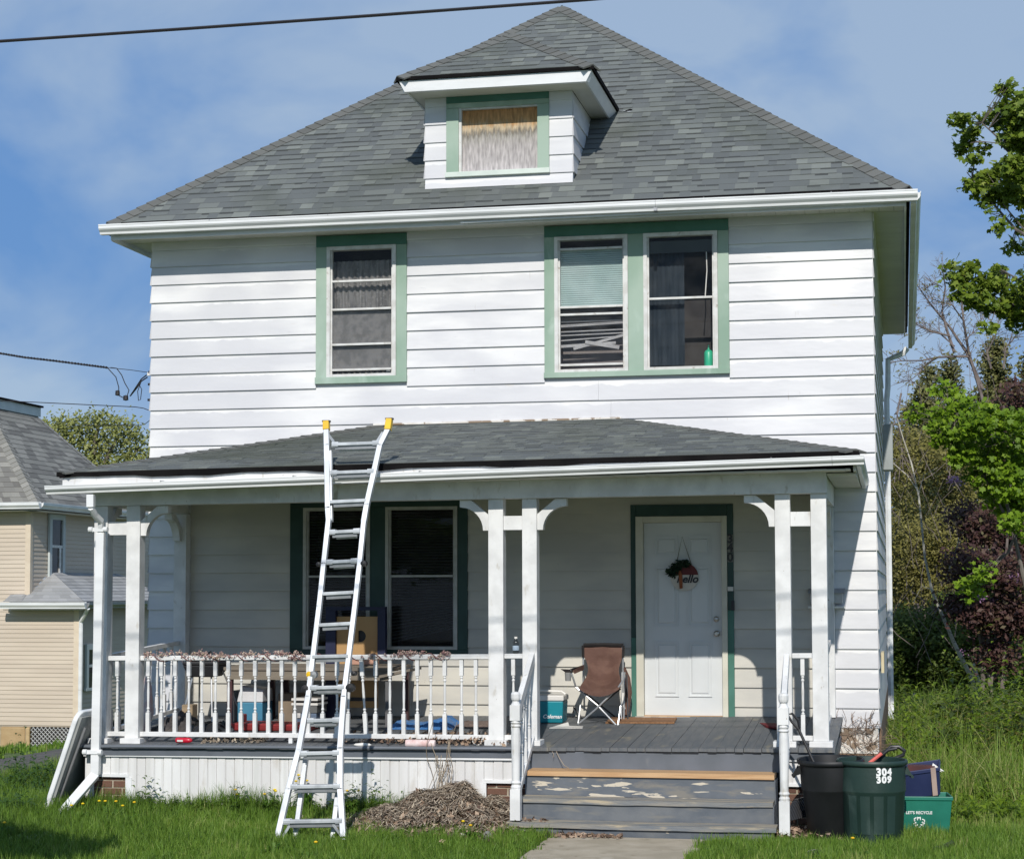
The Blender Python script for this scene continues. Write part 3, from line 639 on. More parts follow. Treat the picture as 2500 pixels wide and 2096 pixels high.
mb.hexa([(QX0+.075, QY+.091, 7.565), (QX0+.095, QY+.091, 7.565), (QX0+.095, mainY(7.565), 7.565), (QX0+.075, mainY(7.565), 7.565), (QX0+.012, QY+.051, 7.668), (QX0+.05, QY+.051, 7.668), (QX0+.05, mainY(7.668), 7.668), (QX0+.012, mainY(7.668), 7.668)])
mb.build('fascia_board', white_metal, droof)
mb = MB(); mb.box(QX0+.08, QX1-.08, QY+.09, DY-.001, 7.577, 7.589); mb.box(DX1+.001, QX1-.09, DY, mainY(7.57), 7.577, 7.589); mb.box(QX0+.09, DX0-.001, DY, mainY(7.57), 7.577, 7.589)
mb.build('soffit_panel', soffit_m, droof)
mb = MB(); c = Vector((QX1+.06, bk-.05, QZ-.03)); mb.quad(c, c+Vector((.15, .05, .03)), c+Vector((.19, .02, .0)), c+Vector((.07, -.05, -.03))); mb.build('bent_flashing', white_metal, droof)
mb = MB(); c = Vector((QX1-.02, bk-.02, QZ-.06)); mb.tube([c, c+Vector((.09, -.05, -.03)), c+Vector((.17, -.02, .02)), c+Vector((.2, .0, .03))], [.05, .04, .03, .01]); mb.build('torn_flashing', black_m, droof)
# ---- porch
def dz_(x, y): return .688+(x+3.75)*.0090+(y+2.32)*.060
porch_roof_A, porch_roof_B = Vector((-4.09, -2.55, 3.372)), Vector((3.665, -2.55, 3.452)); PC, PD = Vector((1.111, -.002, 4.02)), Vector((-1.547, -.002, 4.004))
mb = MB(); A2, B2 = Vector((-4.09, -.002, 3.38)), Vector((3.665, -.002, 3.45))
mb.add([porch_roof_A, porch_roof_B, PC, PD, A2, B2], [(0, 1, 2, 3), (0, 3, 4), (1, 5, 2), (0, 4, 5, 1)])
proof = mb.build('porch_roof', shingle_m, house)
u = (porch_roof_B-porch_roof_A).normalized(); up = ((PC+PD)/2-(porch_roof_A+porch_roof_B)/2); up = (up-u*up.dot(u)); pl = up.length; wid = (porch_roof_B-porch_roof_A).length
la = (PD-porch_roof_A).dot(u); lb = wid-(PC-porch_roof_A).dot(u)
shingle_roof(proof, porch_roof_A+Vector((0, 0, .004)), u, up, pl-.005, lambda t: la*t/pl, lambda t: wid-lb*t/pl, .127, 4, indiv_cap=300)
for (a, b_, c, sg) in ((B2, porch_roof_B, PC, 1), (porch_roof_A, A2, PD, 1)):
    uu = (a-b_).normalized() if c is PC else (porch_roof_A-A2).normalized()
    Oq = porch_roof_B if c is PC else A2; tt = c-Oq; tt2 = tt-uu*tt.dot(uu); l_ = tt2.length; off = tt.dot(uu); WW = 2.548
    if c is PC: shingle_roof(proof, Oq, uu, tt2, l_-.01, lambda t: off*t/l_, lambda t: WW, .127, 0)
    else: shingle_roof(proof, Oq, uu, tt2, l_-.01, lambda t: 0, lambda t: WW-(WW-off)*t/l_, .127, 0)
nf = u.cross(up).normalized(); nf = nf if nf.z > 0 else -nf
nl = (A2-porch_roof_A).cross(PD-porch_roof_A).normalized(); nl = nl if nl.z > 0 else -nl
nr = (B2-porch_roof_B).cross(PC-porch_roof_B).normalized(); nr = nr if nr.z > 0 else -nr
hip_caps(proof, porch_roof_A, PD, nl, nf, wd=.13); hip_caps(proof, porch_roof_B, PC, nf, nr, wd=.13)
# flashing strip along wall, sagging drip edge
mb = MB(); mb.beam((-1.6, -.03, 4.02), (1.15, -.03, 4.035), .03, .02); mb.build('wall_flashing', peel_white, proof)
mb = MB(); n = 40
for i in range(n):
    a = porch_roof_A.lerp(porch_roof_B, i/n); b_ = porch_roof_A.lerp(porch_roof_B, (i+1)/n); s0 = .012*sin(i*.7)+.006*sin(i*2.1); s1 = .012*sin((i+1)*.7)+.006*sin((i+1)*2.1)
    mb.hexa([a+Vector((0, -.028, -.05+s0)), b_+Vector((0, -.028, -.05+s1)), b_+Vector((0, -.002, -.05+s1)), a+Vector((0, -.002, -.05+s0)), a+Vector((0, -.028, .004)), b_+Vector((0, -.028, .004)), b_+Vector((0, -.002, .004)), a+Vector((0, -.002, .004))])
mb.box(3.667, 3.69, -2.57, -.02, 3.405, 3.455); mb.box(-4.125, -4.093, -2.57, -.02, 3.335, 3.38)
mb.build('drip_edge', black_m, proof)
# fascia, gutter
MB().hexa([(-4.07, -2.548, 3.20), (3.60, -2.548, 3.36), (3.60, -2.525, 3.36), (-4.07, -2.525, 3.20), (-4.07, -2.548, 3.335), (3.60, -2.548, 3.40), (3.60, -2.525, 3.40), (-4.07, -2.525, 3.335)]).build('fascia_board', white_paint, house)
pg = gutter(house, (-4.215, -2.55, 3.243), (3.45, -2.55, 3.405), (0, -1, 0), h=.082, d=.10)
gutter(house, (3.453, -2.55, 3.405), (3.735, -2.55, 3.411), (0, -1, 0), h=.082, d=.10)
gutter(house, (3.665, -2.54, 3.40), (3.665, -.03, 3.33), (1, 0, 0), h=.085, d=.07)
for xx in (-3.0, -1.65, -.4, .5, 1.7, 2.9): MB().box(xx, xx+.01, -2.655, -2.56, 3.243+(xx+4.215)*.0211, 3.252+(xx+4.215)*.0211).build('gutter_bracket', alum_d, house)
# beams
mb = MB(); mb.hexa([(-3.90, -2.235, 3.058), (3.385, -2.235, 3.094), (3.385, -2.09, 3.094), (-3.90, -2.09, 3.058), (-3.90, -2.235, 3.30), (3.385, -2.235, 3.32), (3.385, -2.09, 3.32), (-3.90, -2.09, 3.30)])
mb.build('porch_beam', white_paint, house, bev=.003)
for X in (-3.886, 3.235): MB().box(X, X+.14, -2.089, -.025, 3.06, 3.31).build('porch_beam', white_paint, house)
MB().box(-3.74, 3.23, -2.088, -.02, 3.19, 3.21).build('porch_ceiling', cream_siding, house)
x = -4.06
while x < 3.6:
    x2 = min(x+.305, 3.61); zz = 3.20+(x+4.06)*.0115
    MB().box(x+.001, x2-.001, -2.523, -2.237, zz, zz+.012).build('soffit_panel', soffit_m, house); x = x2
mb = MB(); mb.box(3.39, 3.655, -2.235, -.025, 3.255, 3.275); mb.box(3.635, 3.66, -2.5, -.026, 3.28, 3.40); mb.build('side_soffit', soffit_m, house)
mb = MB(); mb.box(-4.06, -3.905, -2.235, -.025, 3.20, 3.22); mb.build('side_soffit', soffit_m, house)
# posts
posts = [(-3.886, -3.742, 'c'), (-3.541, -3.397, ''), (.170, .316, ''), (.502, .644, ''), (2.903, 3.044, ''), (3.233, 3.377, 'c')]
post_obj = []
for (a, b_, _) in posts:
    zb = dz_(a, -2.2); p = MB().box(a, b_, -2.2, -2.06, zb+.05, 3.057+(a+3.9)*.005).build('porch_post', white_paint, house, bev=.004)
    MB().box(a-.035, b_+.035, -2.235, -2.025, zb-.002, zb+.05).build('post_base', white_paint, p, bev=.004); post_obj.append(p)
for (a, b_) in ((-3.866, -3.722), (3.225, 3.366)):
    MB().box(a, b_, -.15, -.021, dz_(a, 0), 3.058).build('pilaster', white_paint, house, bev=.004)
for (a, b_, z) in ((-3.741, -3.542, 2.765), (.317, .501, 2.78), (3.045, 3.232, 2.79)):
    MB().box(a, b_, -2.185, -2.075, z, z+.135).build('cross_bar', white_paint, house, bev=.003)
def bracket(x, sg, zt, axis='x', X=None):
    """quarter-round knee brace: post side at x, reaching sg"""
    w_, h_ = .285, .30; pts = [(0, -h_), (.055, -h_)]
    for i in range(9):
        a = pi/2*i/8; pts.append((w_-.005-(w_-.06)*cos(a), -h_+.0+(h_-.075)*sin(a)))
    pts += [(w_, -.07), (w_, -.005), (w_*.62, -.005), (0, -.15)]
    if axis == 'x': poly = [(x+sg*p, -2.175, zt+q) for p, q in pts]; ext = (0, .085, 0)
    else: poly = [(X, x+sg*p, zt+q) for p, q in pts]; ext = (.085, 0, 0)
    b = MB(); b.prism(poly, ext); return b.build('knee_brace', white_paint, house)
bracket(-3.396, 1, 3.058); bracket(.169, -1, 3.078); bracket(.645, 1, 3.08); bracket(2.902, -1, 3.09)
for X in (-3.86, 3.26):
    bracket(-2.059, 1, 3.058, 'y', X); bracket(-.151, -1, 3.058, 'y', X)
# deck
mb = MB(); mb.box(-3.9, 3.40, -2.20, -.002, .46, .60); deck = mb.build('porch_deck', porch_gray, house)
x = -3.95; i = 0
while x < 3.40:
    wd = .083; gap = .0015 if random.random() < .68 else .005; fy = -2.335+random.uniform(-.010, .008)
    if random.random() < .05: fy += .03
    zf, zb = dz_(x, fy), dz_(x, 0); j = random.uniform(-.002, .002)
    b = MB(); b.hexa([(x, fy, zf-.032), (x+wd-gap, fy, zf-.032), (x+wd-gap, -.022, zb-.032), (x, -.022, zb-.032), (x, fy, zf+j), (x+wd-gap, fy, zf+j), (x+wd-gap, -.022, zb+j), (x, -.022, zb+j)])
    b.build('deck_board', deck_m, deck); x += wd
MB().tube([(-3.96, -2.335, dz_(-3.9, -2.3)-.017), (.6, -2.335, dz_(.6, -2.3)-.017)], .018, 8).build('deck_nosing', porch_gray, deck, smooth=True)
for (a, b_) in ((-3.93, .60), (.603, 2.93), (2.933, 3.42)):
    MB().hexa([(a, -2.305, dz_(a, -2.3)-.105 if a != .603 else .53), (b_, -2.305, dz_(b_, -2.3)-.105 if a != .603 else .53), (b_, -2.291, dz_(b_, -2.3)-.105 if a != .603 else .53), (a, -2.291, dz_(a, -2.3)-.105 if a != .603 else .53), (a, -2.305, dz_(a, -2.3)-.042), (b_, -2.305, dz_(b_, -2.3)-.042), (b_, -2.291, dz_(b_, -2.3)-.042), (a, -2.291, dz_(a, -2.3)-.042)]).build('fascia_board', porch_gray, deck)
# side fascia/skirt
MB().box(-3.93, -3.915, -2.29, -.01, .58, .66).build('fascia_board', porch_gray, deck); MB().box(3.405, 3.42, -2.29, -.01, .62, .70).build('fascia_board', porch_gray, deck)
# skirt
MB().hexa([(-3.93, -2.30, .572), (.60, -2.30, .600), (.60, -2.262, .600), (-3.93, -2.262, .572), (-3.93, -2.30, .590), (.60, -2.30, .618), (.60, -2.262, .618), (-3.93, -2.262, .590)]).build('skirt_cap', white_metal, house)
MB().box(2.95, 3.40, -2.30, -2.262, .632, .65).build('skirt_cap', white_metal, house)
x = -3.925; i = 0
def in_pier(a, b_):
    c_ = (a+b_)/2
    if -3.87 < c_ < -3.46: return .375
    if .16 < c_ < .62: return .385
    if c_ > 2.9: return .405
    return None
for (xa, xb) in ((-3.925, .60), (2.955, 3.395)):
    x = xa
    while x < xb-.02:
        x2 = min(x+.0925, xb); p = in_pier(x, x2); z0_ = p if p else -.12; zt = .571+(x+3.925)*.0062 if x < 1 else .631
        rec = 0 if i % 2 else .006
        b = MB(); b.box(x+.001, x2-.009, -2.275+rec, -2.255, z0_, zt); b.box(x2-.008, x2-.001, -2.268+rec, -2.2555, z0_, zt)
        b.build('skirt_panel', skirt_m, house); x = x2; i += 1
for (a, b_, zt) in ((-3.86, -3.455, .37), (.13, .60, .38), (2.955, 3.3, .40)):
    mb = MB(); mb.box(a, b_, -2.283, -2.262, zt, zt+.03)
    if a < .05: mb.box(b_-.035, b_+.03, -2.283, -2.262, -.1, zt-.001)
    else: mb.box(a-.02, a+.035, -2.283, -2.262, -.1, zt-.001)
    mb.build('skirt_trim', white_metal, house)
# brick piers
for (a, b_, zt) in ((-3.845, -3.487, .368), (.163, .59, .378), (2.99, 3.36, .398)):
    pier = MB().box(a+.006, b_-.006, -2.235, -2.0, -.2, zt-.004).build('brick_pier', mortar_m, house)
    z = -.165; row = 0
    while z < zt-.02:
        x = a-(.11 if row % 2 else 0)
        while x < b_-.01:
            x0_, x1_ = max(a, x), min(b_, x+.20)
            if x1_-x0_ > .03:
                b = MB(); b.tone = random.random(); j = random.uniform(-.003, .003); b.box(x0_+.001, x1_-.006, -2.246+j, -2.2, z, min(z+.06, zt-.004)); b.build('brick', brick_m, pier, bev=.003)
            x += .21
        z += .072; row += 1
# dark underfloor
MB().box(-3.9, 3.38, -2.2, -.2, -.2, .44).build('crawl_space', dark_in, house)
# steps
SX0, SX1 = .62, 2.905
steps = [(.535, -2.31, -2.60, wood_m, .045), (.313, -2.595, -2.88, tread_m, .040), (.128, -2.875, -3.16, tread_m, .040)]
tx = [(.622, 2.90), (.600, 2.905), (.545, 2.95)]
for i, (z, ya, yb, m_, th) in enumerate(steps):
    a, b_ = tx[i]; mb = MB(); n = 14; fr = [yb+random.uniform(-.004, .006) for _ in range(n+1)]; hz = [random.uniform(-.003, .003)+(-.006*sin(pi*k/n)) for k in range(n+1)]
    if i == 0: hz = [0]*(n+1); fr = [yb]*(n+1)
    for k in range(n):
        x0_, x1_ = a+(b_-a)*k/n, a+(b_-a)*(k+1)/n
        mb.add([(x0_, ya, z-th+hz[k]), (x1_, ya, z-th+hz[k+1]), (x1_, fr[k+1], z-th+hz[k+1]), (x0_, fr[k], z-th+hz[k]), (x0_, ya, z+hz[k]), (x1_, ya, z+hz[k+1]), (x1_, fr[k+1], z+hz[k+1]), (x0_, fr[k], z+hz[k])],
               [(0, 1, 2, 3), (4, 7, 6, 5), (3, 2, 6, 7)]+([(0, 3, 7, 4)] if k == 0 else [])+([(1, 5, 6, 2)] if k == n-1 else []))
    mb.build('step_tread', m_, house)
rz = [(.50, -2.318, .54, .70), (.28, -2.575, .545-.06, .49)]
for (yy, z0_, z1_, m_) in ((-2.575, .305, .488, peel_m), (-2.855, .12, .279, worn_m), (-3.13, -.06, .094, worn_m)):
    MB().box(SX0+.0, SX1-.005, yy, yy+.02, z0_, z1_).build('step_riser', m_, house)
for X in (SX0-.02, SX1-.01):
    b = MB(); b.prism([(X, -2.31, -.1), (X, -3.12, -.1), (X, -3.12, .092), (X, -2.85, .092), (X, -2.85, .278), (X, -2.57, .278), (X, -2.57, .486), (X, -2.31, .486)], (.018, 0, 0)); b.build('step_stringer', porch_gray, house)
# ---- railings
def lathe_pts(sc=1): return None
def baluster(parent, x, y, z0_, z1_, r=.019, tilt=0, nm='baluster'):
    b = MB(); h = z1_-z0_; sq = r
    def P(q): return z0_+h*q
    b.box(x-sq, x+sq, y-sq, y+sq, z0_, P(.27)); b.box(x-sq*.95, x+sq*.95, y-sq*.95, y+sq*.95, P(.78), z1_)
    prof = [(.6, .27), (.9, .285), (.45, .30), (.9, .325), (.55, .345), (.62, .45), (.7, .56), (.55, .66), (.50, .69), (.9, .715), (.45, .735), (.85, .755), (.6, .78)]
    b.lathe([(sq*a, P(q)-0) for a, q in prof], (x, y, 0), 8)
    if tilt:
        R_ = Matrix.Rotation(tilt, 3, 'Y'); c = Vector((x, y, z1_)); b.v = [tuple(c+R_ @ (Vector(v)-c)) for v in b.v]
    return b.build(nm, white_paint, parent)
def rail(x0, x1, zt0, zt1, zb0, zb1, xs, tilts={}):
    top = MB().hexa([(x0, -2.165, zt0-.047), (x1, -2.165, zt1-.047), (x1, -2.10, zt1-.047), (x0, -2.10, zt0-.047), (x0, -2.165, zt0), (x1, -2.165, zt1), (x1, -2.10, zt1), (x0, -2.10, zt0)]).build('railing', white_paint, house, bev=.006)
    MB().hexa([(x0, -2.16, zb0-.045), (x1, -2.16, zb1-.045), (x1, -2.105, zb1-.045), (x0, -2.105, zb0-.045), (x0, -2.16, zb0), (x1, -2.16, zb1), (x1, -2.105, zb1), (x0, -2.105, zb0)]).build('bottom_rail', white_paint, top, bev=.004)
    for i, x in enumerate(xs):
        f = (x-x0)/(x1-x0); baluster(top, x, -2.133, zb0+(zb1-zb0)*f, zt0+(zt1-zt0)*f-.047, tilt=tilts.get(i, 0))
    return top
bx = [at(p, 1700, Y=-2.133).x for p in (362, 394, 428, 461, 493, 526, 558, 589, 623, 656, 688, 720, 753, 788, 823, 854, 882, 917, 952, 986, 1019, 1052, 1086, 1127, 1162)]
front_rail = rail(-3.396, .169, 1.561, 1.593, .808, .822, bx, {16: -.07, 15: .03})
rail(-3.741, -3.542, 1.558, 1.56, .806, .807, [-3.65]); rail(.317, .501, 1.598, 1.60, .825, .826, [.40]); rail(3.045, 3.232, 1.614, 1.616, .855, .856, [3.14])
MB().box(-1.845, -1.807, -2.155, -2.115, .688, .775).build('rail_foot', white_paint, front_rail)
for X, n_ in ((-3.815, 9), (3.30, 9)):
    za = 1.565 if X < 0 else 1.60
    t_ = MB().hexa([(X-.03, -2.059, za-.045), (X+.03, -2.059, za-.045), (X+.03, -.151, za+.045), (X-.03, -.151, za+.045), (X-.03, -2.059, za), (X+.03, -2.059, za), (X+.03, -.151, za+.09), (X-.03, -.151, za+.09)]).build('railing', white_paint, house)
    MB().hexa([(X-.025, -2.059, .77), (X+.025, -2.059, .77), (X+.025, -.151, .88), (X-.025, -.151, .88), (X-.025, -2.059, .81), (X+.025, -2.059, .81), (X+.025, -.151, .92), (X-.025, -.151, .92)]).build('bottom_rail', white_paint, t_)
    for i in range(n_):
        y = -1.92+i*.2; baluster(t_, X, y, .81+.057*(y+2.06), za-.045+.045*(y+2.06))
# newels + stair rails
def newel(x, y, z0_, h):
    pr = [(.048, .30), (.052, .315), (.040, .33), (.052, .345), (.040, .36), (.042, .5), (.047, .62), (.045, .70), (.040, .735), (.052, .745), (.040, .757), (.052, .77), (.044, .785)]
    b = MB(); r = .046; P = lambda q: z0_+h*q
    b.box(x-r, x+r, y-r, y+r, z0_, P(.24)); b.box(x-r, x+r, y-r, y+r, P(.775), P(.895))
    b.lathe([(a*.92, P(.24+(q-.30)*(.535/.485))) for a, q in pr], (x, y, 0), 14)
    b.lathe([(.046, P(.895)), (.036, P(.91)), (.026, P(.925)), (.040, P(.935)), (.044, P(.95)), (.044, P(.98)), (.034, P(.995)), (.0, P(1.0))], (x, y, 0), 14)
    o = b.build('newel_post', white_paint, house); 
    return o
nlx, nrx = .628, 3.02
newel(nlx-.01, -3.08, .14, 1.15); newel(nrx, -3.08, .06, 1.24)
for X, px_, zt_ in ((nlx, .63, 1.53), (nrx, 2.93, 1.53)):
    xt = .60 if X < 1 else 3.0
    t_ = MB().beam((X-.005, -3.035, 1.12), (xt, -2.205, 1.57), .05, .10).build('stair_railing', white_paint, house, bev=.005)
    MB().beam((X-.005, -3.035, .37), (xt, -2.21, .80), .045, .06).build('bottom_rail', white_paint, t_, bev=.004)
    for i in range(3):
        f = (i+1)/4; y = -3.035+.83*f; baluster(t_, X+(xt-X)*f, y, .37+.43*f+.03, 1.12+.45*f-.05, r=.017)
# downspout at left porch corner
mb = MB()
def duct(mb, pts, w_, d_):
    for a, b_ in zip(pts, pts[1:]): mb.beam(a, b_, w_, d_, up=(0, 1, 0.001))
q = [at(222, 1207, Y=-2.58), at(222, 1238, Y=-2.58), at(247, 1272, Y=-2.4), at(246, 1300, Y=-2.36), at(233, 1890, Y=-2.36), at(146, 1990, Y=-2.75)]
mb.beam(q[0], q[1], .075, .06, up=(0, 1, 0)); mb.tube([q[1], q[1].lerp(q[2], .5)+Vector((-.01, 0, -.01)), q[2]], .036, 8); mb.beam(q[2], q[3], .05, .05, up=(0, 1, 0))
mb.beam(q[3], q[4], .088, .06, up=(0, 1, 0)); mb.beam(q[4], q[5], .088, .06, up=(0, 1, 0))
ds = mb.build('downspout', white_metal, house, bev=.006)
for py in (1292, 1835):
    c = at(240 if py < 1500 else 226, py, Y=-2.4); b = MB(); b.box(c.x-.075, c.x+.075, c.y-.0, c.y+.04, c.z-.02, c.z+.02); b.lathe([(0, -.02), (.028, -.02), (.028, .02), (0, .02)], (c.x-.08, c.y, c.z), 10, 'x'); b.lathe([(0, -.02), (.028, -.02), (.028, .02), (0, .02)], (c.x+.08, c.y, c.z), 10, 'x')
    b.build('strap', white_metal, ds)
#@@P2
# =================================================================== GROUND
def sstep(v): v = np.clip(v, 0, 1); return v*v*(3-2*v)
def gz(x, y):
    x = np.asarray(x, float); y = np.asarray(y, float)
    h = -1.2*sstep((-x-6.0)/7.0)*sstep((y+1.0)/17.0)
    h = h-.6*sstep((y-30)/60.)
    return h
grass_ground = mat('lawn_soil', (.07, .11, .02), (.11, .15, .035), scale=1.3, rough=1, extra=[((.12, .10, .05), 6, .62, .8, W), ((.045, .08, .012), 11, .5, .7, W)], bump=.8, bscale=25)
xs = np.concatenate([np.linspace(-400, -30, 14), np.linspace(-28, 14, 85), np.linspace(16, 400, 16)]); ys = np.concatenate([np.linspace(-60, -9, 12), np.linspace(-8, 34, 85), np.linspace(38, 900, 22)])
gx, gy = np.meshgrid(xs, ys); gzv = gz(gx, gy)-.004
vv = np.stack([gx, gy, gzv], -1).reshape(-1, 3); nx = len(xs)
me = bpy.data.meshes.new('ground'); fs = [(j*nx+i, j*nx+i+1, (j+1)*nx+i+1, (j+1)*nx+i) for j in range(len(ys)-1) for i in range(nx-1)]
me.from_pydata(vv.tolist(), [], fs); me.materials.append(grass_ground); me.polygons.foreach_set('use_smooth', [True]*len(fs)); me.update()
tag(link_mesh('ground', me, (0, 0, 0)), kind='structure')
# concrete path
conc = mat('path_concrete', (.42, .36, .27), (.34, .29, .21), scale=3, rough=.95, extra=[((.22, .18, .12), 9, .6, .8, W), ((.5, .45, .36), 4, .6, .8, W)], bump=.5, bscale=70)
PX0, PX1 = .98, 2.36
path = MB(); path.hexa([(PX0, -19, -.1), (PX1, -19, -.1), (PX1, -3.17, -.1), (PX0-.03, -3.17, -.1), (PX0, -19, .02), (PX1, -19, .02), (PX1, -3.17, .02), (PX0-.03, -3.17, .02)])
path = path.build('path', conc, bev=.01); tag(path, kind='structure')
asph = mat('driveway_asphalt', (.085, .078, .068), (.12, .11, .095), scale=5, rough=.95, extra=((.05, .045, .04), 3, .55, .7, (6, 1, 1)), bump=.5, bscale=60)
mb = MB(); yy = np.linspace(-60, 40, 90)
for a, b_ in zip(yy, yy[1:]):
    for c, d in ((-7.6, -6.35),):
        sh = lambda y: 0.0
        mb.add([(c+sh(a), a, float(gz(c, a))+.03), (d+sh(a), a, float(gz(d, a))+.03), (d+sh(b_), b_, float(gz(d, b_))+.03), (c+sh(b_), b_, float(gz(c, b_))+.03)], [(0, 1, 2, 3)])
tag(mb.build('driveway', asph, O=(0, 0, 0)), kind='structure')
# street in front (behind the camera side)
# ---- grass blades
def blades(N, x, y, z, h, wd, tone, lean=.35):
    a = RNG.uniform(0, 2*pi, N); dx, dy = np.cos(a)*wd/2, np.sin(a)*wd/2; la = RNG.uniform(0, 2*pi, N); ll = np.abs(RNG.normal(0, lean, N))*h
    lx, ly = np.cos(la)*ll, np.sin(la)*ll
    P = lambda ox, oy, oz: np.stack([x+ox, y+oy, z+oz], -1)
    b0, b1 = P(-dx, -dy, 0*h), P(dx, dy, 0*h); m0, m1 = P(-dx*.8+lx*.35, -dy*.8+ly*.35, h*.55), P(dx*.8+lx*.35, dy*.8+ly*.35, h*.55); t_ = P(lx, ly, h*.97)
    v = np.concatenate([np.stack([b0, b1, m1], 1), np.stack([b0, m1, m0], 1), np.stack([m0, m1, t_], 1)], 0).reshape(-1, 3)
    return v, np.concatenate([tone]*3)
grass_m = mat('grass_blade', None, None, rough=.55, spec=.35, tone=[(.045, .085, .010), (.085, .165, .018), (.14, .25, .028), (.21, .31, .05), (.36, .36, .13)], trans=.28)
def nz2(x, y, s, ph=0): return .5+.25*(np.sin(x*s+ph)+np.sin(y*s*1.3+ph*2+x*s*.7))
def field(N, x0, x1, y0, y1, hf, excl, tb=.5, ts=.16, wd=.006, lean=.35, dens=None):
    nc = max(1, N//16); cx, cy = RNG.uniform(x0, x1, nc), RNG.uniform(y0, y1, nc); ci = RNG.integers(0, nc, N); ct, chh = RNG.normal(0, .13, nc), RNG.uniform(.55, 1.55, nc)
    x = cx[ci]+RNG.normal(0, .035, N); y = cy[ci]+RNG.normal(0, .035, N); k = ~excl(x, y)
    x, y, ci = x[k], y[k], ci[k]; n = len(x)
    big = nz2(x, y, 1.1, 3)*nz2(y, x, 3.7, 1)
    h = hf(x, y)*RNG.uniform(.6, 1.2, n)*chh[ci]; tone = np.clip(tb-.05+.35*(big-.25)+ct[ci]+RNG.normal(0, ts*.8, n), 0, 1)
    return blades(n, x, y, gz(x, y)+.0, h, wd*RNG.uniform(.7, 1.4, n), tone, lean)
def pile_h(x, y):
    d = ((x+.10)/.62)**2+((y+2.62)/.62)**2
    x = np.asarray(x); y = np.asarray(y)
    return .27*np.exp(-d*1.0)*(1+.28*np.sin(x*7.3+1)*np.sin(y*6.1)+.16*np.sin(x*15+y*9)+.10*np.sin(x*29-y*23))
def ex1(x, y):
    edge = .05*np.sin(y*9)+.04*np.sin(y*23+1)
    path_ = (x > PX0+edge-.02) & (x < PX1+.0+edge) & (y < -3.1+.08*np.sin(x*5))
    hs = (x > -3.95) & (x < 3.42) & (y > -2.30) ; hs2 = (x > -4.3) & (x < 3.85) & (y > -.05)
    st = (x > .5) & (x < 3.0) & (y > -3.24+.04*np.sin(x*12))
    pl = (pile_h(x, y) > .06)
    dr = (x < -6.30) & (x > -7.65)
    deb = ((x-3.25)/.45)**2+((y+2.75)/.5)**2 < 1
    return path_ | hs | hs2 | st | pl | dr | deb
V = []; T_ = []
hgt = lambda x, y: .075+.035*nz2(x, y, 1.9, 1)+.05*sstep((y+3.2)/.9)*(x < .4)+.05*sstep((-x-3.4)/1.2)
for a in (field(210000, -4.6, 5.6, -6.2, -2.25, hgt, ex1), field(70000, -7.6, -3.9, -4.2, 6, lambda x, y: .10+.07*nz2(x, y, 3)*(y < 3), ex1, tb=.52), field(75000, 3.4, 7.5, -4.2, 8, lambda x, y: .09+.10*sstep((y-.0)/5), ex1, tb=.60),
          field(26000, -13, -7.6, -1, 17, lambda x, y: .10+0*x, ex1, wd=.018, tb=.5), field(18000, 3.8, 8.5, 8, 22, lambda x, y: .25+0*x, ex1, wd=.02, tb=.62),
          field(9000, -3.95, .2, -2.42, -2.27, lambda x, y: .14+.10*nz2(x, y, 5), lambda x, y: x < -99, tb=.5)):
    V.append(a[0]); T_.append(a[1])
V = np.concatenate(V); T_ = np.concatenate(T_)
tag(np_mesh('lawn_grass', V, 3, T_, grass_m, nper=3), 'bright green uncut grass growing on the front and side lawn', 'grass', kind='stuff')
# ---- leaf clouds
def leafcloud(N, centers, radii, size, shape='leaf', flat=.35, clump=26, cl_r=.35, up=.4, face=None, volp=.75):
    C_ = np.array(centers, float); Rr = np.array(radii, float); vol = np.prod(Rr, 1)**volp; pr = vol/vol.sum()
    nc = max(1, N//clump); idx = RNG.choice(len(C_), nc, p=pr)
    d = RNG.normal(0, 1, (nc, 3)); d /= np.linalg.norm(d, axis=1)[:, None]; rad = RNG.uniform(.35, 1, nc)**.6
    cc = C_[idx]+d*Rr[idx]*rad[:, None]; ctone = RNG.normal(0, .1, nc)
    ci = RNG.integers(0, nc, N); p = cc[ci]+RNG.normal(0, cl_r, (N, 3))*np.array([1, 1, .7]); tone = np.clip(.5+ctone[ci]+RNG.normal(0, .15, N), 0, 1)
    n = RNG.normal(0, 1, (N, 3)); n[:, 2] = np.abs(n[:, 2])+up; n[:, 1] -= .85; n /= np.linalg.norm(n, axis=1)[:, None]
    a = np.cross(n, RNG.normal(0, 1, (N, 3))); a /= np.linalg.norm(a, axis=1)[:, None]; b = np.cross(n, a)
    s = size*RNG.uniform(.6, 1.3, N)
    if shape == 'maple': q = [(0, -.5), (.42, -.38), (.3, -.02), (.55, .22), (.16, .22), (0, .6), (-.16, .22), (-.55, .22), (-.3, -.02), (-.42, -.38)]
    elif shape == 'needle': q = [(-.12, -.6), (.12, -.6), (.1, .6), (-.1, .6)]
    else: q = [(0, -.6), (.32, 0), (0, .6), (-.32, 0)]
    pts = []
    for k, (u_, v_) in enumerate(q): pts.append(p+a*(u_*s)[:, None]+b*(v_*s)[:, None]+n*((u_*u_)*-.5*s)[:, None])
    return np.stack(pts, 1).reshape(-1, 3), tone, len(q)
def leafmat(name, tones, tr=.3, rough=.55): return mat(name, None, None, rough=rough, spec=.3, tone=tones, trans=tr)
maple_lm = leafmat('maple_leaf', [(.05, .08, .008), (.10, .16, .014), (.19, .26, .026), (.30, .36, .06)], .35)
lime_lm = leafmat('lime_leaf', [(.05, .09, .006), (.11, .20, .010), (.20, .32, .018), (.30, .42, .04)], .35)
olive_lm = leafmat('olive_leaf', [(.065, .07, .025), (.11, .115, .038), (.17, .17, .055), (.25, .235, .085)], .2)
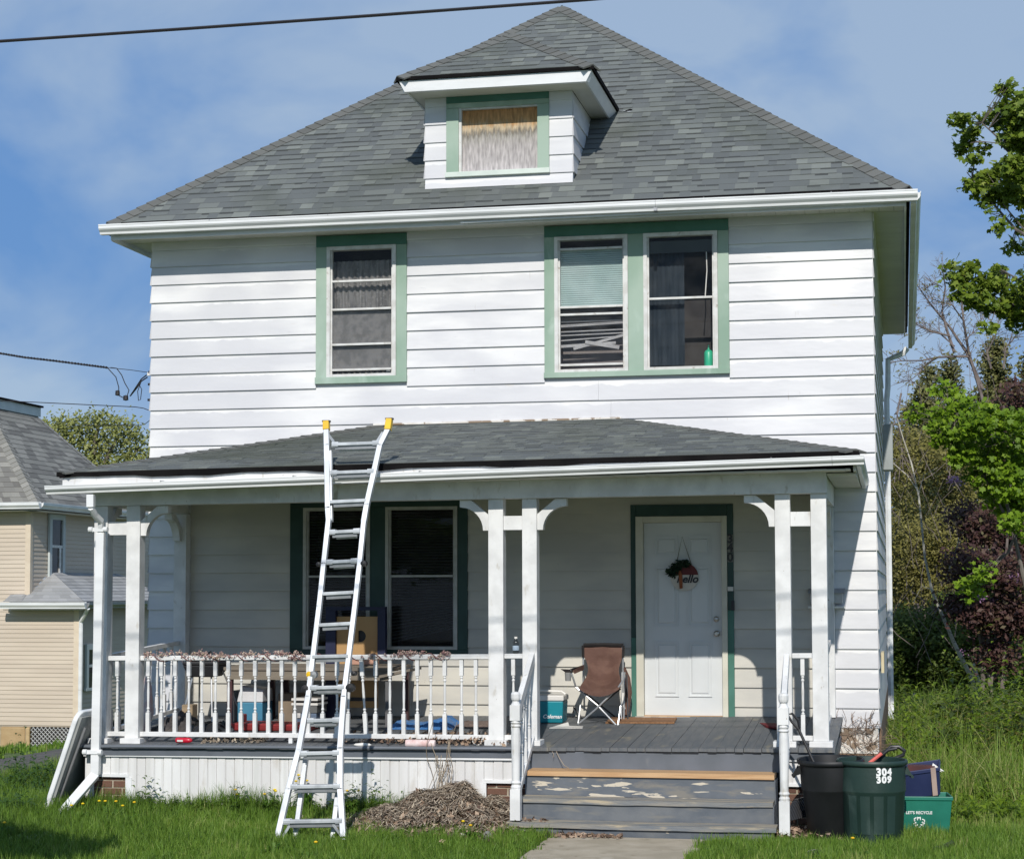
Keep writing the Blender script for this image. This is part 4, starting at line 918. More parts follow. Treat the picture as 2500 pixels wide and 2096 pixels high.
brush_lm = leafmat('brush_leaf', [(.09, .08, .025), (.16, .145, .04), (.23, .21, .05), (.32, .29, .09)], .25)
under_lm = leafmat('undergrowth_leaf', [(.035, .05, .010), (.075, .11, .016), (.13, .18, .028), (.2, .24, .05)], .3)
purple_lm = leafmat('purple_leaf', [(.04, .018, .02), (.075, .033, .032), (.10, .055, .038), (.13, .14, .04)], .25)
lilac_lm = leafmat('lilac_flower', [(.25, .12, .22), (.36, .2, .33), (.45, .3, .42)], .2)
fern_lm = leafmat('weed_leaf', [(.08, .13, .008), (.15, .24, .014), (.24, .35, .024), (.36, .44, .06)], .35)
spring_lm = leafmat('spring_leaf', [(.13, .14, .04), (.2, .22, .06), (.28, .3, .09), (.38, .38, .14)], .3)
bark = mat('bark', (.10, .085, .075), (.16, .14, .12), scale=12, rough=.95, stretch=(1, 1, .3), bump=.6, bscale=30)
twig_m = mat('twig', (.13, .105, .095), (.19, .155, .14), scale=6, rough=.9)
birch_m = mat('birch_bark', (.55, .52, .45), (.40, .37, .31), scale=5, rough=.8, extra=((.06, .05, .045), 7, .58, .66, (1, 1, 2.5)))
def tree(name, base, label, cat, trunk_paths, trunk_m, crowns, group=None, twigs=False):
    r = empty(name, base, label, cat, group)
    b = MB()
    for p, rad in trunk_paths: b.tube(p, rad, 6)
    if twigs and trunk_paths:
        pp = [Vector(q).lerp(Vector(q2), f) for p, _ in trunk_paths[1:] for q, q2 in zip(p, p[1:]) for f in (0, .33, .66)]
        for c, rr_ in zip(crowns[0][2], crowns[0][3]):
            c = Vector(c); q = min(pp, key=lambda v: (v-c).length)
            for _ in range(3):
                e_ = c+Vector([random.uniform(-.8, .8)*k for k in rr_]); b.tube([q, q.lerp(e_, .5)+Vector((0, 0, random.uniform(-.04, .06))), e_], [.008, .006, .003], 4)
    if trunk_paths: b.build('trunk', trunk_m, r, smooth=True)
    for nm, N, cs, rs, size, shp, lm, kw in crowns:
        v, t, n = leafcloud(N, cs, rs, size, shp, **kw); o = np_mesh(nm, v, n, t, lm, r, WP[r], n); o['kind'] = 'stuff'
    return r
def cl(pxs, Y, dr=1.0):  # pixel blobs -> ellipsoids in the world at depth Y
    cs, rs = [], []
    for q in pxs:
        px_, py_, rx, ry = q[:4]; y = Y+(q[4] if len(q) > 4 else random.uniform(-.6, .6)); c = at(px_, py_, Y=y); sc = (c-CAM).dot(_F)/F_PX
        cs.append(tuple(c)); rs.append((rx*sc, max(rx, ry)*sc*dr, ry*sc))
    return cs, rs
def pth(pts, Y): return [tuple(at(a, b_, Y=Y+(c if True else 0))) for a, b_, c in [(q if len(q) == 3 else (*q, 0)) for q in pts]]
# 1 near maple, leaning in from the right edge
Y = 6
mp_px = [(2350, 290, 24, 24), (2375, 325, 26, 18), (2400, 365, 18, 16), (2345, 358, 26, 16), (2385, 395, 24, 14), (2430, 290, 34, 26), (2470, 250, 36, 26), (2490, 330, 45, 40), (2455, 215, 22, 14), (2470, 410, 40, 36), (2420, 440, 36, 24), (2380, 455, 30, 18), (2450, 470, 40, 22), (2410, 485, 26, 14), (2425, 520, 20, 16), (2465, 525, 14, 12), (2440, 555, 16, 12), (2490, 560, 18, 26), (2500, 450, 40, 60), (2520, 300, 60, 90), (2480, 600, 22, 18),
         (2320, 665, 22, 22), (2345, 685, 26, 18), (2370, 660, 22, 20), (2350, 715, 24, 18), (2395, 700, 28, 22), (2425, 680, 26, 22), (2450, 700, 26, 18), (2400, 735, 30, 22), (2440, 745, 34, 26), (2475, 740, 30, 40), (2490, 780, 26, 30), (2465, 790, 16, 12), (2410, 800, 18, 16), (2380, 735, 18, 14), (2440, 665, 16, 14), (2540, 700, 50, 60)]
cs, rs = cl(mp_px, Y)
tp = [(pth([(2900, 1900), (2860, 1300), (2800, 800), (2740, 400)], Y), [.16, .14, .10, .06]), (pth([(2800, 800), (2620, 640), (2480, 560), (2400, 470), (2360, 420)], Y), [.05, .035, .02, .012, .006]),
      (pth([(2780, 600), (2600, 470), (2480, 390), (2430, 330), (2380, 285)], Y), [.05, .03, .018, .012, .006]), (pth([(2480, 390), (2440, 350), (2390, 345)], Y), [.012, .008, .005]), (pth([(2830, 1000), (2640, 800), (2500, 690), (2440, 655)], Y), [.045, .03, .014, .007]),
      (pth([(2640, 820), (2500, 760), (2440, 730), (2380, 700), (2330, 670)], Y), [.03, .018, .012, .009, .005]), (pth([(2500, 560), (2450, 500), (2440, 440)], Y), [.012, .01, .006])]
tree('maple_tree', (11.2, Y, 0), 'leafy green maple tree reaching in at the upper right edge', 'tree', tp, bark, [('crown', 7000, cs, rs, .088, 'maple', maple_lm, dict(clump=8, cl_r=.05))], twigs=True)
# 2 bare twiggy tree
Y = 15
b = MB(); root_ = empty('budding_tree', tuple(at(2440, 1500, Y=Y)*1), 'nearly bare budding tree with reddish twigs beside the eave downspout', 'tree')
root_.location.z = 0; WP[root_] = Vector(root_.location)
limbs = [([(2440, 1800), (2432, 1400), (2440, 1150), (2395, 960), (2365, 860), (2352, 780), (2345, 700)], .05), ([(2400, 950), (2360, 860), (2320, 800), (2270, 740), (2235, 690)], .035), ([(2365, 870), (2330, 870), (2290, 872), (2250, 880), (2205, 880), (2170, 885)], .025),
         ([(2330, 860), (2310, 800), (2300, 760), (2308, 700), (2300, 650)], .03), ([(2290, 872), (2260, 890), (2245, 910), (2220, 930), (2195, 928)], .015), ([(2320, 820), (2270, 808), (2235, 790), (2230, 760)], .02), ([(2350, 780), (2325, 745), (2290, 735), (2265, 728)], .015),
         ([(2330, 845), (2290, 810), (2250, 800), (2210, 820)], .015), ([(2340, 770), (2370, 750), (2380, 720)], .012), ([(2300, 700), (2280, 690), (2260, 705)], .012), ([(2355, 830), (2390, 800), (2400, 770)], .012), ([(2420, 900), (2410, 860), (2430, 820), (2440, 780)], .02), ([(2450, 900), (2455, 850), (2480, 820)], .018), ([(2200, 960), (2190, 1010), (2200, 1080), (2205, 1150)], .02)]
lv = []
for pts, r0 in limbs:
    P_l = pth([(x_, y_, random.uniform(-.25, .25)) for x_, y_ in pts], Y); n = len(P_l); b.tube(P_l, [r0*(1-.72*i/(n-1)) for i in range(n)], 5)
    for _ in range(int(9+len(pts)*3)):
        k = random.uniform(max(0, n-4.0 if r0 > .05 else .3), n-1.01); i = int(k); f = k-i; o_ = Vector(P_l[i]).lerp(Vector(P_l[i+1]), f)
        a = random.uniform(-1.3, 1.3); l_ = random.uniform(.12, .34); d0 = (Vector(P_l[i+1])-Vector(P_l[i])).normalized(); d1 = Vector((d0.x*cos(a)-d0.z*sin(a), random.uniform(-.4, .4), d0.x*sin(a)+d0.z*cos(a)+.25)).normalized()
        e1 = o_+d1*l_*.5+Vector((0, 0, .02)); e2 = o_+d1*l_+Vector((random.uniform(-.05, .05), 0, random.uniform(0, .06))); b.tube([o_, e1, e2], [.006, .0045, .003], 3); lv.append(e2)
        for _ in range(2): e3 = e1+Vector((random.uniform(-.14, .14), random.uniform(-.1, .1), random.uniform(.0, .14))); b.tube([e1, e3], [.004, .002], 3); lv.append(e3)
o = b.build('trunk', twig_m, root_)
v, t, n = leafcloud(1500, [tuple(p) for p in lv], [(.035,)*3]*len(lv), .032, 'leaf', clump=3, cl_r=.015); o = np_mesh('buds', v, n, t, brush_lm, root_, WP[root_], n); o['kind'] = 'stuff'
# 3 columnar cedars
cedars = [(2425, 845, 105, 'tall dark cedar with the highest tip behind the budding tree'), (2330, 885, 60, 'dark cedar just left of the tallest cedar'), (2277, 893, 38, 'narrow pointed cedar between the budding branches and the house'), (2252, 945, 40, 'short cedar with slanting tip near the downspout'), (2218, 985, 34, 'smallest cedar right beside the grey meter box'), (2520, 860, 80, 'dark cedar at the right edge behind the maple')]
for i, (px_, py_, wpx, lb) in enumerate(cedars):
    Yc = 24+(i*1.7) % 5; c = at(px_, py_, Y=Yc); sc = (c-CAM).dot(_F)/F_PX; top = c.z; rr = wpx*sc*1.35; cs, rs = [], []
    for k in range(9):
        f = k/8; cs.append((c.x+random.uniform(-.1, .1), Yc, .3+(top-.7)*f)); rs.append((rr*(1-.80*f**1.5), rr*(1-.8*f**1.5), top/14))
    tree('cedar_tree', (c.x, Yc, 0), lb, 'cedar', [([(c.x, Yc, 0), (c.x, Yc, top*.8)], [.12, .04])], bark, [('crown', int(30000 if wpx > 70 else 14000), cs, rs, .10, 'leaf', olive_lm, dict(clump=18, cl_r=.11, up=.6, volp=.3))], 'dark cedars behind the side yard')
# 4 lime maple sapling
Y = 4.6
px4 = [(2300, 950, 20, 16), (2325, 965, 24, 18), (2240, 1012, 24, 22), (2345, 990, 30, 22), (2310, 1010, 24, 18), (2380, 1040, 40, 30), (2330, 1060, 40, 24), (2290, 1040, 26, 18), (2420, 1020, 40, 40), (2390, 1090, 60, 34), (2440, 1110, 50, 50), (2480, 1050, 40, 50), (2350, 1110, 40, 30), (2410, 1160, 50, 34), (2470, 1180, 45, 44), (2440, 1220, 45, 30), (2490, 1230, 30, 40), (2370, 1030, 34, 30), (2300, 1075, 26, 16), (2480, 1280, 34, 34), (2400, 1400, 26, 22), (2370, 1430, 26, 30), (2530, 1150, 60, 120)]
cs, rs = cl(px4, Y)
tree('maple_sapling', (6.0, Y, 0), 'bright lime green maple sapling in the middle of the right edge', 'tree', [(pth([(2540, 1760), (2520, 1500), (2470, 1280), (2440, 1150), (2400, 1000)], Y), [.035, .03, .025, .02, .008]), (pth([(2450, 1250), (2370, 1100), (2300, 1020)], Y), [.02, .015, .006]), (pth([(2460, 1350), (2520, 1200)], Y), [.02, .01])], bark,
     [('crown', 6800, cs, rs, .07, 'maple', lime_lm, dict(clump=8, cl_r=.06))], twigs=True)
# 5 brown-olive brush, three masses
for i, (pp, n_, lm_, lb, Yb, sz) in enumerate([
    ([(2185, 1080, 34, 60), (2240, 1120, 60, 70), (2290, 1140, 50, 60), (2190, 1200, 30, 80), (2260, 1230, 60, 70), (2330, 1210, 40, 60), (2320, 1130, 40, 50)], 16000, brush_lm, 'airy brownish olive bush behind the downspout with bare twigs', 20, .06),
    ([(2190, 1340, 36, 90), (2250, 1340, 60, 80), (2310, 1320, 50, 70), (2280, 1430, 60, 50), (2200, 1450, 40, 60), (2340, 1280, 40, 40)], 16000, brush_lm, 'dense yellow brown shrub below the airy bush by the downspout', 17, .055),
    ([(2190, 1560, 40, 80), (2250, 1580, 60, 90), (2320, 1600, 60, 90), (2200, 1660, 50, 40), (2270, 1680, 60, 40), (2350, 1660, 50, 60), (2400, 1620, 50, 70), (2330, 1500, 50, 50)], 22000, under_lm, 'deep green undergrowth bush above the fallen log', 16, .07),
    ([(2440, 1540, 60, 90), (2490, 1640, 40, 80), (2430, 1450, 50, 40), (2400, 1700, 50, 30), (2480, 1420, 40, 30)], 11000, under_lm, 'dark green bush at the right edge below the purple shrub', 15, .08),
    ([(2350, 1260, 34, 30), (2400, 1290, 50, 40), (2460, 1330, 50, 50), (2490, 1100, 30, 80), (2480, 980, 26, 50), (2360, 1380, 50, 40), (2440, 1400, 60, 50), (2410, 1500, 60, 40), (2490, 1500, 40, 50), (2350, 1480, 40, 30), (2430, 1600, 40, 40)], 15000, purple_lm, 'purple leaved shrub with reddish stems at the right edge', 12, .075)]):
    cs, rs = cl(pp, Yb)
    bs = [sum(c[0] for c in cs)/len(cs), Yb, 0]; sh_tr = []
    for c in cs[:6]: sh_tr.append(([(bs[0]+random.uniform(-.3, .3), Yb, 0), ((bs[0]+c[0])/2, Yb, c[2]*.5), c], [.035, .025, .006]))
    crowns = [('crown', n_, cs, rs, sz, 'leaf', lm_, dict(clump=14, cl_r=.13))]
    if lm_ is purple_lm:
        lc, lr = cl([(2470, 1410, 16, 12), (2445, 1425, 12, 8), (2490, 1425, 10, 8), (2395, 1455, 10, 8), (2330, 1172, 12, 8), (2420, 1470, 8, 6), (2380, 1515, 10, 8), (2350, 1590, 8, 6)], Yb-.8); crowns.append(('blossom', 700, lc, lr, .04, 'leaf', lilac_lm, dict(clump=8, cl_r=.04)))
    tree('shrub', tuple(bs), lb, 'shrub', sh_tr, twig_m, crowns)
# dense wood behind
cs, rs = cl([(2200+i*38, 1500+20*(i % 3), 60, 150) for i in range(10)]+[(2230+i*45, 1250, 60, 130) for i in range(8)]+[(2330+i*50, 1080, 60, 100) for i in range(5)]+[(2190, 1650, 60, 60), (2300, 1660, 80, 50), (2420, 1660, 80, 50)], 30)
v, t, n = leafcloud(26000, cs, rs, .16, 'leaf', clump=20, cl_r=.3); tag(np_mesh('wood', v, n, t, under_lm, None, (0, 0, 0), n), 'dim mass of far woodland behind the side yard', 'wood', kind='stuff')
# bare twigs in the brush
b = MB()
for _ in range(150):
    x_, y_ = random.uniform(2165, 2480), random.uniform(1000, 1650); P0 = at(x_, y_, Y=random.uniform(13, 18)); d = Vector((random.uniform(-.5, .5), random.uniform(-.3, .3), random.uniform(.3, 1))); b.tube([P0, P0+d*.5+Vector((random.uniform(-.1, .1), 0, 0)), P0+d*1.0], [.008, .006, .003], 3)
tag(b.build('bare_twigs', twig_m), 'tangle of thin bare twigs standing in the brush', 'twigs', kind='stuff')
# birch
Y = 13
tree('birch_tree', tuple(at(2400, 1735, Y=Y)), 'slender leaning birch with pale bark in front of the brush', 'tree', [(pth([(2405, 1740), (2370, 1650), (2330, 1570), (2300, 1500), (2275, 1440), (2258, 1360), (2250, 1280), (2243, 1210), (2225, 1130), (2205, 1070), (2190, 1020)], Y), [.05, .045, .04, .032, .026, .022, .019, .017, .014, .009, .005]), (pth([(2243, 1200), (2215, 1160), (2178, 1128)], Y), [.012, .009, .004]), (pth([(2243, 1205), (2255, 1160), (2290, 1140)], Y), [.009, .006, .003]), (pth([(2400, 1735), (2395, 1680), (2375, 1620)], Y), [.05, .045, .04]), (pth([(2310, 1410), (2335, 1340), (2347, 1290)], Y), [.014, .012, .008]), (pth([(2280, 1440), (2250, 1430), (2230, 1470)], Y), [.01, .008, .004]), (pth([(2410, 1325), (2460, 1362)], Y), [.008, .006])], birch_m,
     [('crown', 900, *cl([(2250, 1200, 60, 90), (2200, 1080, 30, 50)], Y), .04, 'leaf', brush_lm, dict(clump=4, cl_r=.06))])
# log and weeds
Y = 14
lg = MB(); lg.tube(pth([(2260, 1722), (2330, 1728), (2400, 1722), (2520, 1730)], Y), [.07, .11, .10, .12], 8)
tag(lg.build('fallen_log', bark, smooth=True), 'grey fallen log lying behind the bright green weeds', 'log')
tag(MB().tube(pth([(2270, 1716), (2420, 1716), (2530, 1716)], 11.5), .012, 5).build('fence_wire', alum_d), 'thin straight wire stretched across above the log', 'wire')
mb = MB()
for (a, b_, w_, h_) in ((2345, 1712, 22, 16), (2235, 1700, 16, 14), (2480, 1630, 24, 14)):
    p = at(a, b_, Y=15); mb.lathe([(0, -.05), (w_/250, 0), (w_/300, h_/250), (0, h_/200)], tuple(p), 7)
tag(mb.build('pale_rocks', mat('pale_rock', (.4, .38, .34), (.3, .28, .25), rough=.9)), 'few pale stones glimpsed in the undergrowth', 'rocks', kind='stuff')
def weeds(name, label, N, x0, x1, y0, y1, h0, h1, lm, size, excl=None):
    x = RNG.uniform(x0, x1, N); y = RNG.uniform(y0, y1, N)
    if excl is not None: k = ~excl(x, y); x, y = x[k], y[k]; N = len(x)
    stem_h = RNG.uniform(h0, h1, N)*(.25+1.2*nz2(x, y, 2.1, 2)*nz2(y, x, 4.3, 1)*2)*(1-.55*sstep((x-5.0)/1.6))*(1-.5*sstep((y-5.5)/5.0)); nl = 7; V_ = []; T2 = []
    for k in range(nl):
        f = (k+1)/nl; a = RNG.uniform(0, 2*pi, N); l_ = size*RNG.uniform(.6, 1.3, N)*(1.2-.6*f); z = gz(x, y)+stem_h*f; dx, dy = np.cos(a), np.sin(a); w_ = l_*.16
        P = lambda u_, v_, zz: np.stack([x+dx*u_*l_-dy*v_*w_, y+dy*u_*l_+dx*v_*w_, z+zz*l_], -1)
        V_.append(np.stack([P(0, 0, 0), P(.5, 1, .28), P(1, 0, .12), P(.5, -1, .28)], 1).reshape(-1, 3)); T2.append(np.clip(.5+RNG.normal(0, .18, N)+.15*(f-.5), 0, 1))
    o = np_mesh(name, np.concatenate(V_), 4, np.concatenate(T2), lm, None, (0, 0, 0), 4); return tag(o, label, 'weeds', kind='stuff')
weeds('tall_weeds', 'lush bright yellow green weeds beyond the bins beside the house', 4200, 3.95, 7.5, 1.8, 13.5, .15, 1.05, fern_lm, .20)
weeds('broad_weeds', 'darker broad leaved weeds mixed into the bright weeds beside the house', 1300, 3.95, 7.5, 2.5, 13.5, .2, .9, under_lm, .34)
weeds('yellow_weeds', 'pale yellowish weeds scattered among the bright weeds beside the house', 1500, 3.95, 6.6, 1.5, 9, .1, .7, brush_lm, .15)
V2, T2_ = field(30000, 3.9, 7.6, -.5, 12, lambda x, y: .28+.25*nz2(x, y, 2.7, 1), ex1, wd=.009, tb=.72, lean=.5)
tag(np_mesh('tall_grass', V2, 3, T2_, grass_m, nper=3), 'tall yellowish grass along the edge of the weeds beside the house', 'grass', kind='stuff')
weeds('low_weeds', 'knee high weeds along the left lawn by the leaning table', 900, -6.0, -3.98, -3.1, 2.5, .12, .28, leafmat('low_weed_leaf', [(.03, .07, .006), (.06, .13, .012), (.11, .2, .02)], .3), .13, ex1)
weeds('lawn_weeds', 'low broad leaved weeds dotted through the front lawn', 1500, -4.2, 5.4, -5.6, -2.4, .02, .075, leafmat('clover_leaf', [(.05, .11, .015), (.09, .18, .025), (.14, .25, .04)], .3), .065, ex1)
weeds('skirt_weeds', 'ragged weeds growing up along the foot of the white porch skirt', 130, -3.35, -.55, -2.5, -2.33, .12, .34, leafmat('skirt_weed_leaf', [(.05, .10, .01), (.09, .17, .018), (.16, .25, .03)], .3), .11)
weeds('corner_weeds', 'low weeds at the house corner behind the bins', 260, 3.85, 5.2, -1.6, 3.0, .1, .3, fern_lm, .14)
# ---- left distant tree
Y = 55
pxl = [(130, 1060, 40, 40), (180, 1040, 50, 30), (240, 1030, 46, 26), (300, 1050, 40, 30), (340, 1090, 34, 36), (200, 1090, 60, 40), (270, 1100, 60, 40), (110, 1110, 40, 40), (320, 1140, 40, 40), (220, 1150, 70, 40), (360, 1150, 26, 60)]
cs, rs = cl(pxl, Y, .8)
tree('spring_tree', tuple(at(240, 1500, Y=Y)), 'distant airy spring tree between the neighbour roof and the house', 'tree', [(pth([(240, 1560), (235, 1200), (225, 1120), (240, 1040)], Y), [.35, .25, .16, .05]), (pth([(232, 1180), (260, 1120), (290, 1060)], Y), [.14, .09, .04]), (pth([(230, 1200), (180, 1120), (150, 1060)], Y), [.14, .09, .04]), (pth([(235, 1200), (310, 1140), (340, 1090)], Y), [.1, .07, .03])], bark,
     [('crown', 8500, cs, rs, .15, 'leaf', spring_lm, dict(clump=5, cl_r=.28, volp=.5))])
Y = 32
cs, rs = cl([(352, 1390, 22, 60), (350, 1300, 20, 50), (300, 1350, 60, 80), (400, 1380, 60, 90), (352, 1460, 30, 50)], Y)
tree('garden_tree', tuple(at(350, 1640, Y=Y)), 'greenish brown tree seen through the left end of the porch', 'tree', [(pth([(352, 1680), (350, 1500), (352, 1330)], Y), [.14, .1, .05])], bark, [('crown', 5000, cs, rs, .14, 'leaf', brush_lm, dict(clump=14, cl_r=.2))])
gar = empty('white_garage', tuple(at(350, 1640, Y=26)), 'small white garage glimpsed through the left end of the porch', 'garage')
p = at(330, 1500, Y=26); mb = MB()
for k in range(12): mb.prism([(p.x-1.2, 26-.02, -1.2+k*.3), (p.x-1.2, 26, -.9+k*.3), (p.x-1.2, 26.1, -.9+k*.3), (p.x-1.2, 26.1, -1.2+k*.3)], (2.6, 0, 0))
mb.build('wall', white_siding, gar); tp_ = p.z+.25
MB().prism([(p.x-1.3, 25.7, 2.35), (p.x-1.3, 28, 3.1), (p.x-1.3, 30, 2.35)], (2.8, 0, 0)).build('roof', mat('brown_roof', (.22, .17, .13), (.17, .13, .10), rough=.9), gar)
# =================================================================== NEIGHBOUR
tan_s = mat('tan_siding', (.57, .485, .385), (.51, .43, .34), scale=1.5, rough=.6, stretch=(.3, .3, 3))
nsh = mat('neighbour_shingle', None, (.18, .17, .15), scale=30, lo=.4, hi=1.2, rough=.95, tone=[(.12, .115, .105), (.17, .165, .15), (.23, .225, .2), (.29, .28, .25)], bump=.4, bscale=60)
nb = empty('neighbour_house', (-16, 20, -1.2), 'tan vinyl sided neighbour house with grey roof at the left edge', 'house')
NX, NY = -14.555, 18.0; AXR = -13.40
NW = MB(); NW.box(-24, NX-.005, NY+.005, 28, -.72, 4.15); NW.box(NX-.0049, AXR-.005, NY+.006, 22.5, -.72, 1.92); nwall = NW.build('wall', tan_s, nb)
ex = .0945
z = -.69; i = 0
while z < 4.1:
    xr = AXR if z+ex < 1.93 else NX
    b = MB(); b.prism([(-20, NY-.014, z), (-20, NY-.001, z+ex), (-20, NY+.003, z+ex), (-20, NY+.003, z)], (xr-.1+20, 0, 0)); b.build('siding_board', tan_s, nwall)
    if z > 1.55 and z < 4.0: b = MB(); b.hexa([(NX, NY+.1, z), (NX+.014, NY+.1, z), (NX+.014, 27, z), (NX, 27, z), (NX, NY+.1, z+ex), (NX+.002, NY+.1, z+ex), (NX+.002, 27, z+ex), (NX, 27, z+ex)]); b.build('siding_board', tan_s, nwall)
    if z+ex < 1.93: b = MB(); b.hexa([(AXR, NY+.1, z), (AXR+.014, NY+.1, z), (AXR+.014, 22.4, z), (AXR, 22.4, z), (AXR, NY+.1, z+ex), (AXR+.002, NY+.1, z+ex), (AXR+.002, 22.4, z+ex), (AXR, 22.4, z+ex)]); b.build('siding_board', tan_s, nwall)
    z += ex; i += 1
ctrim = mat('tan_corner', (.66, .56, .43), (.6, .5, .38), rough=.55)
mb = MB(); mb.box(NX-.1, NX+.02, NY-.022, NY+.1, 1.95, 4.12); mb.build('corner_post', ctrim, nb); MB().box(AXR-.1, AXR+.02, NY-.022, NY+.1, -.7, 1.9).build('corner_post', ctrim, nb)
# roof truncated hip
FX, FY, FZ = -14.20, 17.6, 4.12; AXn, AYn, AZn = -17.757, 20.7, 7.9; BY = 23.8; tf = .62
lerp = lambda a, b_, f: tuple(a[i]+(b_[i]-a[i])*f for i in range(3))
Fp, Bp, Ap = (FX, FY, FZ), (FX, BY, FZ), (AXn, AYn, AZn); Ft, Bt = lerp(Fp, Ap, tf), lerp(Bp, Ap, tf)
mb = MB(); mb.add([Fp, Bp, Bt, Ft, (-24, FY, FZ), (-24, Ft[1], Ft[2]), (-24, BY, FZ), (-24, Bt[1], Bt[2])], [(0, 1, 2, 3), (4, 0, 3, 5), (1, 6, 7, 2), (3, 2, 7, 5)]); nroof = mb.build('roof', nsh, nb)
def coarse(parent, P00, P10, P11, P01, nrow, wmin, wmax, h=.014):
    P00, P10, P11, P01 = map(Vector, (P00, P10, P11, P01)); st = MB(); nn = (P10-P00).cross(P01-P00).normalized()
    if nn.z < 0: nn = -nn
    for r in range(nrow):
        t0, t1 = r/nrow, (r+1.15)/nrow; t1 = min(t1, 1); a, b_ = P00.lerp(P01, t0), P10.lerp(P11, t0); c, d = P00.lerp(P01, t1), P10.lerp(P11, t1); L0 = (b_-a).length; s = 0
        if L0 < .05: continue
        while s < L0:
            e = min(s+random.uniform(wmin, wmax), L0); f0, f1 = s/L0, e/L0; st.tone = random.random()
            p = [a.lerp(b_, f0)+nn*.002, a.lerp(b_, f1)+nn*.002, a.lerp(b_, f1)+nn*h, a.lerp(b_, f0)+nn*h, c.lerp(d, f1)+nn*.004, c.lerp(d, f0)+nn*.004]
            st.add(p, [(0, 1, 2, 3), (3, 2, 4, 5)]); s = e
    o = st.build('shingle_field', nsh, parent); o['kind'] = 'stuff'
coarse(nroof, Fp, Bp, Bt, Ft, 20, .2, .5); coarse(nroof, (-19, FY, FZ), Fp, Ft, (-19, Ft[1], Ft[2]), 20, .15, .3)
def ncaps(parent, A, B, n1, n2, m_, wd=.15, ex=.15):
    A, B = Vector(A), Vector(B); d = B-A; L_ = d.length; d.normalize(); n1, n2 = Vector(n1).normalized(), Vector(n2).normalized(); s1 = d.cross(n1); s2 = d.cross(n2)
    if s1.z > 0: s1 = -s1
    if s2.z > 0: s2 = -s2
    mid = (n1+n2).normalized()
    for i in range(int(L_/ex)):
        a = A+d*(i*ex); c = A+d*((i+1)*ex+.02); b = MB(); b.tone = random.uniform(.5, 1)
        b.add([a+mid*.03, a+s1*wd+n1*.025, c+s1*wd+n1*.012, c+mid*.015, a+s2*wd+n2*.025, c+s2*wd+n2*.012, a, a+s1*wd, a+s2*wd], [(0, 1, 2, 3), (0, 3, 5, 4), (6, 7, 1, 0), (6, 0, 4, 8)]); b.build('ridge_cap', m_, parent)
vF, vB, vA = Vector(Fp), Vector(Bp), Vector(Ap); n_r = (vB-vF).cross(vA-vF); n_r = n_r if n_r.z > 0 else -n_r; n_f = (Vector((-24, FY, FZ))-vF).cross(Vector((-24, AYn, AZn))-vF); n_f = n_f if n_f.z > 0 else -n_f
ncaps(nroof, Fp, Ft, n_f, n_r, nsh); ncaps(nroof, Bp, Bt, n_r, Vector((0, 1, 1)), nsh)
zt = Ft[2]
c1 = at(48, 972, Y=Ft[1]+.6)
MB().box(-22, Ft[0]+.10, Ft[1]-.15, Bt[1]+.15, zt-.05, zt+.17).build('roof_deck_fascia', mat('pale_fascia', (.55, .6, .58), (.5, .55, .53), rough=.5), nb)
MB().box(-22.05, Ft[0]+.15, Ft[1]-.2, Bt[1]+.2, zt+.171, zt+.215).build('roof_deck', black_m, nb)
gutter(nb, (-22, FY-.02, FZ), (FX+.1, FY-.02, FZ-.0), (0, -1, 0), h=.14, d=.13); gutter(nb, (FX+.02, FY, FZ), (FX+.02, BY, FZ), (1, 0, 0), h=.14, d=.13)
MB().box(-22, FX-.02, FY+.0, NY-.03, FZ-.18, FZ-.165).build('soffit', soffit_m, nb); MB().box(NX+.03, FX+.01, FY+.01, BY, FZ-.18, FZ-.165).build('soffit', soffit_m, nb)
# addition roof
a0, a1, a2 = Vector((-15.0, 17.65, 1.98)), Vector((-13.12, 17.65, 1.98)), Vector((-13.12, 22.6, 1.98)); r0 = Vector((-14.52, 19.05, 2.62)); r1 = Vector((-14.52, 22.6, 2.62)); r00 = Vector((-15.0, 19.05, 2.6))
mb = MB(); mb.add([a0, a1, a2, r1, r0, r00], [(0, 1, 4, 5), (1, 2, 3, 4)]); nsh_dark = nsh; nsh = mat('pale_shingle', None, (.34, .34, .335), scale=30, lo=.4, hi=1.2, rough=.95, tone=[(.26, .26, .255), (.32, .32, .315), (.38, .38, .375)]); aroof = mb.build('addition_roof', nsh, nb)
coarse(aroof, Vector((-14.56, 17.65, 1.98)), a1, r0, r0+Vector((-.03, 0, 0)), 9, .15, .3); coarse(aroof, a0, Vector((-14.56, 17.65, 1.98)), Vector((-14.62, 18, 2.14)), Vector((-14.9, 18, 2.14)), 3, .15, .3); coarse(aroof, a1, a2, r1, r0, 9, .15, .4)
gutter(nb, (-15.05, 17.64, 1.97), (-13.05, 17.64, 1.97), (0, -1, 0), h=.14, d=.12); gutter(nb, (-13.11, 17.66, 1.97), (-13.11, 22.6, 1.97), (1, 0, 0), h=.14, d=.12, mt=alum_d)
MB().box(-15.0, -13.14, 17.66, NY-.03, 1.80, 1.815).build('soffit', soffit_m, nb)
mb = MB(); mb.tube([(-13.05, 17.7, 1.84), (-13.15, 17.8, 1.72), (-13.33, 17.97, 1.55), (-13.33, 17.97, 1.4), (-13.33, 17.97, -.7)], .045, 8); mb.build('downspout', white_metal, nb, smooth=True)
MB().beam((-14.56, 18.0, 2.12), (-14.56, 19.05, 2.67), .03, .05).build('roof_flashing', white_metal, nb)
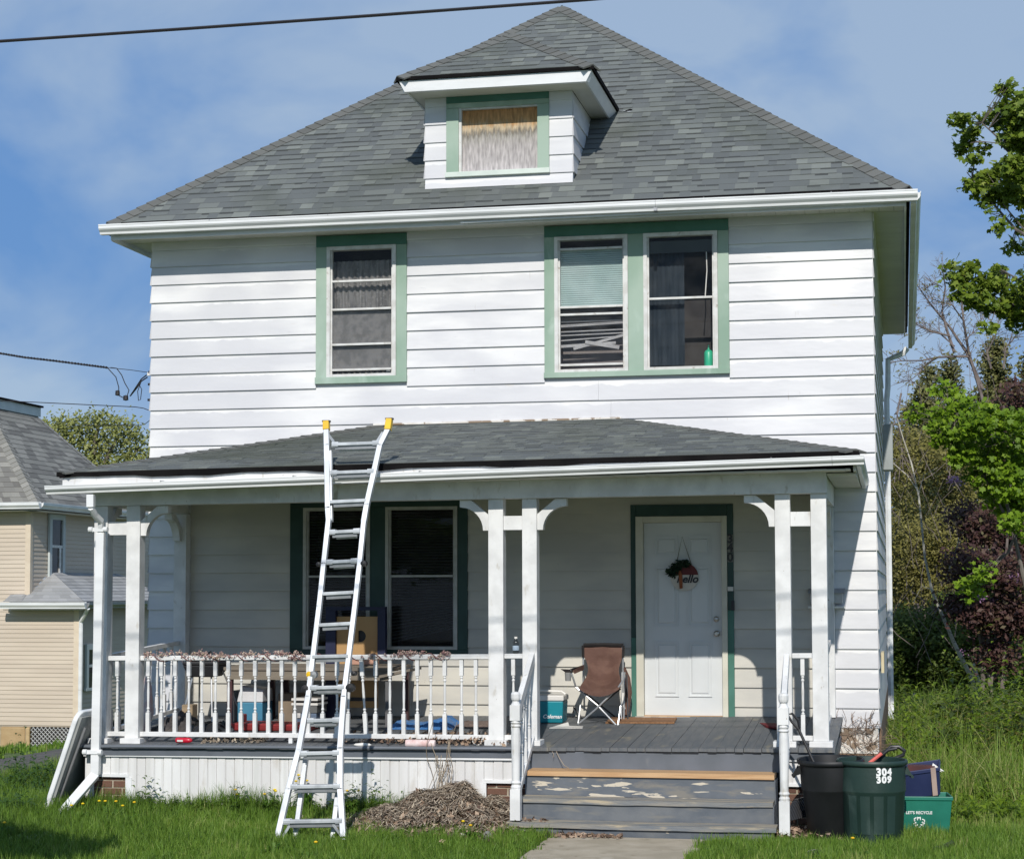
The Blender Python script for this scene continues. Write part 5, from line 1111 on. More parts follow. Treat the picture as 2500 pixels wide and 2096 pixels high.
# side windows
def nwin(X, y0, y1, z0_, z1_):
    f = MB(); f.box(X, X+.05, y0, y0+.12, z0_, z1_); f.box(X, X+.05, y1-.12, y1, z0_, z1_); f.box(X, X+.05, y0+.121, y1-.121, z1_-.12, z1_); f.box(X, X+.06, y0-.03, y1+.03, z0_-.06, z0_)
    w_ = f.build('window', mat('window_trim_blue_grey', (.5, .54, .53), (.45, .5, .5), rough=.5), nb)
    MB().quad((X+.014, y0+.121, z0_), (X+.014, y1-.121, z0_), (X+.014, y1-.121, z1_-.121), (X+.014, y0+.121, z1_-.121)).build('pane', glass, w_); MB().box(X+.002, X+.006, y0+.121, y1-.121, z0_, z1_-.121).build('dark_backing', dark_in, w_)
    zm = (z0_+z1_)/2; MB().box(X+.017, X+.04, y0+.121, y1-.121, zm-.03, zm+.03).build('sash_rail', frame_m, w_); MB().box(X+.017, X+.04, (y0+y1)/2+.12, (y0+y1)/2+.2, z0_, zm-.031).build('sash_stile', frame_m, w_)
ya = at(115, 1330, X=NX).y; yb_ = at(153, 1330, X=NX).y; nwin(NX+.02, ya, yb_, at(130, 1412, X=NX).z, at(130, 1255, X=NX).z)
nwin(AXR+.02, at(205, 1580, X=AXR).y, at(222, 1580, X=AXR).y+.3, .1, 1.05)
# foundation + lattice
fnd = MB().box(-24, -14.50, NY+.02, NY+.3, -1.35, -.72).build('stone_foundation', mortar_m, nb); sand = mat('sandstone', None, (.36, .24, .12), scale=5, lo=.35, hi=.8, rough=.95, tone=[(.42, .30, .16), (.50, .37, .2), (.36, .25, .13)], bump=.8, bscale=14)
x = -17.6
while x < -14.55:
    w_ = random.uniform(.35, .7); hsp = random.choice([.3, .58, .58])
    for (za, zb) in (((-1.3, -1.3+hsp), (-1.29+hsp, -.73)) if hsp < .5 else ((-1.3, -.73),)):
        b = MB(); b.tone = random.random(); b.box(x, min(x+w_-.02, -14.5), NY-.02+random.uniform(-.02, .02), NY+.1, za, zb); b.build('stone', sand, fnd, bev=.03)
    x += w_
lat = MB(); lx0, lx1, lz0, lz1 = -14.48, -13.45, -1.22, -.73; k = -1.2
def clipseg(a, b_):
    return a, b_
for sgn in (1, -1):
    c = lx0-.6
    while c < lx1+.6:
        pts = []
        for tt in np.linspace(0, 1, 30):
            z = lz0+(lz1-lz0)*tt; x = c+sgn*(z-lz0)
            if lx0 <= x <= lx1: pts.append((x, z))
        if len(pts) > 2: lat.beam((pts[0][0], NY-.01-.008*sgn, pts[0][1]), (pts[-1][0], NY-.01-.008*sgn, pts[-1][1]), .006, .030, up=(0, 1, 0))
        c += .095
o = lat.build('lattice', white_paint, nb); o['kind'] = 'stuff'
MB().box(lx0, AXR, NY+.1, NY+.12, -1.3, -.72).build('crawl_space', dark_in, nb)
# =================================================================== WIRES
cab = mat('cable_black', (.010, .009, .012), (.014, .012, .016), rough=.6)
def wire(name, pts, r, label, twist=0):
    b = MB()
    if twist:
        n = 160; P_ = [Vector(p) for p in pts]
        def ev(f):
            k = f*(len(P_)-1); i = min(int(k), len(P_)-2); return P_[i].lerp(P_[i+1], k-i)
        for ph in (0, pi): b.tube([ev(i/n)+Vector((0, cos(i*twist+ph), sin(i*twist+ph)))*r*.75 for i in range(n+1)], r*.7, 5)
    else: b.tube(pts, r, 6)
    return tag(b.build(name, cab), label, 'cable')
ca, cb = at(0, 101, Y=-8.5), at(1430, 0, Y=-8.3); dd = (cb-ca)
wire('power_cable', [ca-dd*6+Vector((0, 0, .9)), ca-dd*2+Vector((0, 0, .12)), ca, ca+dd*.33-Vector((0, 0, .004)), ca+dd*.66-Vector((0, 0, .004)), cb, cb+dd*2+Vector((0, 0, .1)), cb+dd*6+Vector((0, 0, .8))], .0105, 'thick black power cable crossing the sky above the roof')
wire('telephone_cable', [ca-dd*6+Vector((0, 0, 1.3)), ca+Vector((0, -.15, .38)), cb+Vector((0, -.15, .38)), cb+dd*6+Vector((0, 0, 1.3))], .011, 'second black cable strung just above the thick power cable')
sv = [at(px_, py_, Y=1.2) for px_, py_ in ((-900, 700), (0, 862), (60, 872), (130, 880), (200, 889), (262, 897))]
wire('service_drop', sv, .011, 'twisted black service cable running to the left house corner', twist=.9)
b = MB()
for pl_, r_ in (([(262, 897), (283, 920), (290, 945), (290, 965)], .006), ([(270, 897), (285, 899), (297, 915), (305, 935), (315, 952), (310, 968)], .006), ([(262, 897), (320, 903), (362, 909)], .004), ([(318, 966), (335, 945), (345, 930), (360, 920)], .009), ([(320, 963), (345, 925), (358, 915)], .008), ([(345, 930), (336, 955), (338, 978), (343, 975), (346, 950), (340, 940)], .005), ([(290, 965), (300, 970), (308, 970)], .006)):
    b.tube([at(x_, y_, Y=1.2 if x_ < 330 else .9) for x_, y_ in pl_], r_, 5)
for (x_, y_, s_) in ((287, 960, .030), (307, 972, .034)): b.lathe([(0, -.03), (s_, -.02), (s_*.9, .03), (0, .04)], tuple(at(x_, y_, Y=1.2)), 8)
for (x_, y_) in ((368, 908), (367, 938), (366, 976)): b.lathe([(0, -.015), (.03, -.012), (.03, .012), (0, .015)], tuple(at(x_, y_, Y=.3)), 8)
tag(b.build('cable_splices', cab), 'black splice blobs and looped leads at the left house corner', 'cable')
tag(MB().box(at(361, 910, Y=.9).x, at(361, 910, Y=.9).x+.04, .88, .92, at(361, 917, Y=.9).z, at(361, 909, Y=.9).z).build('wedge_clamp', lid_w), 'small white wedge clamp holding the service cable at the corner', 'clamp')
wire('upper_phone_wire', [at(px_, py_, Y=1.0) for px_, py_ in ((-900, 960), (30, 979), (200, 987), (330, 993), (350, 996), (368, 1003))], .0055, 'thin wire to the house below the splices')
wire('lower_phone_wire', [at(px_, py_, Y=1.0) for px_, py_ in ((180, 1038), (322, 1038), (340, 1038), (355, 1034), (368, 1024))], .004, 'short dark wire end in front of the distant tree')
# =================================================================== THINGS
Z3 = Vector((0, 0, 1))
# ladder
def lad(px_, py_):
    """point on the leaning ladder plane"""
    n = Vector((0, -1, .34)).normalized(); p0 = Vector((0, -3.92, 0)); d = ray(px_, py_); return CAM+d*((p0-CAM).dot(n)/d.dot(n))
ld = empty('ladder', lad(757, 2055), 'aluminium multi position ladder leaning on the porch roof with yellow tips', 'ladder')
nl_ = Vector((0, -1, .34)).normalized()
def lrail(pts, w_, nm='side_rail', off=0, dep=.05):
    b = MB(); P = [lad(*q)+nl_*off for q in pts]
    for a, c in zip(P, P[1:]):
        d = (c-a).normalized(); b.beam(a-d*.01, c+d*.01, dep, w_, up=d.cross(nl_))
    return b.build(nm, alum, ld, bev=.004)
Lp = [(674, 2060), (705, 1925), (730, 1830), (753, 1700), (780, 1480), (791, 1376), (803, 1267), (801, 1240), (798, 1087), (797, 1045)]
Rp = [(839, 2048), (831, 1925), (831, 1826), (840, 1700), (867, 1480), (878, 1381), (889, 1272), (896, 1232), (928, 1087), (949, 1045)]
lrail(Lp[:4], .05); lrail(Rp[:4], .05); lrail(Lp[3:7], .045); lrail(Rp[3:7], .045); lrail(Lp[6:], .05); lrail(Rp[6:], .05)
lrail([(737, 1844), (722, 1960), (706, 2073)], .042, 'rear_leg', -.12); lrail([(825, 1844), (812, 1960), (801, 2060)], .042, 'rear_leg', -.12)
lrail([(808, 1267), (806, 1100)], .02, 'inner_rail', -.03)
for (xa, xb, y, t_) in ((812, 926, 1083, 1), (809, 914, 1152, 1), (808, 895, 1223, 0), (805, 880, 1297, 1), (798, 874, 1370, 1), (790, 865, 1447, 0), (781, 857, 1523, 0), (765, 852, 1600, 0), (759, 842, 1676, 1), (752, 830, 1756, 1), (735, 830, 1836, 1), (712, 832, 1917, 1), (694, 837, 2002, 1)):
    a, c = lad(xa, y+2), lad(xb, y-2 if y < 1600 else y); b = MB(); d = (c-a).normalized(); u_ = d.cross(nl_).normalized()
    if u_.z < 0: u_ = -u_
    b.beam(a, c, .075, .030, up=(0, 0, 1)); MB().beam(a+d*.03+Vector((0, .012, -.034)), c-d*.03+Vector((0, .012, -.034)), .055, .036, up=(0, 0, 1)).build('rung_shade_lip', alum_d, ld)  # darker lip added below each rung, painting in its shaded underside
    if t_:
        for q, s_ in ((a, 1), (c, -1)): b.obox(q+d*s_*.03, d*.032, Vector((0, .032, 0)), Vector((0, 0, .024)))
        b.beam(a+d*.05-Vector((0, -.06, .055)), c-d*.05-Vector((0, -.06, .055)), .03, .02, up=(0, 0, 1))
    b.build('rung', alum, ld, bev=.003)
for a, c in (((709, 2010), (688, 2045)), ((812, 2010), (834, 2040)), ((815, 1078), (801, 1060)), ((918, 1080), (934, 1055))):
    MB().beam(lad(*a), lad(*c), .012, .02).build('brace', alum, ld)
for (x_, y_, x2, y2) in ((797, 1050, 797, 1029), (947, 1050, 951, 1023)):
    b = MB(); b.beam(lad(x_, y_), lad(x2, y2), .065, .06, up=(1, 0, 0)); o = b.build('yellow_tip', yellow_p, ld, bev=.006); b = MB(); q = lad(x2, y2); b.box(q.x-.035, q.x+.035, q.y-.03, q.y+.03, q.z-.005, q.z+.012); b.build('tip_cap', black_p, o)
for (x_, y_) in ((672, 2062), (704, 2075), (800, 2062), (840, 2050)): q = lad(x_, y_); MB().box(q.x-.03, q.x+.03, q.y-.02, q.y+.03, max(q.z-.03, -.01), q.z+.035).build('foot', black_p if x_ > 690 else yellow_p, ld, bev=.005)
for (x_, y_, m_, r_) in ((757, 1645, yellow_p, .028), (766, 1646, alum_d, .035), (746, 1680, black_p, .035), (856, 1678, black_p, .040), (865, 1643, black_p, .022), (779, 1377, black_p, .022), (889, 1375, black_p, .028)):
    q = lad(x_, y_)+nl_*.0; MB().lathe([(0, -.035), (r_, -.03), (r_, .03), (0, .035)], tuple(q), 12, 'y').build('lock_knob', m_, ld, smooth=True)
# leaning folding table
q0, q1 = at(112, 1990, Y=-2.55), at(196, 1738, Y=-2.55)
ft = empty('folding_table', (q0.x, -2.5, 0), 'white plastic folding table leaning on edge against the porch corner post', 'table')
d = (q1-q0).normalized(); d.y = 0; d.normalize(); nrm = Vector((d.z, 0, -d.x)); L_ = (q1-q0).length+.03; prof = []
wy = .74; rc = .12
def rr(u_, v_): return q0-d*.03+d*u_+Vector((0, v_, 0))
pts = [(0, .0), (L_-rc, 0)]+[(L_-rc+rc*sin(a), rc-rc*cos(a)) for a in np.linspace(.2, pi/2, 6)]+[(L_, wy-rc)]+[(L_-rc+rc*cos(a), wy-rc+rc*sin(a)) for a in np.linspace(.2, pi/2, 5)]+[(0, wy)]
tw = .05
b = MB(); b.prism([rr(u_, v_)+nrm*-.055 for u_, v_ in pts], nrm*.05); b.build('table_top', white_metal, ft, bev=.01)
b = MB(); inn = [(max(.0, min(L_-.05, u_)), max(.03, min(wy-.03, v_))) for u_, v_ in pts]; b.prism([rr(u_, v_)+nrm*-.004 for u_, v_ in inn], nrm*.025); b.build('apron', mat('grey_plastic', (.30, .31, .30), (.25, .26, .25), rough=.6), ft)
b = MB(); b.tube([rr(.15, .12)+nrm*.03, rr(L_-.15, .12)+nrm*.05], .013, 8); b.tube([rr(.15, .6)+nrm*.03, rr(L_-.15, .6)+nrm*.05], .013, 8); b.build('folded_leg', mat('grey_steel', (.25, .25, .26), (.2, .2, .2), rough=.5, metal=.3), ft)
# bins
def bin_(name, c, h, r0, r1, m_, label, tilt=0, dirn=0):
    b_ = empty(name, c, label, 'rubbish bin'); T_r = Matrix.Rotation(tilt, 3, Vector((cos(dirn), sin(dirn), 0))) if tilt else None
    prof = [(r0*.97, 0), (r0, .015), (r0+(r1-r0)*.62, h*.62), (r0+(r1-r0)*.62+.008, h*.635), (r0+(r1-r0)*.64+.008, h*.65), (r1-.012, h*.93), (r1+.004, h*.94), (r1+.012, h*.955), (r1+.012, h*.985), (r1+.004, h), (r1-.008, h*.995), (r1-.016, h*.93), (r0*.9, .05), (0, .04)]
    b = MB(); b.lathe(prof, c, 40, cap=False, tilt=T_r); body = b.build('bin_body', m_, b_, smooth=True)
    for sg in (1, -1):
        hb = MB(); A = pi+.15 if sg > 0 else .15
        for k in (-1, 1):
            aa = A+k*.16; p = Vector(((r1-.015)*cos(aa), (r1-.015)*sin(aa), h*.83)); q = Vector(((r1+.055)*cos(aa), (r1+.055)*sin(aa), h*.80)); r_ = Vector(((r1+.0)*cos(aa), (r1+.0)*sin(aa), h*.93))
            pts_ = [Vector(c)+(T_r @ v if T_r else v) for v in (p, q, r_)]; hb.prism(pts_, Vector((-sin(aa), cos(aa), 0))*.012)
        p, q = [Vector(((r1+.05)*cos(A+k*.17), (r1+.05)*sin(A+k*.17), h*.80)) for k in (-1, 1)]; p, q = [Vector(c)+(T_r @ v if T_r else v) for v in (p, q)]; hb.tube([p, q], .014, 6)
        hb.build('handle', m_, b_)
    return b_, body
GC = Vector((3.775, -3.04, -.01)); gh = .742
gb, gbody = bin_('rubbish_bin', GC, gh, .255, .295, bin_green, 'dark green round rubbish bin with white painted numbers')
for a in (-2.2, -1.78, -1.36, -.94):
    r_ = .255+.04*.3; b = MB()
    for (u0, u1, z0_, z1_) in ((-.12, .12, .47, .478),): 
        pass
    pts = []; w_ = .15
    for k in range(7): aa = a-w_+2*w_*k/6; pts.append((aa))
    seg = MB()
    for k in range(6):
        for (za, zb) in ((.12, .445),):
            f0 = .255+.04*za/gh*.98; f1 = .255+.04*zb/gh*.98; a0, a1 = pts[k], pts[k+1]
            seg.hexa([GC+Vector(((f0-.004)*cos(a0), (f0-.004)*sin(a0), za)), GC+Vector(((f0-.004)*cos(a1), (f0-.004)*sin(a1), za)), GC+Vector(((f0+.005)*cos(a1), (f0+.005)*sin(a1), za)), GC+Vector(((f0+.005)*cos(a0), (f0+.005)*sin(a0), za)),
                      GC+Vector(((f1-.004)*cos(a0), (f1-.004)*sin(a0), zb)), GC+Vector(((f1-.004)*cos(a1), (f1-.004)*sin(a1), zb)), GC+Vector(((f1+.005)*cos(a1), (f1+.005)*sin(a1), zb)), GC+Vector(((f1+.005)*cos(a0), (f1+.005)*sin(a0), zb))])
    seg.build('raised_panel', bin_green, gb)
fa = atan2(CAM.y-GC.y, CAM.x-GC.x)+.36
for j, (s_, zz) in enumerate((('304', .652), ('309', .588))):
    for k, ch in enumerate(s_):
        aa = fa+(k-1)*.165; rad = .295+.0015-(.01 if zz < .6 else 0.004); p = GC+Vector((rad*cos(aa), rad*sin(aa), zz)); tw_ = random.uniform(-.14, .14); text(gb, 'painted_number', ch, tuple(p), .084*random.uniform(.92, 1.1), paint_w, right=(-sin(aa)*cos(tw_), cos(aa)*cos(tw_), sin(tw_)), up=(sin(aa)*sin(tw_), -cos(aa)*sin(tw_), cos(tw_)), bold=.004, ext=.003)
bb, _ = bin_('rubbish_bin', Vector((3.43, -2.93, -.01)), .735, .205, .283, bin_black, 'black round rubbish bin behind the green one, shovel handle sticking out', tilt=-.035, dirn=2.6)
# shovel in the black bin
sh = empty('shovel', (3.3, -2.9, .5), 'black shovel with D handle standing in the black bin', 'shovel')
b = MB(); a_, c_ = Vector((3.33, -2.93, .55)), Vector((3.14, -2.9, .97)); b.tube([a_, c_], .013, 8); b.build('shaft', black_p, sh)
b = MB(); dd_ = (c_-a_).normalized(); sd2 = Vector((.6, .3, .2)).normalized(); b.tube([c_, c_+dd_*.06+Vector((-.035, 0, .01)), c_+dd_*.13+Vector((-.045, 0, .01)), c_+dd_*.15+Vector((.005, 0, .0)), c_+dd_*.10+Vector((.035, 0, -.01)), c_+dd_*.03+Vector((.02, 0, -.01)), c_], .013, 6); b.build('grip', black_p, sh)
# tools behind green bin
tl = empty('red_pole', (3.85, -2.9, .6), 'coral red pole end sticking out of the green bin', 'pole'); q = [at(2130, 1856, Y=-2.85), at(2153, 1838, Y=-2.85)]; MB().tube([q[0]-(q[1]-q[0])*2, q[1]], .016, 8).build('pole', mat('coral', (.75, .16, .13), (.65, .14, .11), rough=.5), tl)
hs = MB(); hs.tube([at(x_, y_, Y=-2.75) for x_, y_ in ((2150, 1860), (2160, 1835), (2175, 1822), (2195, 1822), (2208, 1832), (2205, 1842), (2185, 1850))], .017, 8); hs.tube([at(x_, y_, Y=-2.8) for x_, y_ in ((2145, 1850), (2168, 1830), (2190, 1826))], .014, 8)
tag(hs.build('bent_hose', black_p, smooth=True), 'bent black hose loops poking above the green bin', 'hose')
# recycling bins
def tub(name, c, w0, w1, d0, d1, h, m_, label, rot=None):
    e = empty(name, c, label, 'recycling bin'); R_ = rot or Matrix.Identity(3); T = lambda v: Vector(c)+R_ @ Vector(v)
    b = MB()
    def ring(w_, d_, z): return [T((-w_/2, -d_/2, z)), T((w_/2, -d_/2, z)), T((w_/2, d_/2, z)), T((-w_/2, d_/2, z))]
    rs_ = [ring(w0, d0, 0), ring(w1, d1, h-.035), ring(w1+.02, d1+.02, h-.034), ring(w1+.02, d1+.02, h), ring(w1-.01, d1-.01, h), ring(w0-.02, d0-.02, .015)]
    vs = [v for r_ in rs_ for v in r_]; fs_ = [(0, 3, 2, 1), (20, 21, 22, 23)]
    for i in range(5):
        for k in range(4): fs_.append((i*4+k, i*4+(k+1) % 4, (i+1)*4+(k+1) % 4, (i+1)*4+k))
    b.add(vs, fs_); b.build('bin_body', m_, e, bev=.006); return e, T
RC = Vector((4.20, -2.33, 0)); Rz = Matrix.Rotation(.10, 3, 'Z')
rb, T1 = tub('recycling_bin', RC, .43, .49, .33, .38, .36, bin_teal, 'teal green recycling bin with white recycling logo, lowest of the two', Rz)
rx, ry, rz_ = Rz @ Vector((1, 0, 0)), Rz @ Vector((0, -1, 0)), Vector((0, -.07, 1)).normalized()
fc = lambda u_, z: RC+Rz @ Vector((u_, -.165-.025*z/.36-.004, z))
text(rb, 'bin_lettering', "LET'S RECYCLE", fc(-.045, .215), .035, paint_w, right=rx, up=rz_, bold=.0008); text(rb, 'bin_lettering', 'BOTTLES', fc(-.045, .045), .028, paint_w, right=rx, up=rz_, bold=.001)
lg_ = MB()
for k in range(3):
    a0 = pi/2+2*pi*k/3
    for (s0, s1, ra, rb_) in ((-.42, .42, .036, .036), (.5, 1.35, .046, .04)):
        pp_ = [fc(-.045+rq*cos(a0+s), .13+rq*sin(a0+s)) for s, rq in ((s0, ra), ((s0+s1)/2, ra*1.12), (s1, rb_))]; lg_.tube(pp_, .0065, 4)
    for s in (-.2, .25): p = fc(-.045+.05*cos(a0+s), .13+.05*sin(a0+s)); p2 = fc(-.045+.024*cos(a0+s*2.5), .13+.024*sin(a0+s*2.5)); lg_.tube([p, p2], .0055, 4)
lg_.build('recycling_logo', paint_w, rb)
Rb = Matrix.Rotation(-.05, 3, 'Z') @ Matrix.Rotation(-.16, 3, 'Y') @ Matrix.Rotation(.12, 3, 'X')
bbn, T2 = tub('recycling_bin', Vector((4.17, -2.27, .355)), .40, .46, .30, .34, .25, bin_blue, 'navy blue recycling bin tilted on top of the teal one', Rb)
MB().obox(T2((.17, -.175, .13)), Rb @ Vector((.022, 0, 0)), Rb @ Vector((0, .006, 0)), Rb @ Vector((.012, 0, .125))).build('tape_strip', mat('tan_tape', (.42, .32, .27), (.35, .26, .22), rough=.7), bbn)
mb = MB(); mb.box(4.08, 4.32, -2.36, -2.2, .56, .615); tag(mb.build('crumpled_box', mat('maroon', (.10, .03, .03), (.06, .02, .02), rough=.8)), 'dark maroon crumpled package lying in the blue bin', 'package')
mb = MB(); q = at(2275, 1872, Y=-2.35); mb.add([q, q+Vector((.09, -.02, -.03)), q+Vector((.11, .03, -.035)), q+Vector((.01, .04, .035))], [(0, 1, 2, 3)]); mb.add([q+Vector((0, 0, -.01)), q+Vector((.09, -.02, -.04)), q+Vector((.01, .04, .02))], [(0, 1, 2)]); tag(mb.build('paper_scrap', lid_w), 'white paper scrap on top of the blue bin', 'paper')
# drain pipe coil
b = MB(); cp = Vector((3.19, -2.72, .12))
for k in range(14):
    a = k*.09; pts = []
    for j in range(9): t_ = j/8*pi; pts.append(cp+Vector((-.10+k*.016, -.05+.05*sin(t_)+k*.002, .02+.14*sin(t_)+.004*k))+Vector((.15*(j/8-.5), 0, .10*(j/8))))
    b.tube(pts, .0085, 5)
tag(b.build('drain_pipe', mat('gloss_black', (.02, .02, .022), (.03, .03, .03), rough=.2), smooth=True), 'black ribbed drain pipe coil between the newel and the black bin', 'pipe')
# camp chair
Yc = -.65; ch = empty('camp_chair', (.97, -.5, .82), 'brown folding camp chair standing left of the front door', 'chair')
A = lambda x_, y_, Y_: at(x_, y_, Y=Y_)
def tb(pts, r_, nm, m_): b = MB(); b.tube(pts, r_, 8); return b.build(nm, m_, ch, smooth=True)
seatL, seatR = A(1406, 1677, -.68), A(1514, 1675, -.68); bkL, bkR = A(1424, 1578, -.28), A(1520, 1578, -.28)
fl, fr_ = A(1411, 1767, -.68), A(1508, 1773, -.68); bl_, br_ = A(1424, 1755, -.22), A(1512, 1757, -.22)
tb([seatL, A(1458, 1720, -.70), fr_], .010, 'leg', steel); tb([A(1493, 1693, -.69), A(1455, 1730, -.71), fl], .010, 'leg', steel)
tb([A(1415, 1680, -.3), br_], .009, 'leg', black_p); tb([A(1515, 1680, -.3), bl_], .009, 'leg', black_p)
tb([fr_, A(1515, 1722, -.6)], .009, 'leg', steel); tb([fl, A(1417, 1720, -.6)], .009, 'leg', steel)
tb([A(1392, 1635, -.72), A(1401, 1660, -.72), seatL], .010, 'arm_post', steel); tb([A(1526, 1640, -.72), A(1521, 1660, -.72), A(1510, 1677, -.72)], .010, 'arm_post', steel)
tb([bkL, A(1424, 1690, -.3)], .010, 'back_post', steel); tb([bkR, A(1521, 1690, -.3)], .010, 'back_post', steel)
tb([bl_, A(1400, 1725, -.2), A(1400, 1740, -.2)], .008, 'stretcher', black_p)
# fabric grid
prof = []; rows = [(1571, 1425, 1520, -.27), (1582, 1423, 1521, -.28), (1600, 1424, 1521, -.30), (1612, 1430, 1518, -.32), (1630, 1436, 1511, -.36), (1645, 1434, 1512, -.42), (1660, 1426, 1517, -.52), (1672, 1417, 1518, -.66), (1679, 1414, 1512, -.72)]
nc_ = 12; vs = []; b = MB()
for i, (y_, xa, xb, Yr) in enumerate(rows):
    for k in range(nc_+1):
        f = k/nc_; sag = 4*f*(1-f); p = A(xa+(xb-xa)*f, y_, Yr); p = p+Vector((0, .07*sag*(.4 if i < 3 else 1), -(.055*sag if i >= 5 else .0)))+Vector((0, random.uniform(-.006, .006), random.uniform(-.003, .003))); vs.append(p)
fs_ = [(i*(nc_+1)+k, i*(nc_+1)+k+1, (i+1)*(nc_+1)+k+1, (i+1)*(nc_+1)+k) for i in range(len(rows)-1) for k in range(nc_)]
b.add(vs, fs_); o = b.build('seat_canvas', brown_f, ch, smooth=True); md = o.modifiers.new('s', 'SOLIDIFY'); md.thickness = .008; md = o.modifiers.new('ss', 'SUBSURF'); md.levels = md.render_levels = 1
b = MB(); vs = []
for k in range(nc_+1):
    f = k/nc_; sag = 4*f*(1-f)
    for (y_, dz) in ((1676, 0), (1681, -.045)):
        p = A(1414+98*f, y_, -.735); vs.append(p+Vector((0, 0, -.05*sag+dz*.6*sag)))
b.add(vs, [(k*2, k*2+2, k*2+3, k*2+1) for k in range(nc_)]); o = b.build('seat_front', brown_f, ch); o.modifiers.new('s', 'SOLIDIFY').thickness = .006
b = MB(); b.tube([A(1424, 1574, -.285), A(1472, 1573, -.25), A(1521, 1574, -.285)], .022, 6); b.tube([A(1423, 1575, -.29), A(1424, 1604, -.31)], .014, 6); b.tube([A(1522, 1575, -.29), A(1521, 1604, -.31)], .014, 6); b.build('back_border', black_f, ch)
for (q, s_) in (((1369, 1633), 0), ((1521, 1640), 1)):
    b = MB()
    if not s_: b.add([A(1368, 1632, -.74), A(1390, 1633, -.74), A(1397, 1641, -.74), A(1385, 1644, -.74), A(1425, 1622, -.34), A(1424, 1636, -.34)], [(0, 1, 2, 3), (1, 4, 5, 2)])
    else: b.add([A(1522, 1632, -.34), A(1524, 1636, -.34), A(1532, 1645, -.72), A(1524, 1648, -.72)], [(0, 1, 2, 3)])
    o = b.build('armrest', brown_f if s_ else black_f, ch); o.modifiers.new('s', 'SOLIDIFY').thickness = .014
b = MB(); b.add([A(1398, 1636, -.72), A(1424, 1622, -.36), A(1424, 1634, -.36), A(1402, 1644, -.72)], [(0, 1, 2, 3)]); o = b.build('armrest', brown_f, ch); o.modifiers.new('s', 'SOLIDIFY').thickness = .01
b = MB(); q = A(1387, 1650, -.72); b.lathe([(.028, -.045), (.034, .04), (.036, .04), (.030, -.047)], tuple(q), 12, cap=False); b.build('cup_holder', mat('mesh_grey', (.25, .25, .24), (.2, .2, .2), rough=.8), ch)
# folded chair behind
fc_ = empty('folded_chair', (1.17, -.18, .84), 'folded brown camp chair leaning between the chair and door trim', 'chair')
b = MB(); b.tube([A(1523, 1630, -.25), A(1532, 1655, -.22), A(1534, 1690, -.22), A(1528, 1745, -.3)], [.02, .03, .04, .025], 8); b.build('folded_canvas', brown_f, fc_, smooth=True)
for k, (x0_, x1_) in enumerate(((1519, 1517), (1526, 1523), (1530, 1533))): b = MB(); b.tube([A(x0_, 1640, -.3), A(x1_, 1760, -.38)], .008, 6); b.build('folded_leg', steel if k < 2 else black_p, fc_)
b = MB(); b.tube([A(1521, 1690, -.33), A(1519, 1705, -.34), A(1525, 1730, -.35)], [.012, .018, .01], 6); b.build('strap', lid_w, fc_)
# teal cooler
z0_ = dz_(.4, -.5); ck = empty('cooler', (.42, -.5, z0_), 'teal cooler box with white lid next to the brown camp chair', 'cooler')
b = MB(); b.hexa([(.285, -.62, z0_), (.60, -.62, z0_), (.60, -.36, z0_), (.285, -.36, z0_), (.275, -.635, z0_+.225), (.61, -.635, z0_+.225), (.61, -.345, z0_+.225), (.275, -.345, z0_+.225)]); b.build('cooler_body', teal_p, ck, bev=.012)
MB().box(.268, .618, -.642, -.338, z0_+.226, z0_+.285).build('lid', lid_w, ck, bev=.014)
b = MB(); b.tube([(.30, -.49, z0_+.30), (.32, -.49, z0_+.325), (.57, -.49, z0_+.318), (.61, -.49, z0_+.29)], .012, 8); b.build('handle', lid_w, ck, smooth=True)
text(ck, 'cooler_lettering', 'Coleman', (.495, -.628, z0_+.065), .055, paint_w, shear=.25, bold=.0015)
MB().prism([A(1341, 1777, -1.0), A(1387, 1763, -.75), A(1390, 1772, -.85), A(1424, 1773, -.85), A(1422, 1777, -1.0)], (0, 0, .006)).build('paper_bag', lid_w)
tag(bpy.data.objects['paper_bag'], 'crumpled white paper on the deck in front of the teal cooler', 'paper')
b = MB(); zm = dz_(1.4, -.4)
b.hexa([(1.05, -.62, dz_(1.1, -.62)+.003), (1.76, -.62, dz_(1.7, -.62)+.003), (1.74, -.22, dz_(1.7, -.22)+.003), (1.05, -.22, dz_(1.1, -.22)+.003), (1.05, -.62, dz_(1.1, -.62)+.018), (1.76, -.62, dz_(1.7, -.62)+.018), (1.74, -.22, dz_(1.7, -.22)+.018), (1.05, -.22, dz_(1.1, -.22)+.018)])
tag(b.build('door_mat', mat_m), 'brown coir door mat lying before the front door', 'mat')
red_m = mat('dark_red_cloth', (.16, .01, .015), (.12, .008, .01), rough=.9)
b = MB(); vs = [A(1868, 1767, Z_) if False else at(x_, y_, Z=.835) for x_, y_ in ((1853, 1768), (1868, 1760), (1905, 1758), (1925, 1765), (1930, 1778), (1895, 1779), (1870, 1775))]; b.prism(vs, (0, 0, .02)); tag(b.build('red_cloth', red_m), 'dark red cloth lying on the deck by the right post', 'cloth')
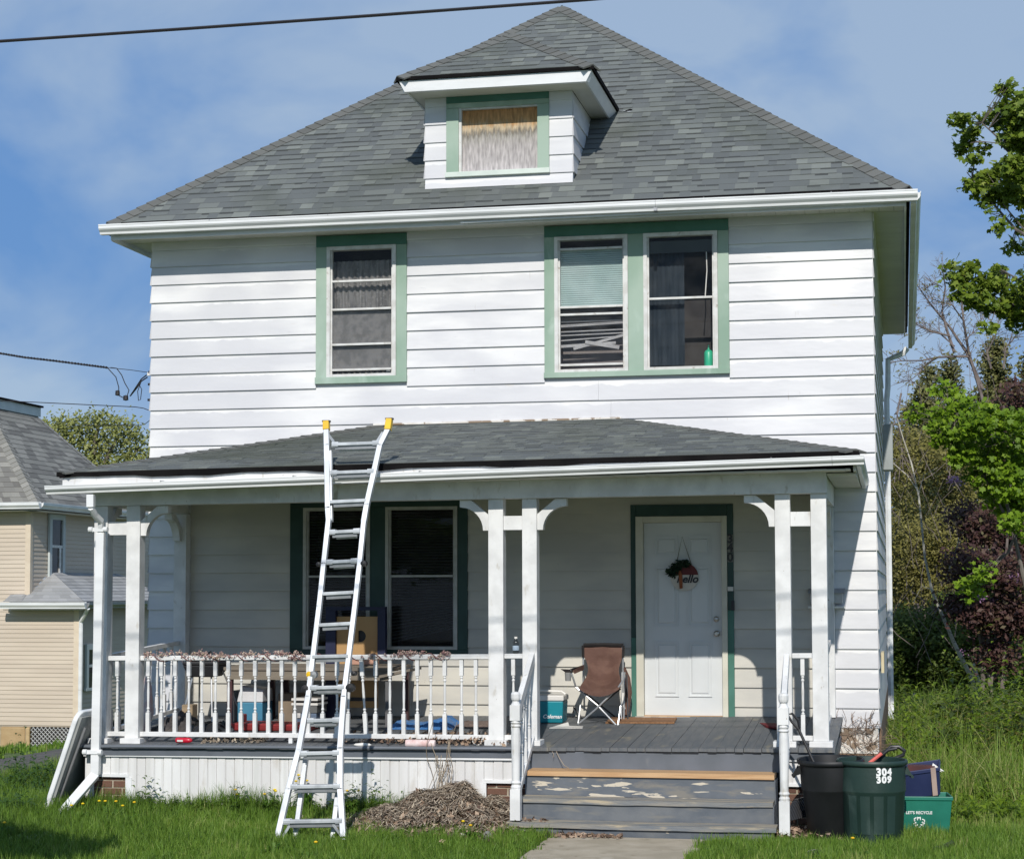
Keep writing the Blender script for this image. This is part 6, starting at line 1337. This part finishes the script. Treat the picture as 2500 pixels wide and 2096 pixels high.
# hello sign
hs_ = empty('door_sign', (1.79, -.02, 2.35), 'round hello sign with greenery hanging on the front door', 'sign'); cs_ = Vector((1.806, -.012, 2.34)); R_s = .148
b = MB(); b.lathe([(0, -.006), (R_s, -.006), (R_s, .006), (0, .006)], tuple(cs_), 32, 'y'); b.build('disc', mat('cream_sign', (.62, .58, .52), (.56, .52, .46), rough=.7), hs_)
b = MB(); pts = [cs_+Vector((R_s*.99*cos(a), -.0075, .01+(R_s-.012)*sin(a))) for a in np.linspace(.08, pi-.08, 14)]; b.prism(pts, (0, -.003, 0)); b.build('red_half', mat('sign_red', (.13, .022, .022), (.10, .018, .018), rough=.7), hs_)
text(hs_, 'hello_lettering', 'hello', (1.835, -.024, 2.315), .115, black_p, shear=.3, bold=.003)
b = MB(); ap = Vector((1.786, -.02, 2.765)); b.tube([cs_+Vector((-.085, -.01, .13)), ap, cs_+Vector((.075, -.01, .13))], .004, 5); b.build('twine', mat('twine', (.12, .09, .05), (.1, .07, .04), rough=.9), hs_)
v, t, n = leafcloud(260, [(1.70, -.05, 2.42), (1.76, -.05, 2.45), (1.84, -.05, 2.47), (1.68, -.04, 2.37)], [(.06, .02, .04), (.05, .02, .04), (.05, .02, .03), (.04, .02, .03)], .045, 'leaf', clump=8, cl_r=.018); o = np_mesh('greenery', v, n, t, leafmat('wreath_leaf', [(.008, .02, .012), (.015, .04, .02), (.03, .06, .03)], .1), hs_, WP[hs_], n); o['kind'] = 'stuff'
b = MB(); b.prism([(1.745, -.03, 2.39), (1.765, -.03, 2.41), (1.785, -.03, 2.36), (1.788, -.03, 2.22), (1.755, -.03, 2.215), (1.75, -.03, 2.30)], (0, -.005, 0)); b.build('ribbon', mat('ribbon_orange', (.30, .09, .03), (.2, .06, .02), rough=.8), hs_)
# --- left half of the porch
# work table
zt_ = 1.375; tbx = empty('work_table', (-1.9, -.7, .83), 'long weathered brown table standing against the porch windows', 'table')
wood_d = mat('table_wood', (.15, .125, .10), (.2, .17, .13), scale=4, rough=.8, stretch=(.3, 6, 6)); maroon_w = mat('maroon_wood', (.06, .02, .022), (.045, .015, .016), rough=.6)
for k in range(4): MB().box(-2.96, -1.10, -.99+k*.175, -.82+k*.175, zt_-.005+.004*k, zt_+.03+.004*k).build('table_plank', wood_d, tbx, bev=.003)
MB().box(-2.93, -1.14, -.975, -.95, zt_-.10, zt_-.006).build('apron', wood_d, tbx)
for (x_, y_, m_) in ((-2.93, -.96, maroon_w), (-2.68, -.34, maroon_w), (-2.52, -.34, maroon_w), (-1.20, -.96, mat('grey_leg', (.12, .115, .12), (.1, .1, .1), rough=.7)), (-1.16, -.40, maroon_w)):
    MB().box(x_, x_+.055, y_, y_+.055, dz_(x_, y_), zt_-.006).build('leg', m_, tbx)
# long plank with slanted end, dark shelf at right
tag(MB().hexa([(-1.25, -1.02, 1.30), (-.92, -1.02, 1.375), (-.92, -.55, 1.375), (-1.25, -.55, 1.30), (-1.25, -1.02, 1.33), (-.92, -1.02, 1.40), (-.92, -.55, 1.40), (-1.25, -.55, 1.33)]).build('loose_board', wood_d), 'loose dark board slanting up off the table end', 'board')
# cornhole board
cb_ = empty('cornhole_board', (-1.7, -.4, .84), 'tan wooden game board with round hole standing in a navy frame', 'game board')
bw = mat('tan_board', (.42, .25, .10), (.48, .3, .13), scale=2, rough=.6, stretch=(.4, 6, .4))
hx, hz_, hr = -1.665, 1.715, .062; y0_, y1_ = -.30, -.278
b = MB(); n = 20; ring_o = []; X0b, X1b, Z0b, Z1b = -1.93, -1.47, .95, 1.925
ring_i = [(hx+hr*cos(2*pi*k/n), hz_+hr*sin(2*pi*k/n)) for k in range(n)]
for k in range(n):
    a = 2*pi*k/n; c_, s_ = cos(a), sin(a); tmax = min((X1b-hx)/c_ if c_ > 1e-6 else 9, (X0b-hx)/c_ if c_ < -1e-6 else 9, (Z1b-hz_)/s_ if s_ > 1e-6 else 9, (hz_-.2-hz_)/s_ if s_ < -1e-6 else 9); ring_o.append((hx+c_*tmax, hz_+s_*tmax))
vs = [(x_, y0_, z_) for x_, z_ in ring_o]+[(x_, y0_, z_) for x_, z_ in ring_i]+[(x_, y1_, z_) for x_, z_ in ring_i]
b.add(vs, [(k, (k+1) % n, n+(k+1) % n, n+k) for k in range(n)]+[(n+k, n+(k+1) % n, 2*n+(k+1) % n, 2*n+k) for k in range(n)])
for (qa, qb) in (((X0b, Z1b), 0),): pass
b.box(X0b, X1b, y0_+.0003, y1_, 1.50, 1.516)
b.build('board_face', bw, cb_)
# corners are filled by four small gussets behind the fan
b = MB(); b.box(X0b, X0b+.24, y0_+.002, y1_, 1.516, Z1b); b.box(X1b-.13, X1b, y0_+.002, y1_, 1.516, Z1b); b.build('board_backing', bw, cb_)
MB().box(X0b, X1b, y0_, y1_, Z0b, 1.4995).build('lower_panel', bw, cb_); MB().box(X0b, X1b, y0_-.005, y0_-.001, 1.02, 1.06).build('dark_stripe', black_p, cb_)
navy = mat('navy_paint', (.007, .010, .04), (.010, .014, .05), rough=.5)
for (a_, c_, z0q, z1q) in ((-2.045, -1.935, .84, 1.99), (-1.465, -1.38, 1.5, 1.99)): MB().box(a_, c_, -.33, -.25, z0q, z1q).build('frame_post', navy, cb_)
MB().box(-2.045, -1.38, -.33, -.25, 1.991, 2.03).build('frame_rail', navy, cb_); MB().box(-1.70, -1.42, -.5, -.42, 1.42, 1.47).build('pink_box', mat('pink_board', (.5, .28, .2), (.45, .25, .18), rough=.8), cb_)
MB().box(hx-.07, hx+.07, -.262, -.258, hz_-.07, hz_+.07).build('hole_backing', black_p, cb_)
# grill
gr = empty('camp_grill', (-3.17, -.9, .8), 'small black charcoal grill on splayed silver legs', 'grill')
b = MB(); b.hexa([(-3.33, -1.05, 1.30), (-3.06, -1.05, 1.30), (-3.06, -.75, 1.30), (-3.33, -.75, 1.30), (-3.38, -1.08, 1.42), (-2.99, -1.08, 1.42), (-2.99, -.72, 1.42), (-3.38, -.72, 1.42)]); b.build('firebox', black_p, gr, bev=.01); MB().box(-3.385, -2.985, -1.085, -.715, 1.421, 1.465).build('lid', black_p, gr, bev=.015)
b = MB(); b.tube([(-3.2, -.9, 1.466), (-3.2, -.9, 1.53), (-3.14, -.9, 1.56), (-3.12, -.9, 1.50)], .014, 6); b.build('lid_handle', black_p, gr)
for (a_, c_) in (((-3.30, -1.0, 1.3), (-3.37, -1.15, .80)), ((-3.30, -.8, 1.3), (-3.38, -.6, .83)), ((-3.09, -1.0, 1.3), (-3.02, -1.15, .80)), ((-3.05, -.85, 1.42), (-2.86, -.65, .84))): MB().tube([a_, c_], .009, 6).build('leg', steel, gr)
# blue cooler
z0_ = dz_(-2.7, -.6); cb2 = empty('cooler', (-2.73, -.6, z0_), 'big blue cooler with tall white lid under the work table', 'cooler')
MB().box(-2.88, -2.60, -.78, -.45, z0_, z0_+.225).build('cooler_body', blue_p, cb2, bev=.012); MB().hexa([(-2.885, -.785, z0_+.226), (-2.595, -.785, z0_+.226), (-2.595, -.445, z0_+.226), (-2.885, -.445, z0_+.226), (-2.85, -.77, z0_+.40), (-2.60, -.77, z0_+.36), (-2.60, -.46, z0_+.36), (-2.85, -.46, z0_+.40)]).build('lid', mat('cool_white', (.62, .62, .62), (.55, .55, .56), rough=.5), cb2, bev=.01)
# grey storage bin + stereo + boxes
def bx_(name, x0_, x1_, y0_, y1_, h, m_, label, cat, bev=.008, z=None):
    zz = dz_((x0_+x1_)/2, (y0_+y1_)/2) if z is None else z; o = MB().box(x0_, x1_, y0_, y1_, zz, zz+h).build(name, m_, None, bev=bev); return tag(o, label, cat)
gp = mat('grey_plastic_b', (.13, .135, .13), (.1, .1, .1), rough=.5)
bx_('grey_case', -3.02, -2.90, -.62, -.3, .33, gp, 'dark grey plastic case beside the blue cooler', 'case')
bx_('tan_carton', -2.48, -2.26, -.62, -.35, .30, mat('cardboard_d', (.22, .17, .12), (.18, .14, .1), rough=.9), 'dull brown carton between blue cooler and printer', 'box')
pr_ = empty('printer', (-2.1, -.7, .84), 'grey and white printer like machine under the table behind the ladder', 'printer'); zz = dz_(-2.1, -.7)
MB().box(-2.24, -1.99, -.82, -.5, zz, zz+.12).build('base', mat('blue_grey', (.13, .18, .26), (.11, .15, .22), rough=.5), pr_, bev=.006); MB().box(-2.25, -1.98, -.83, -.49, zz+.121, zz+.20).build('middle', gp, pr_, bev=.006); MB().box(-2.26, -1.97, -.84, -.48, zz+.201, zz+.225).build('tray', lid_w, pr_, bev=.004); MB().box(-2.26, -1.97, -.84, -.48, zz+.25, zz+.275).build('cover', lid_w, pr_, bev=.004); MB().box(-2.25, -1.98, -.80, -.49, zz+.226, zz+.249).build('slot', black_p, pr_)
MB().box(-2.235, -2.16, -.835, -.828, zz+.07, zz+.12).build('label_sticker', lid_w, pr_)
red_p = mat('faded_red', (.33, .035, .035), (.25, .03, .03), rough=.6, scale=6)
b = MB(); zz = dz_(-2.3, -1.2); b.hexa([(-2.72, -1.32, zz), (-1.9, -1.30, zz), (-1.9, -1.0, zz+.01), (-2.72, -1.0, zz+.01), (-2.75, -1.35, zz+.075), (-1.87, -1.33, zz+.06), (-1.87, -.98, zz+.07), (-2.75, -.98, zz+.08)]); b.box(-2.74, -2.70, -1.1, -.97, zz+.07, zz+.15); tag(b.build('red_sled', red_p, bev=.01), 'faded red plastic sled lying flat on the porch boards', 'sled')
# blue tarp
def cloth(name, x0_, x1_, y0_, y1_, hfun, m_, label, cat, nx_=16, ny_=10):
    b = MB(); vs = []
    for j in range(ny_+1):
        for i in range(nx_+1): x_ = x0_+(x1_-x0_)*i/nx_; y_ = y0_+(y1_-y0_)*j/ny_; e_ = min(i, nx_-i, j, ny_-j)/2; vs.append((x_+random.uniform(-.02, .02), y_+random.uniform(-.02, .02), dz_(x_, y_)+.004+hfun(x_, y_)*min(1, e_)*random.uniform(.6, 1.1)))
    b.add(vs, [(j*(nx_+1)+i, j*(nx_+1)+i+1, (j+1)*(nx_+1)+i+1, (j+1)*(nx_+1)+i) for j in range(ny_) for i in range(nx_)]); return tag(b.build(name, m_, smooth=False), label, cat)
cloth('blue_tarp', -1.15, -.45, -1.15, -.6, lambda x_, y_: .06+.03*sin(x_*9), mat('tarp_blue', (.05, .16, .38), (.08, .2, .42), rough=.5), 'crumpled bright blue tarp on the porch boards below the window', 'tarp')
cloth('brown_cloth', -.47, -.02, -1.0, -.6, lambda x_, y_: .035, mat('brown_rag', (.2, .15, .13), (.15, .11, .09), rough=.9), 'flat brownish rag right of the blue tarp', 'rag')
cloth('dark_bag', -3.66, -3.12, -1.6, -.9, lambda x_, y_: .20*math.exp(-((x_+3.35)/.2)**2-((y_+1.2)/.3)**2), mat('grey_brown_bag', (.075, .066, .062), (.045, .04, .04), scale=8, rough=.8), 'slumped dark sack piled in the left porch corner', 'bag', 18, 14)
cloth('black_bag', -3.2, -2.85, -1.5, -1.0, lambda x_, y_: .08, black_p, 'flat glossy black bag beside the slumped sack', 'bag')
bx_('tan_box_flap', -3.36, -3.24, -1.15, -1.0, .25, mat('carton', (.4, .3, .2), (.32, .24, .15), rough=.9), 'small open tan carton poking out of the sack pile', 'box')
# umbrella
um = empty('furled_umbrella', (-3.6, -1.3, .76), 'furled white and pink umbrella leaning in the left porch corner', 'umbrella'); b = MB(); b.tube([(-3.63, -1.55, .76), (-3.60, -1.5, .95), (-3.62, -1.45, 1.2), (-3.63, -1.42, 1.4)], [.05, .075, .05, .012], 9); b.build('canopy', mat('pinkish_white', (.62, .58, .57), (.6, .42, .4), scale=9, rough=.8), um); MB().tube([(-3.63, -1.42, 1.4), (-3.63, -1.40, 1.55)], .008, 6).build('tip', steel, um)
# items along deck edge
cn = empty('red_can', (-3.08, -2.24, .69), 'bright red can lying at the porch edge', 'can'); b = MB(); q = at(449, 1806, Y=-2.28); b.lathe([(0, -.082), (.024, -.08), (.028, -.07), (.028, .045), (.022, .07), (.012, .085), (0, .085)], (q.x, q.y, q.z), 16, 'x'); b.build('can_body', mat('can_red', (.6, .01, .04), (.5, .01, .03), rough=.3), cn, smooth=True)
MB().box(q.x-.06, q.x-.0, q.y-.0285, q.y-.027, q.z-.012, q.z+.006).build('white_print', lid_w, cn)
tb_ = MB(); q = at(1028, 1814, Y=-2.28); tb_.lathe([(0, -.15), (.036, -.148), (.038, -.13), (.038, .12), (.034, .14), (0, .142)], tuple(q), 16, 'x'); tag(tb_.build('paper_roll', mat('pink_white', (.75, .62, .6), (.62, .42, .4), scale=14, rough=.7), smooth=True), 'pinkish white rolled tube lying at the porch edge', 'roll')
btl = empty('bottle', (.43, -2.13, 1.6), 'clear bottle standing on the railing between the middle posts', 'bottle'); b = MB(); q = Vector((.425, -2.133, 1.6)); b.lathe([(0, 0), (.030, 0), (.031, .08), (.028, .11), (.014, .13), (.012, .145)], tuple(q), 14); b.build('bottle_body', clear_p, btl, smooth=True); MB().lathe([(.0155, .142), (.0155, .16), (0, .16)], tuple(q), 12, cap=False).build('cap', lid_w, btl); MB().lathe([(.0315, .03), (.0318, .075)], tuple(q), 14, cap=False).build('bottle_label', mat('pale_blue_label', (.4, .5, .6), (.6, .65, .68), rough=.6), btl)
gb_ = empty('green_bottle', (2.10, .02, 4.58), 'green lotion bottle standing inside the right upstairs window', 'bottle'); b = MB(); q = Vector((2.075, .045, 4.575)); b.lathe([(0, 0), (.045, 0), (.048, .02), (.048, .14), (.035, .165), (.012, .175), (.010, .195), (0, .197)], tuple(q), 16); b.build('bottle_body', mat('bottle_green', (.03, .42, .22), (.03, .36, .2), rough=.4), gb_, smooth=True); MB().lathe([(.006, .197), (.006, .225), (0, .225)], tuple(q), 8, cap=False).build('nozzle', bin_teal, gb_)
gb2 = empty('clear_spray_bottle', (-1.46, .06, 4.6), 'faint pale bottle standing inside the left upstairs window', 'bottle'); MB().lathe([(0, 0), (.03, 0), (.03, .12), (.012, .16), (.012, .2), (0, .2)], (-1.46, .09, 4.6), 12).build('bottle_body', mat('pale_bottle', (.25, .28, .29), (.22, .25, .26), rough=.5), gb2, smooth=True)
# debris line under the railing
dry = mat('dry_leaf', None, None, rough=.85, tone=[(.10, .06, .045), (.20, .13, .09), (.32, .22, .15), (.46, .34, .24)], trans=.1)
straw = mat('straw', None, None, rough=.9, tone=[(.13, .10, .075), (.25, .20, .15), (.38, .31, .23), (.52, .44, .33)])
def litter(name, N, xf, yf, zf, size, label, kindm, flat=.5):
    x = xf(N); y = yf(N); z = zf(x, y); n = RNG.normal(0, flat, (N, 3)); n[:, 2] = 1; n /= np.linalg.norm(n, axis=1)[:, None]; a = np.cross(n, RNG.normal(0, 1, (N, 3))); a /= np.linalg.norm(a, axis=1)[:, None]; b_ = np.cross(n, a); s = size*RNG.uniform(.5, 1.4, N)
    p = np.stack([x, y, z], -1); pts = [p+a*(u_*s)[:, None]+b_*(v_*s)[:, None]+n*(w_*s)[:, None] for u_, v_, w_ in ((-.5, -.1, .15), (0, -.32, 0), (.5, 0, .2), (0, .3, -.05))]
    return tag(np_mesh(name, np.stack(pts, 1).reshape(-1, 3), 4, RNG.uniform(0, 1, N), kindm, None, (0, 0, 0), 4), label, 'litter', kind='stuff')
dzv = lambda x, y: .688+(x+3.75)*.009+(y+2.32)*.06
litter('porch_litter', 900, lambda N: np.clip(RNG.normal(-.25, .42, N), -1.3, .45), lambda N: RNG.uniform(-2.25, -1.7, N), lambda x, y: dzv(x, y)+RNG.uniform(.005, .06, len(x)), .045, 'dead brown leaves blown along the porch edge under the railing', dry, 1.2)
litter('pale_litter', 160, lambda N: RNG.uniform(-2.75, -2.1, N), lambda N: RNG.uniform(-2.2, -1.9, N), lambda x, y: dzv(x, y)+RNG.uniform(.005, .04, len(x)), .05, 'pale scraps and papers scattered under the left railing', straw, 1.2)
b = MB(); q = at(1165, 1806, Y=-2.2); b.tube([q+Vector((.045*cos(a), 0, .045*sin(a))) for a in np.linspace(pi, 2*pi, 9)], .005, 5); tag(b.build('white_ring', lid_w), 'white wire hoop lying under the railing near the middle post', 'hoop')
q = at(885, 1817, Y=-2.3); b = MB(); b.lathe([(0, -.09), (.012, -.07), (.02, 0), (.014, .07), (0, .09)], tuple(q), 8, 'x'); tag(b.build('pale_stick', lid_w, smooth=True), 'pale stick lying at the porch edge right of the ladder', 'stick')
# garland
gl = empty('garland', (-1.6, -2.13, 1.58), 'faded flower garland wound round the front porch railing', 'garland')
b = MB(); pts = []
for i in range(331):
    f = i/330; x_ = at(352+f*748, 1602, Y=-2.133).x; a = f*2*pi*11; pts.append((x_, -2.133+.042*cos(a), 1.538+.009*f*3+.035*sin(a)))
b.tube(pts, .005, 4); b.build('vine', mat('maroon_vine', (.14, .05, .05), (.2, .09, .08), rough=.8), gl)
cs, rs = [], []
for px_ in [362, 390, 400, 455, 470, 495, 525, 540, 575, 590, 600, 650, 680, 710, 725, 905, 920, 980, 1075, 1085, 1095]+[360+13*k for k in range(30)]+[890+18*k for k in range(12)]:
    q = at(px_, 1600+random.uniform(-6, 6), Y=-2.16); cs.append(tuple(q)); rs.append((.035, .03, .025))
v, t, n = leafcloud(2600, cs, rs, .02, 'leaf', clump=8, cl_r=.012); o = np_mesh('petals', v, n, t, mat('petal', None, None, rough=.8, tone=[(.10, .04, .04), (.3, .16, .15), (.5, .4, .34), (.6, .55, .3)], trans=.1), gl, WP[gl], n); o['kind'] = 'stuff'
# dead vine, dead pile
b = MB()
for k in range(16):
    x_ = random.uniform(-.38, -.12); pts = []; z = random.uniform(.15, .3); ph = random.uniform(0, 6)
    zt2 = random.choice([.55, .65, .8, 1.0, .6])
    while z < zt2: pts.append((x_+.04*sin(z*9+ph)+(z-.3)*.12*(k % 3-1), -2.34-.02*cos(z*7+ph)-(.03 if z > .55 else 0), z)); z += .05
    if len(pts) > 2: b.tube(pts, .0035, 3)
tag(b.build('dead_vine', mat('dry_vine', (.34, .28, .2), (.25, .2, .15), rough=.9)), 'dry leafless vine climbing the porch skirt from the dead heap', 'vine', kind='stuff')
xs_ = np.linspace(-1.15, .75, 44); ys_ = np.linspace(-3.5, -2.3, 34); X2, Y2 = np.meshgrid(xs_, ys_); Zp = pile_h(X2, Y2)+.012*np.sin(X2*31)*np.sin(Y2*27)-.02
mp_ = MB(); mp_.add(np.stack([X2, Y2, Zp], -1).reshape(-1, 3).tolist(), [(j*44+i, j*44+i+1, (j+1)*44+i+1, (j+1)*44+i) for j in range(33) for i in range(43)]); dp = mp_.build('dead_heap', mat('heap_soil', (.13, .095, .065), (.2, .15, .1), scale=14, rough=1, bump=.9, bscale=30), smooth=True); tag(dp, 'heap of dry stalks and dead leaves in front of the porch skirt', 'heap', kind='stuff')
N = 9500; x = RNG.normal(-.15, .42, N); y = -2.38-np.abs(RNG.normal(0, .42, N)); k = (y > -3.5) & (x < .72); x, y = x[k], y[k]; N = len(x); z = pile_h(x, y)+RNG.uniform(.0, .07, N); a = RNG.uniform(0, 2*pi, N); l_ = RNG.uniform(.05, .20, N); w_ = RNG.uniform(.002, .005, N)
dx, dy = np.cos(a), np.sin(a); dzs = RNG.uniform(-.3, .5, N); P = lambda u_, v_, zz: np.stack([x+dx*u_*l_-dy*v_*w_, y+dy*u_*l_+dx*v_*w_, z+zz], -1)
v1 = np.stack([P(-.5, -1, -dzs*l_*.4), P(0, -1, .02), P(0, 1, .024), P(-.5, 1, -dzs*l_*.4)], 1).reshape(-1, 3); v2 = np.stack([P(0, -1, .02), P(.5, -1, dzs*l_*.3), P(.5, 1, dzs*l_*.3), P(0, 1, .024)], 1).reshape(-1, 3); tt = RNG.uniform(0, 1, N)
tag(np_mesh('dry_stalks', np.concatenate([v1, v2]), 4, np.concatenate([tt, tt]), straw, None, (0, 0, 0), 4), 'tangled dry grass stalks covering the dead heap', 'stalks', kind='stuff')
litter('dead_leaves', 2300, lambda N: np.concatenate([RNG.normal(.28, .28, N//2), RNG.normal(-.2, .45, N-N//2)]), lambda N: -2.45-np.abs(RNG.normal(0, .45, N)), lambda x, y: pile_h(x, y)+RNG.uniform(.01, .06, len(x)), .07, 'curled brown dead leaves on the heap beside the steps', dry, .9)
litter('step_leaves', 260, lambda N: RNG.uniform(.5, 1.6, N), lambda N: -3.18-np.abs(RNG.normal(0, .07, N)), lambda x, y: .025+RNG.uniform(0, .02, len(x)), .05, 'dead leaves gathered at the foot of the steps', dry, .8)
litter('bin_leaves', 500, lambda N: RNG.normal(3.12, .16, N), lambda N: RNG.normal(-2.95, .14, N), lambda x, y: .01+RNG.uniform(0, .09, len(x)), .05, 'dead leaves and stalks piled by the right newel post', dry, .9)
litter('tread_leaves', 26, lambda N: RNG.uniform(.6, .9, N), lambda N: RNG.uniform(-3.12, -2.9, N), lambda x, y: .135+0*x, .05, 'few curled leaves on the left end of the lowest step', dry, .8)
b = MB()
for _ in range(70):
    p = Vector((random.uniform(3.42, 3.84), -.06, random.uniform(.5, .80))); pts = [p]; d = Vector((random.uniform(-1, 1), 0, random.uniform(-.2, 1))).normalized()
    for k in range(4): d = (d+Vector((random.uniform(-.7, .7), random.uniform(-.15, .1), random.uniform(-.5, .5)))).normalized(); pts.append(pts[-1]+d*random.uniform(.03, .07))
    b.tube(pts, .003, 3)
tag(b.build('dry_creeper', mat('creeper', (.2, .14, .10), (.28, .2, .15), rough=.9)), 'dry creeper stems over the peeling foundation beside the porch', 'creeper', kind='stuff')
b = MB(); b.tube([at(1358, 1833, Y=-2.34), at(1366, 1850, Y=-2.36), at(1378, 1868, Y=-2.42), at(1392, 1876, Y=-2.5), at(1418, 1874, Y=-2.5)], .004, 4); b.tube([at(1348, 1833, Y=-2.34), at(1352, 1840, Y=-2.36), at(1350, 1848, Y=-2.36)], .003, 4); tag(b.build('dry_stalk', straw), 'single curved dry stalk lying over the top step', 'stalk')
# dandelions etc
yel = mat('dandelion_yellow', (.80, .58, .01), (.75, .45, .01), rough=.7); wl = leafmat('dandelion_leaf', [(.03, .08, .008), (.06, .14, .012), (.10, .2, .02)], .3)
def rosette(x_, y_, h, nfl, label, nl=16, r_=.12, seed=0):
    z = 0.0; e = empty('dandelion', (x_, y_, z), label, 'weed', 'dandelions in the lawn'); b = MB(); b.tone = .5
    for k in range(nl):
        a = random.uniform(0, 2*pi); l_ = r_*random.uniform(.6, 1.2); hh = h*random.uniform(.4, 1.0); w_ = .012; b.tone = random.random()
        c, s_ = cos(a), sin(a); b.add([(x_, y_, z+.01), (x_+c*l_*.5-s_*w_, y_+s_*l_*.5+c*w_, z+hh), (x_+c*l_, y_+s_*l_, z+hh*.85), (x_+c*l_*.5+s_*w_, y_+s_*l_*.5-c*w_, z+hh)], [(0, 1, 2, 3)])
    b.build('leaves', wl, e)
    for k in range(nfl):
        dx_, dy_ = random.uniform(-.1, .1), random.uniform(-.08, .08); hz2 = h+random.uniform(.02, .10); MB().tube([(x_+dx_*.4, y_+dy_*.4, z), (x_+dx_, y_+dy_, z+hz2)], .0025, 4).build('stem', wl, e)
        MB().lathe([(0, -.006), (.014, 0), (.017, .006), (.008, .013), (0, .014)], (x_+dx_, y_+dy_, z+hz2), 9).build('flower', yel, e)
spots = [(190, 1990, 2, 'dandelion beside the downspout foot at left'), (253, 1978, 2, 'dandelion in front of the left brick pier'), (278, 1986, 2, 'dandelion just right of the left brick pier centre'), (318, 1995, 1, 'dandelion where the left skirt opening ends'),
         (580, 1972, 2, 'leafy weed clump by the skirt, left of the ladder'), (655, 1975, 3, 'flowering weed clump touching the ladder foot side'), (745, 1950, 5, 'tallest yellow flowering clump between the ladder legs'), (828, 1965, 2, 'yellow flowers behind the right ladder leg'), (862, 1985, 1, 'dark leafed clump right of the ladder'), (938, 1980, 0, 'leafy rosette between ladder and dead heap'),
         (1150, 2035, 2, 'dandelion with two flowers in front of the dead heap'), (2100, 2085, 1, 'single dandelion in the grass below the green bin'), (668, 2068, 0, 'small plant at the left ladder foot'), (752, 2092, 1, 'dandelion at the bottom edge below the ladder'), (5, 2025, 1, 'dandelion at the left picture edge')]
for px_, py_, nf_, lb in spots:
    q = at(px_, py_, Z=.08); hh = (.12 if nf_ < 5 else .30) if py_ > 1992 or px_ < 400 else (.20 if nf_ < 5 else .34); yq = min(q.y, -2.36); q = at(px_, py_, Y=yq) if q.y > -2.36 else q; rosette(q.x, yq, hh, nf_, lb, nl=60 if hh > .15 else 22, r_=.15)
# far-left meadow weeds at table + small litter in lawn
mb = MB(); q = at(2280, 2072, Z=.05); mb.tube([q, q+Vector((.1, 0, .02)), q+Vector((.16, .02, .06))], [.02, .03, .025], 7); tag(mb.build('plastic_bottle', clear_p, smooth=True), 'crushed clear plastic bottle in the grass at the lower right', 'bottle')
mb = MB(); q = at(1965, 2085, Z=.05); mb.tube([q, q+Vector((.08, 0, .02)), q+Vector((.15, .02, .02))], [.02, .03, .02], 7); tag(mb.build('plastic_bottle', clear_p, smooth=True), 'clear plastic wrapper in the grass below the black bin', 'bottle')
mb = MB(); q = at(1018*1.0+0, 2040, Z=.03); q = at(1190, 2045, Z=.04); mb.lathe([(0, -.04), (.035, -.02), (.04, .03), (.02, .06), (0, .065)], tuple(q), 7); tag(mb.build('grey_stone', mat('grey_stone_m', (.25, .24, .24), (.2, .19, .19), rough=.8)), 'small grey stone standing at the front of the dead heap', 'stone')
mb = MB(); q = at(1128, 2040, Z=.04); mb.lathe([(0, -.02), (.04, 0), (.03, .025), (0, .03)], tuple(q), 7); tag(mb.build('white_pebble', mat('white_stone_m', (.65, .62, .52), (.6, .56, .46), rough=.8)), 'whitish pebble beside the two flower dandelion', 'stone')
# street tree in front of the left lawn, out of frame: casts the lower-left shade
Ts = Vector((-4.3, -8.9, 0))
tree('street_tree', tuple(Ts), 'street tree in front of the left lawn casting shade', 'tree', [([tuple(Ts), (-4.3, -8.9, 1.4), (-4.1, -8.9, 2.4)], [.13, .11, .07])], bark, [('crown', 15000, [(-3.9, -8.9, 3.0), (-4.6, -8.9, 3.0), (-3.2, -8.9, 2.85), (-2.45, -9.0, 2.75), (-5.3, -8.8, 2.9)], [(.7, .7, .45), (.7, .7, .5), (.6, .65, .38), (.55, .5, .28), (.7, .6, .5)], .10, 'leaf', lime_lm, dict(clump=14, cl_r=.12))])
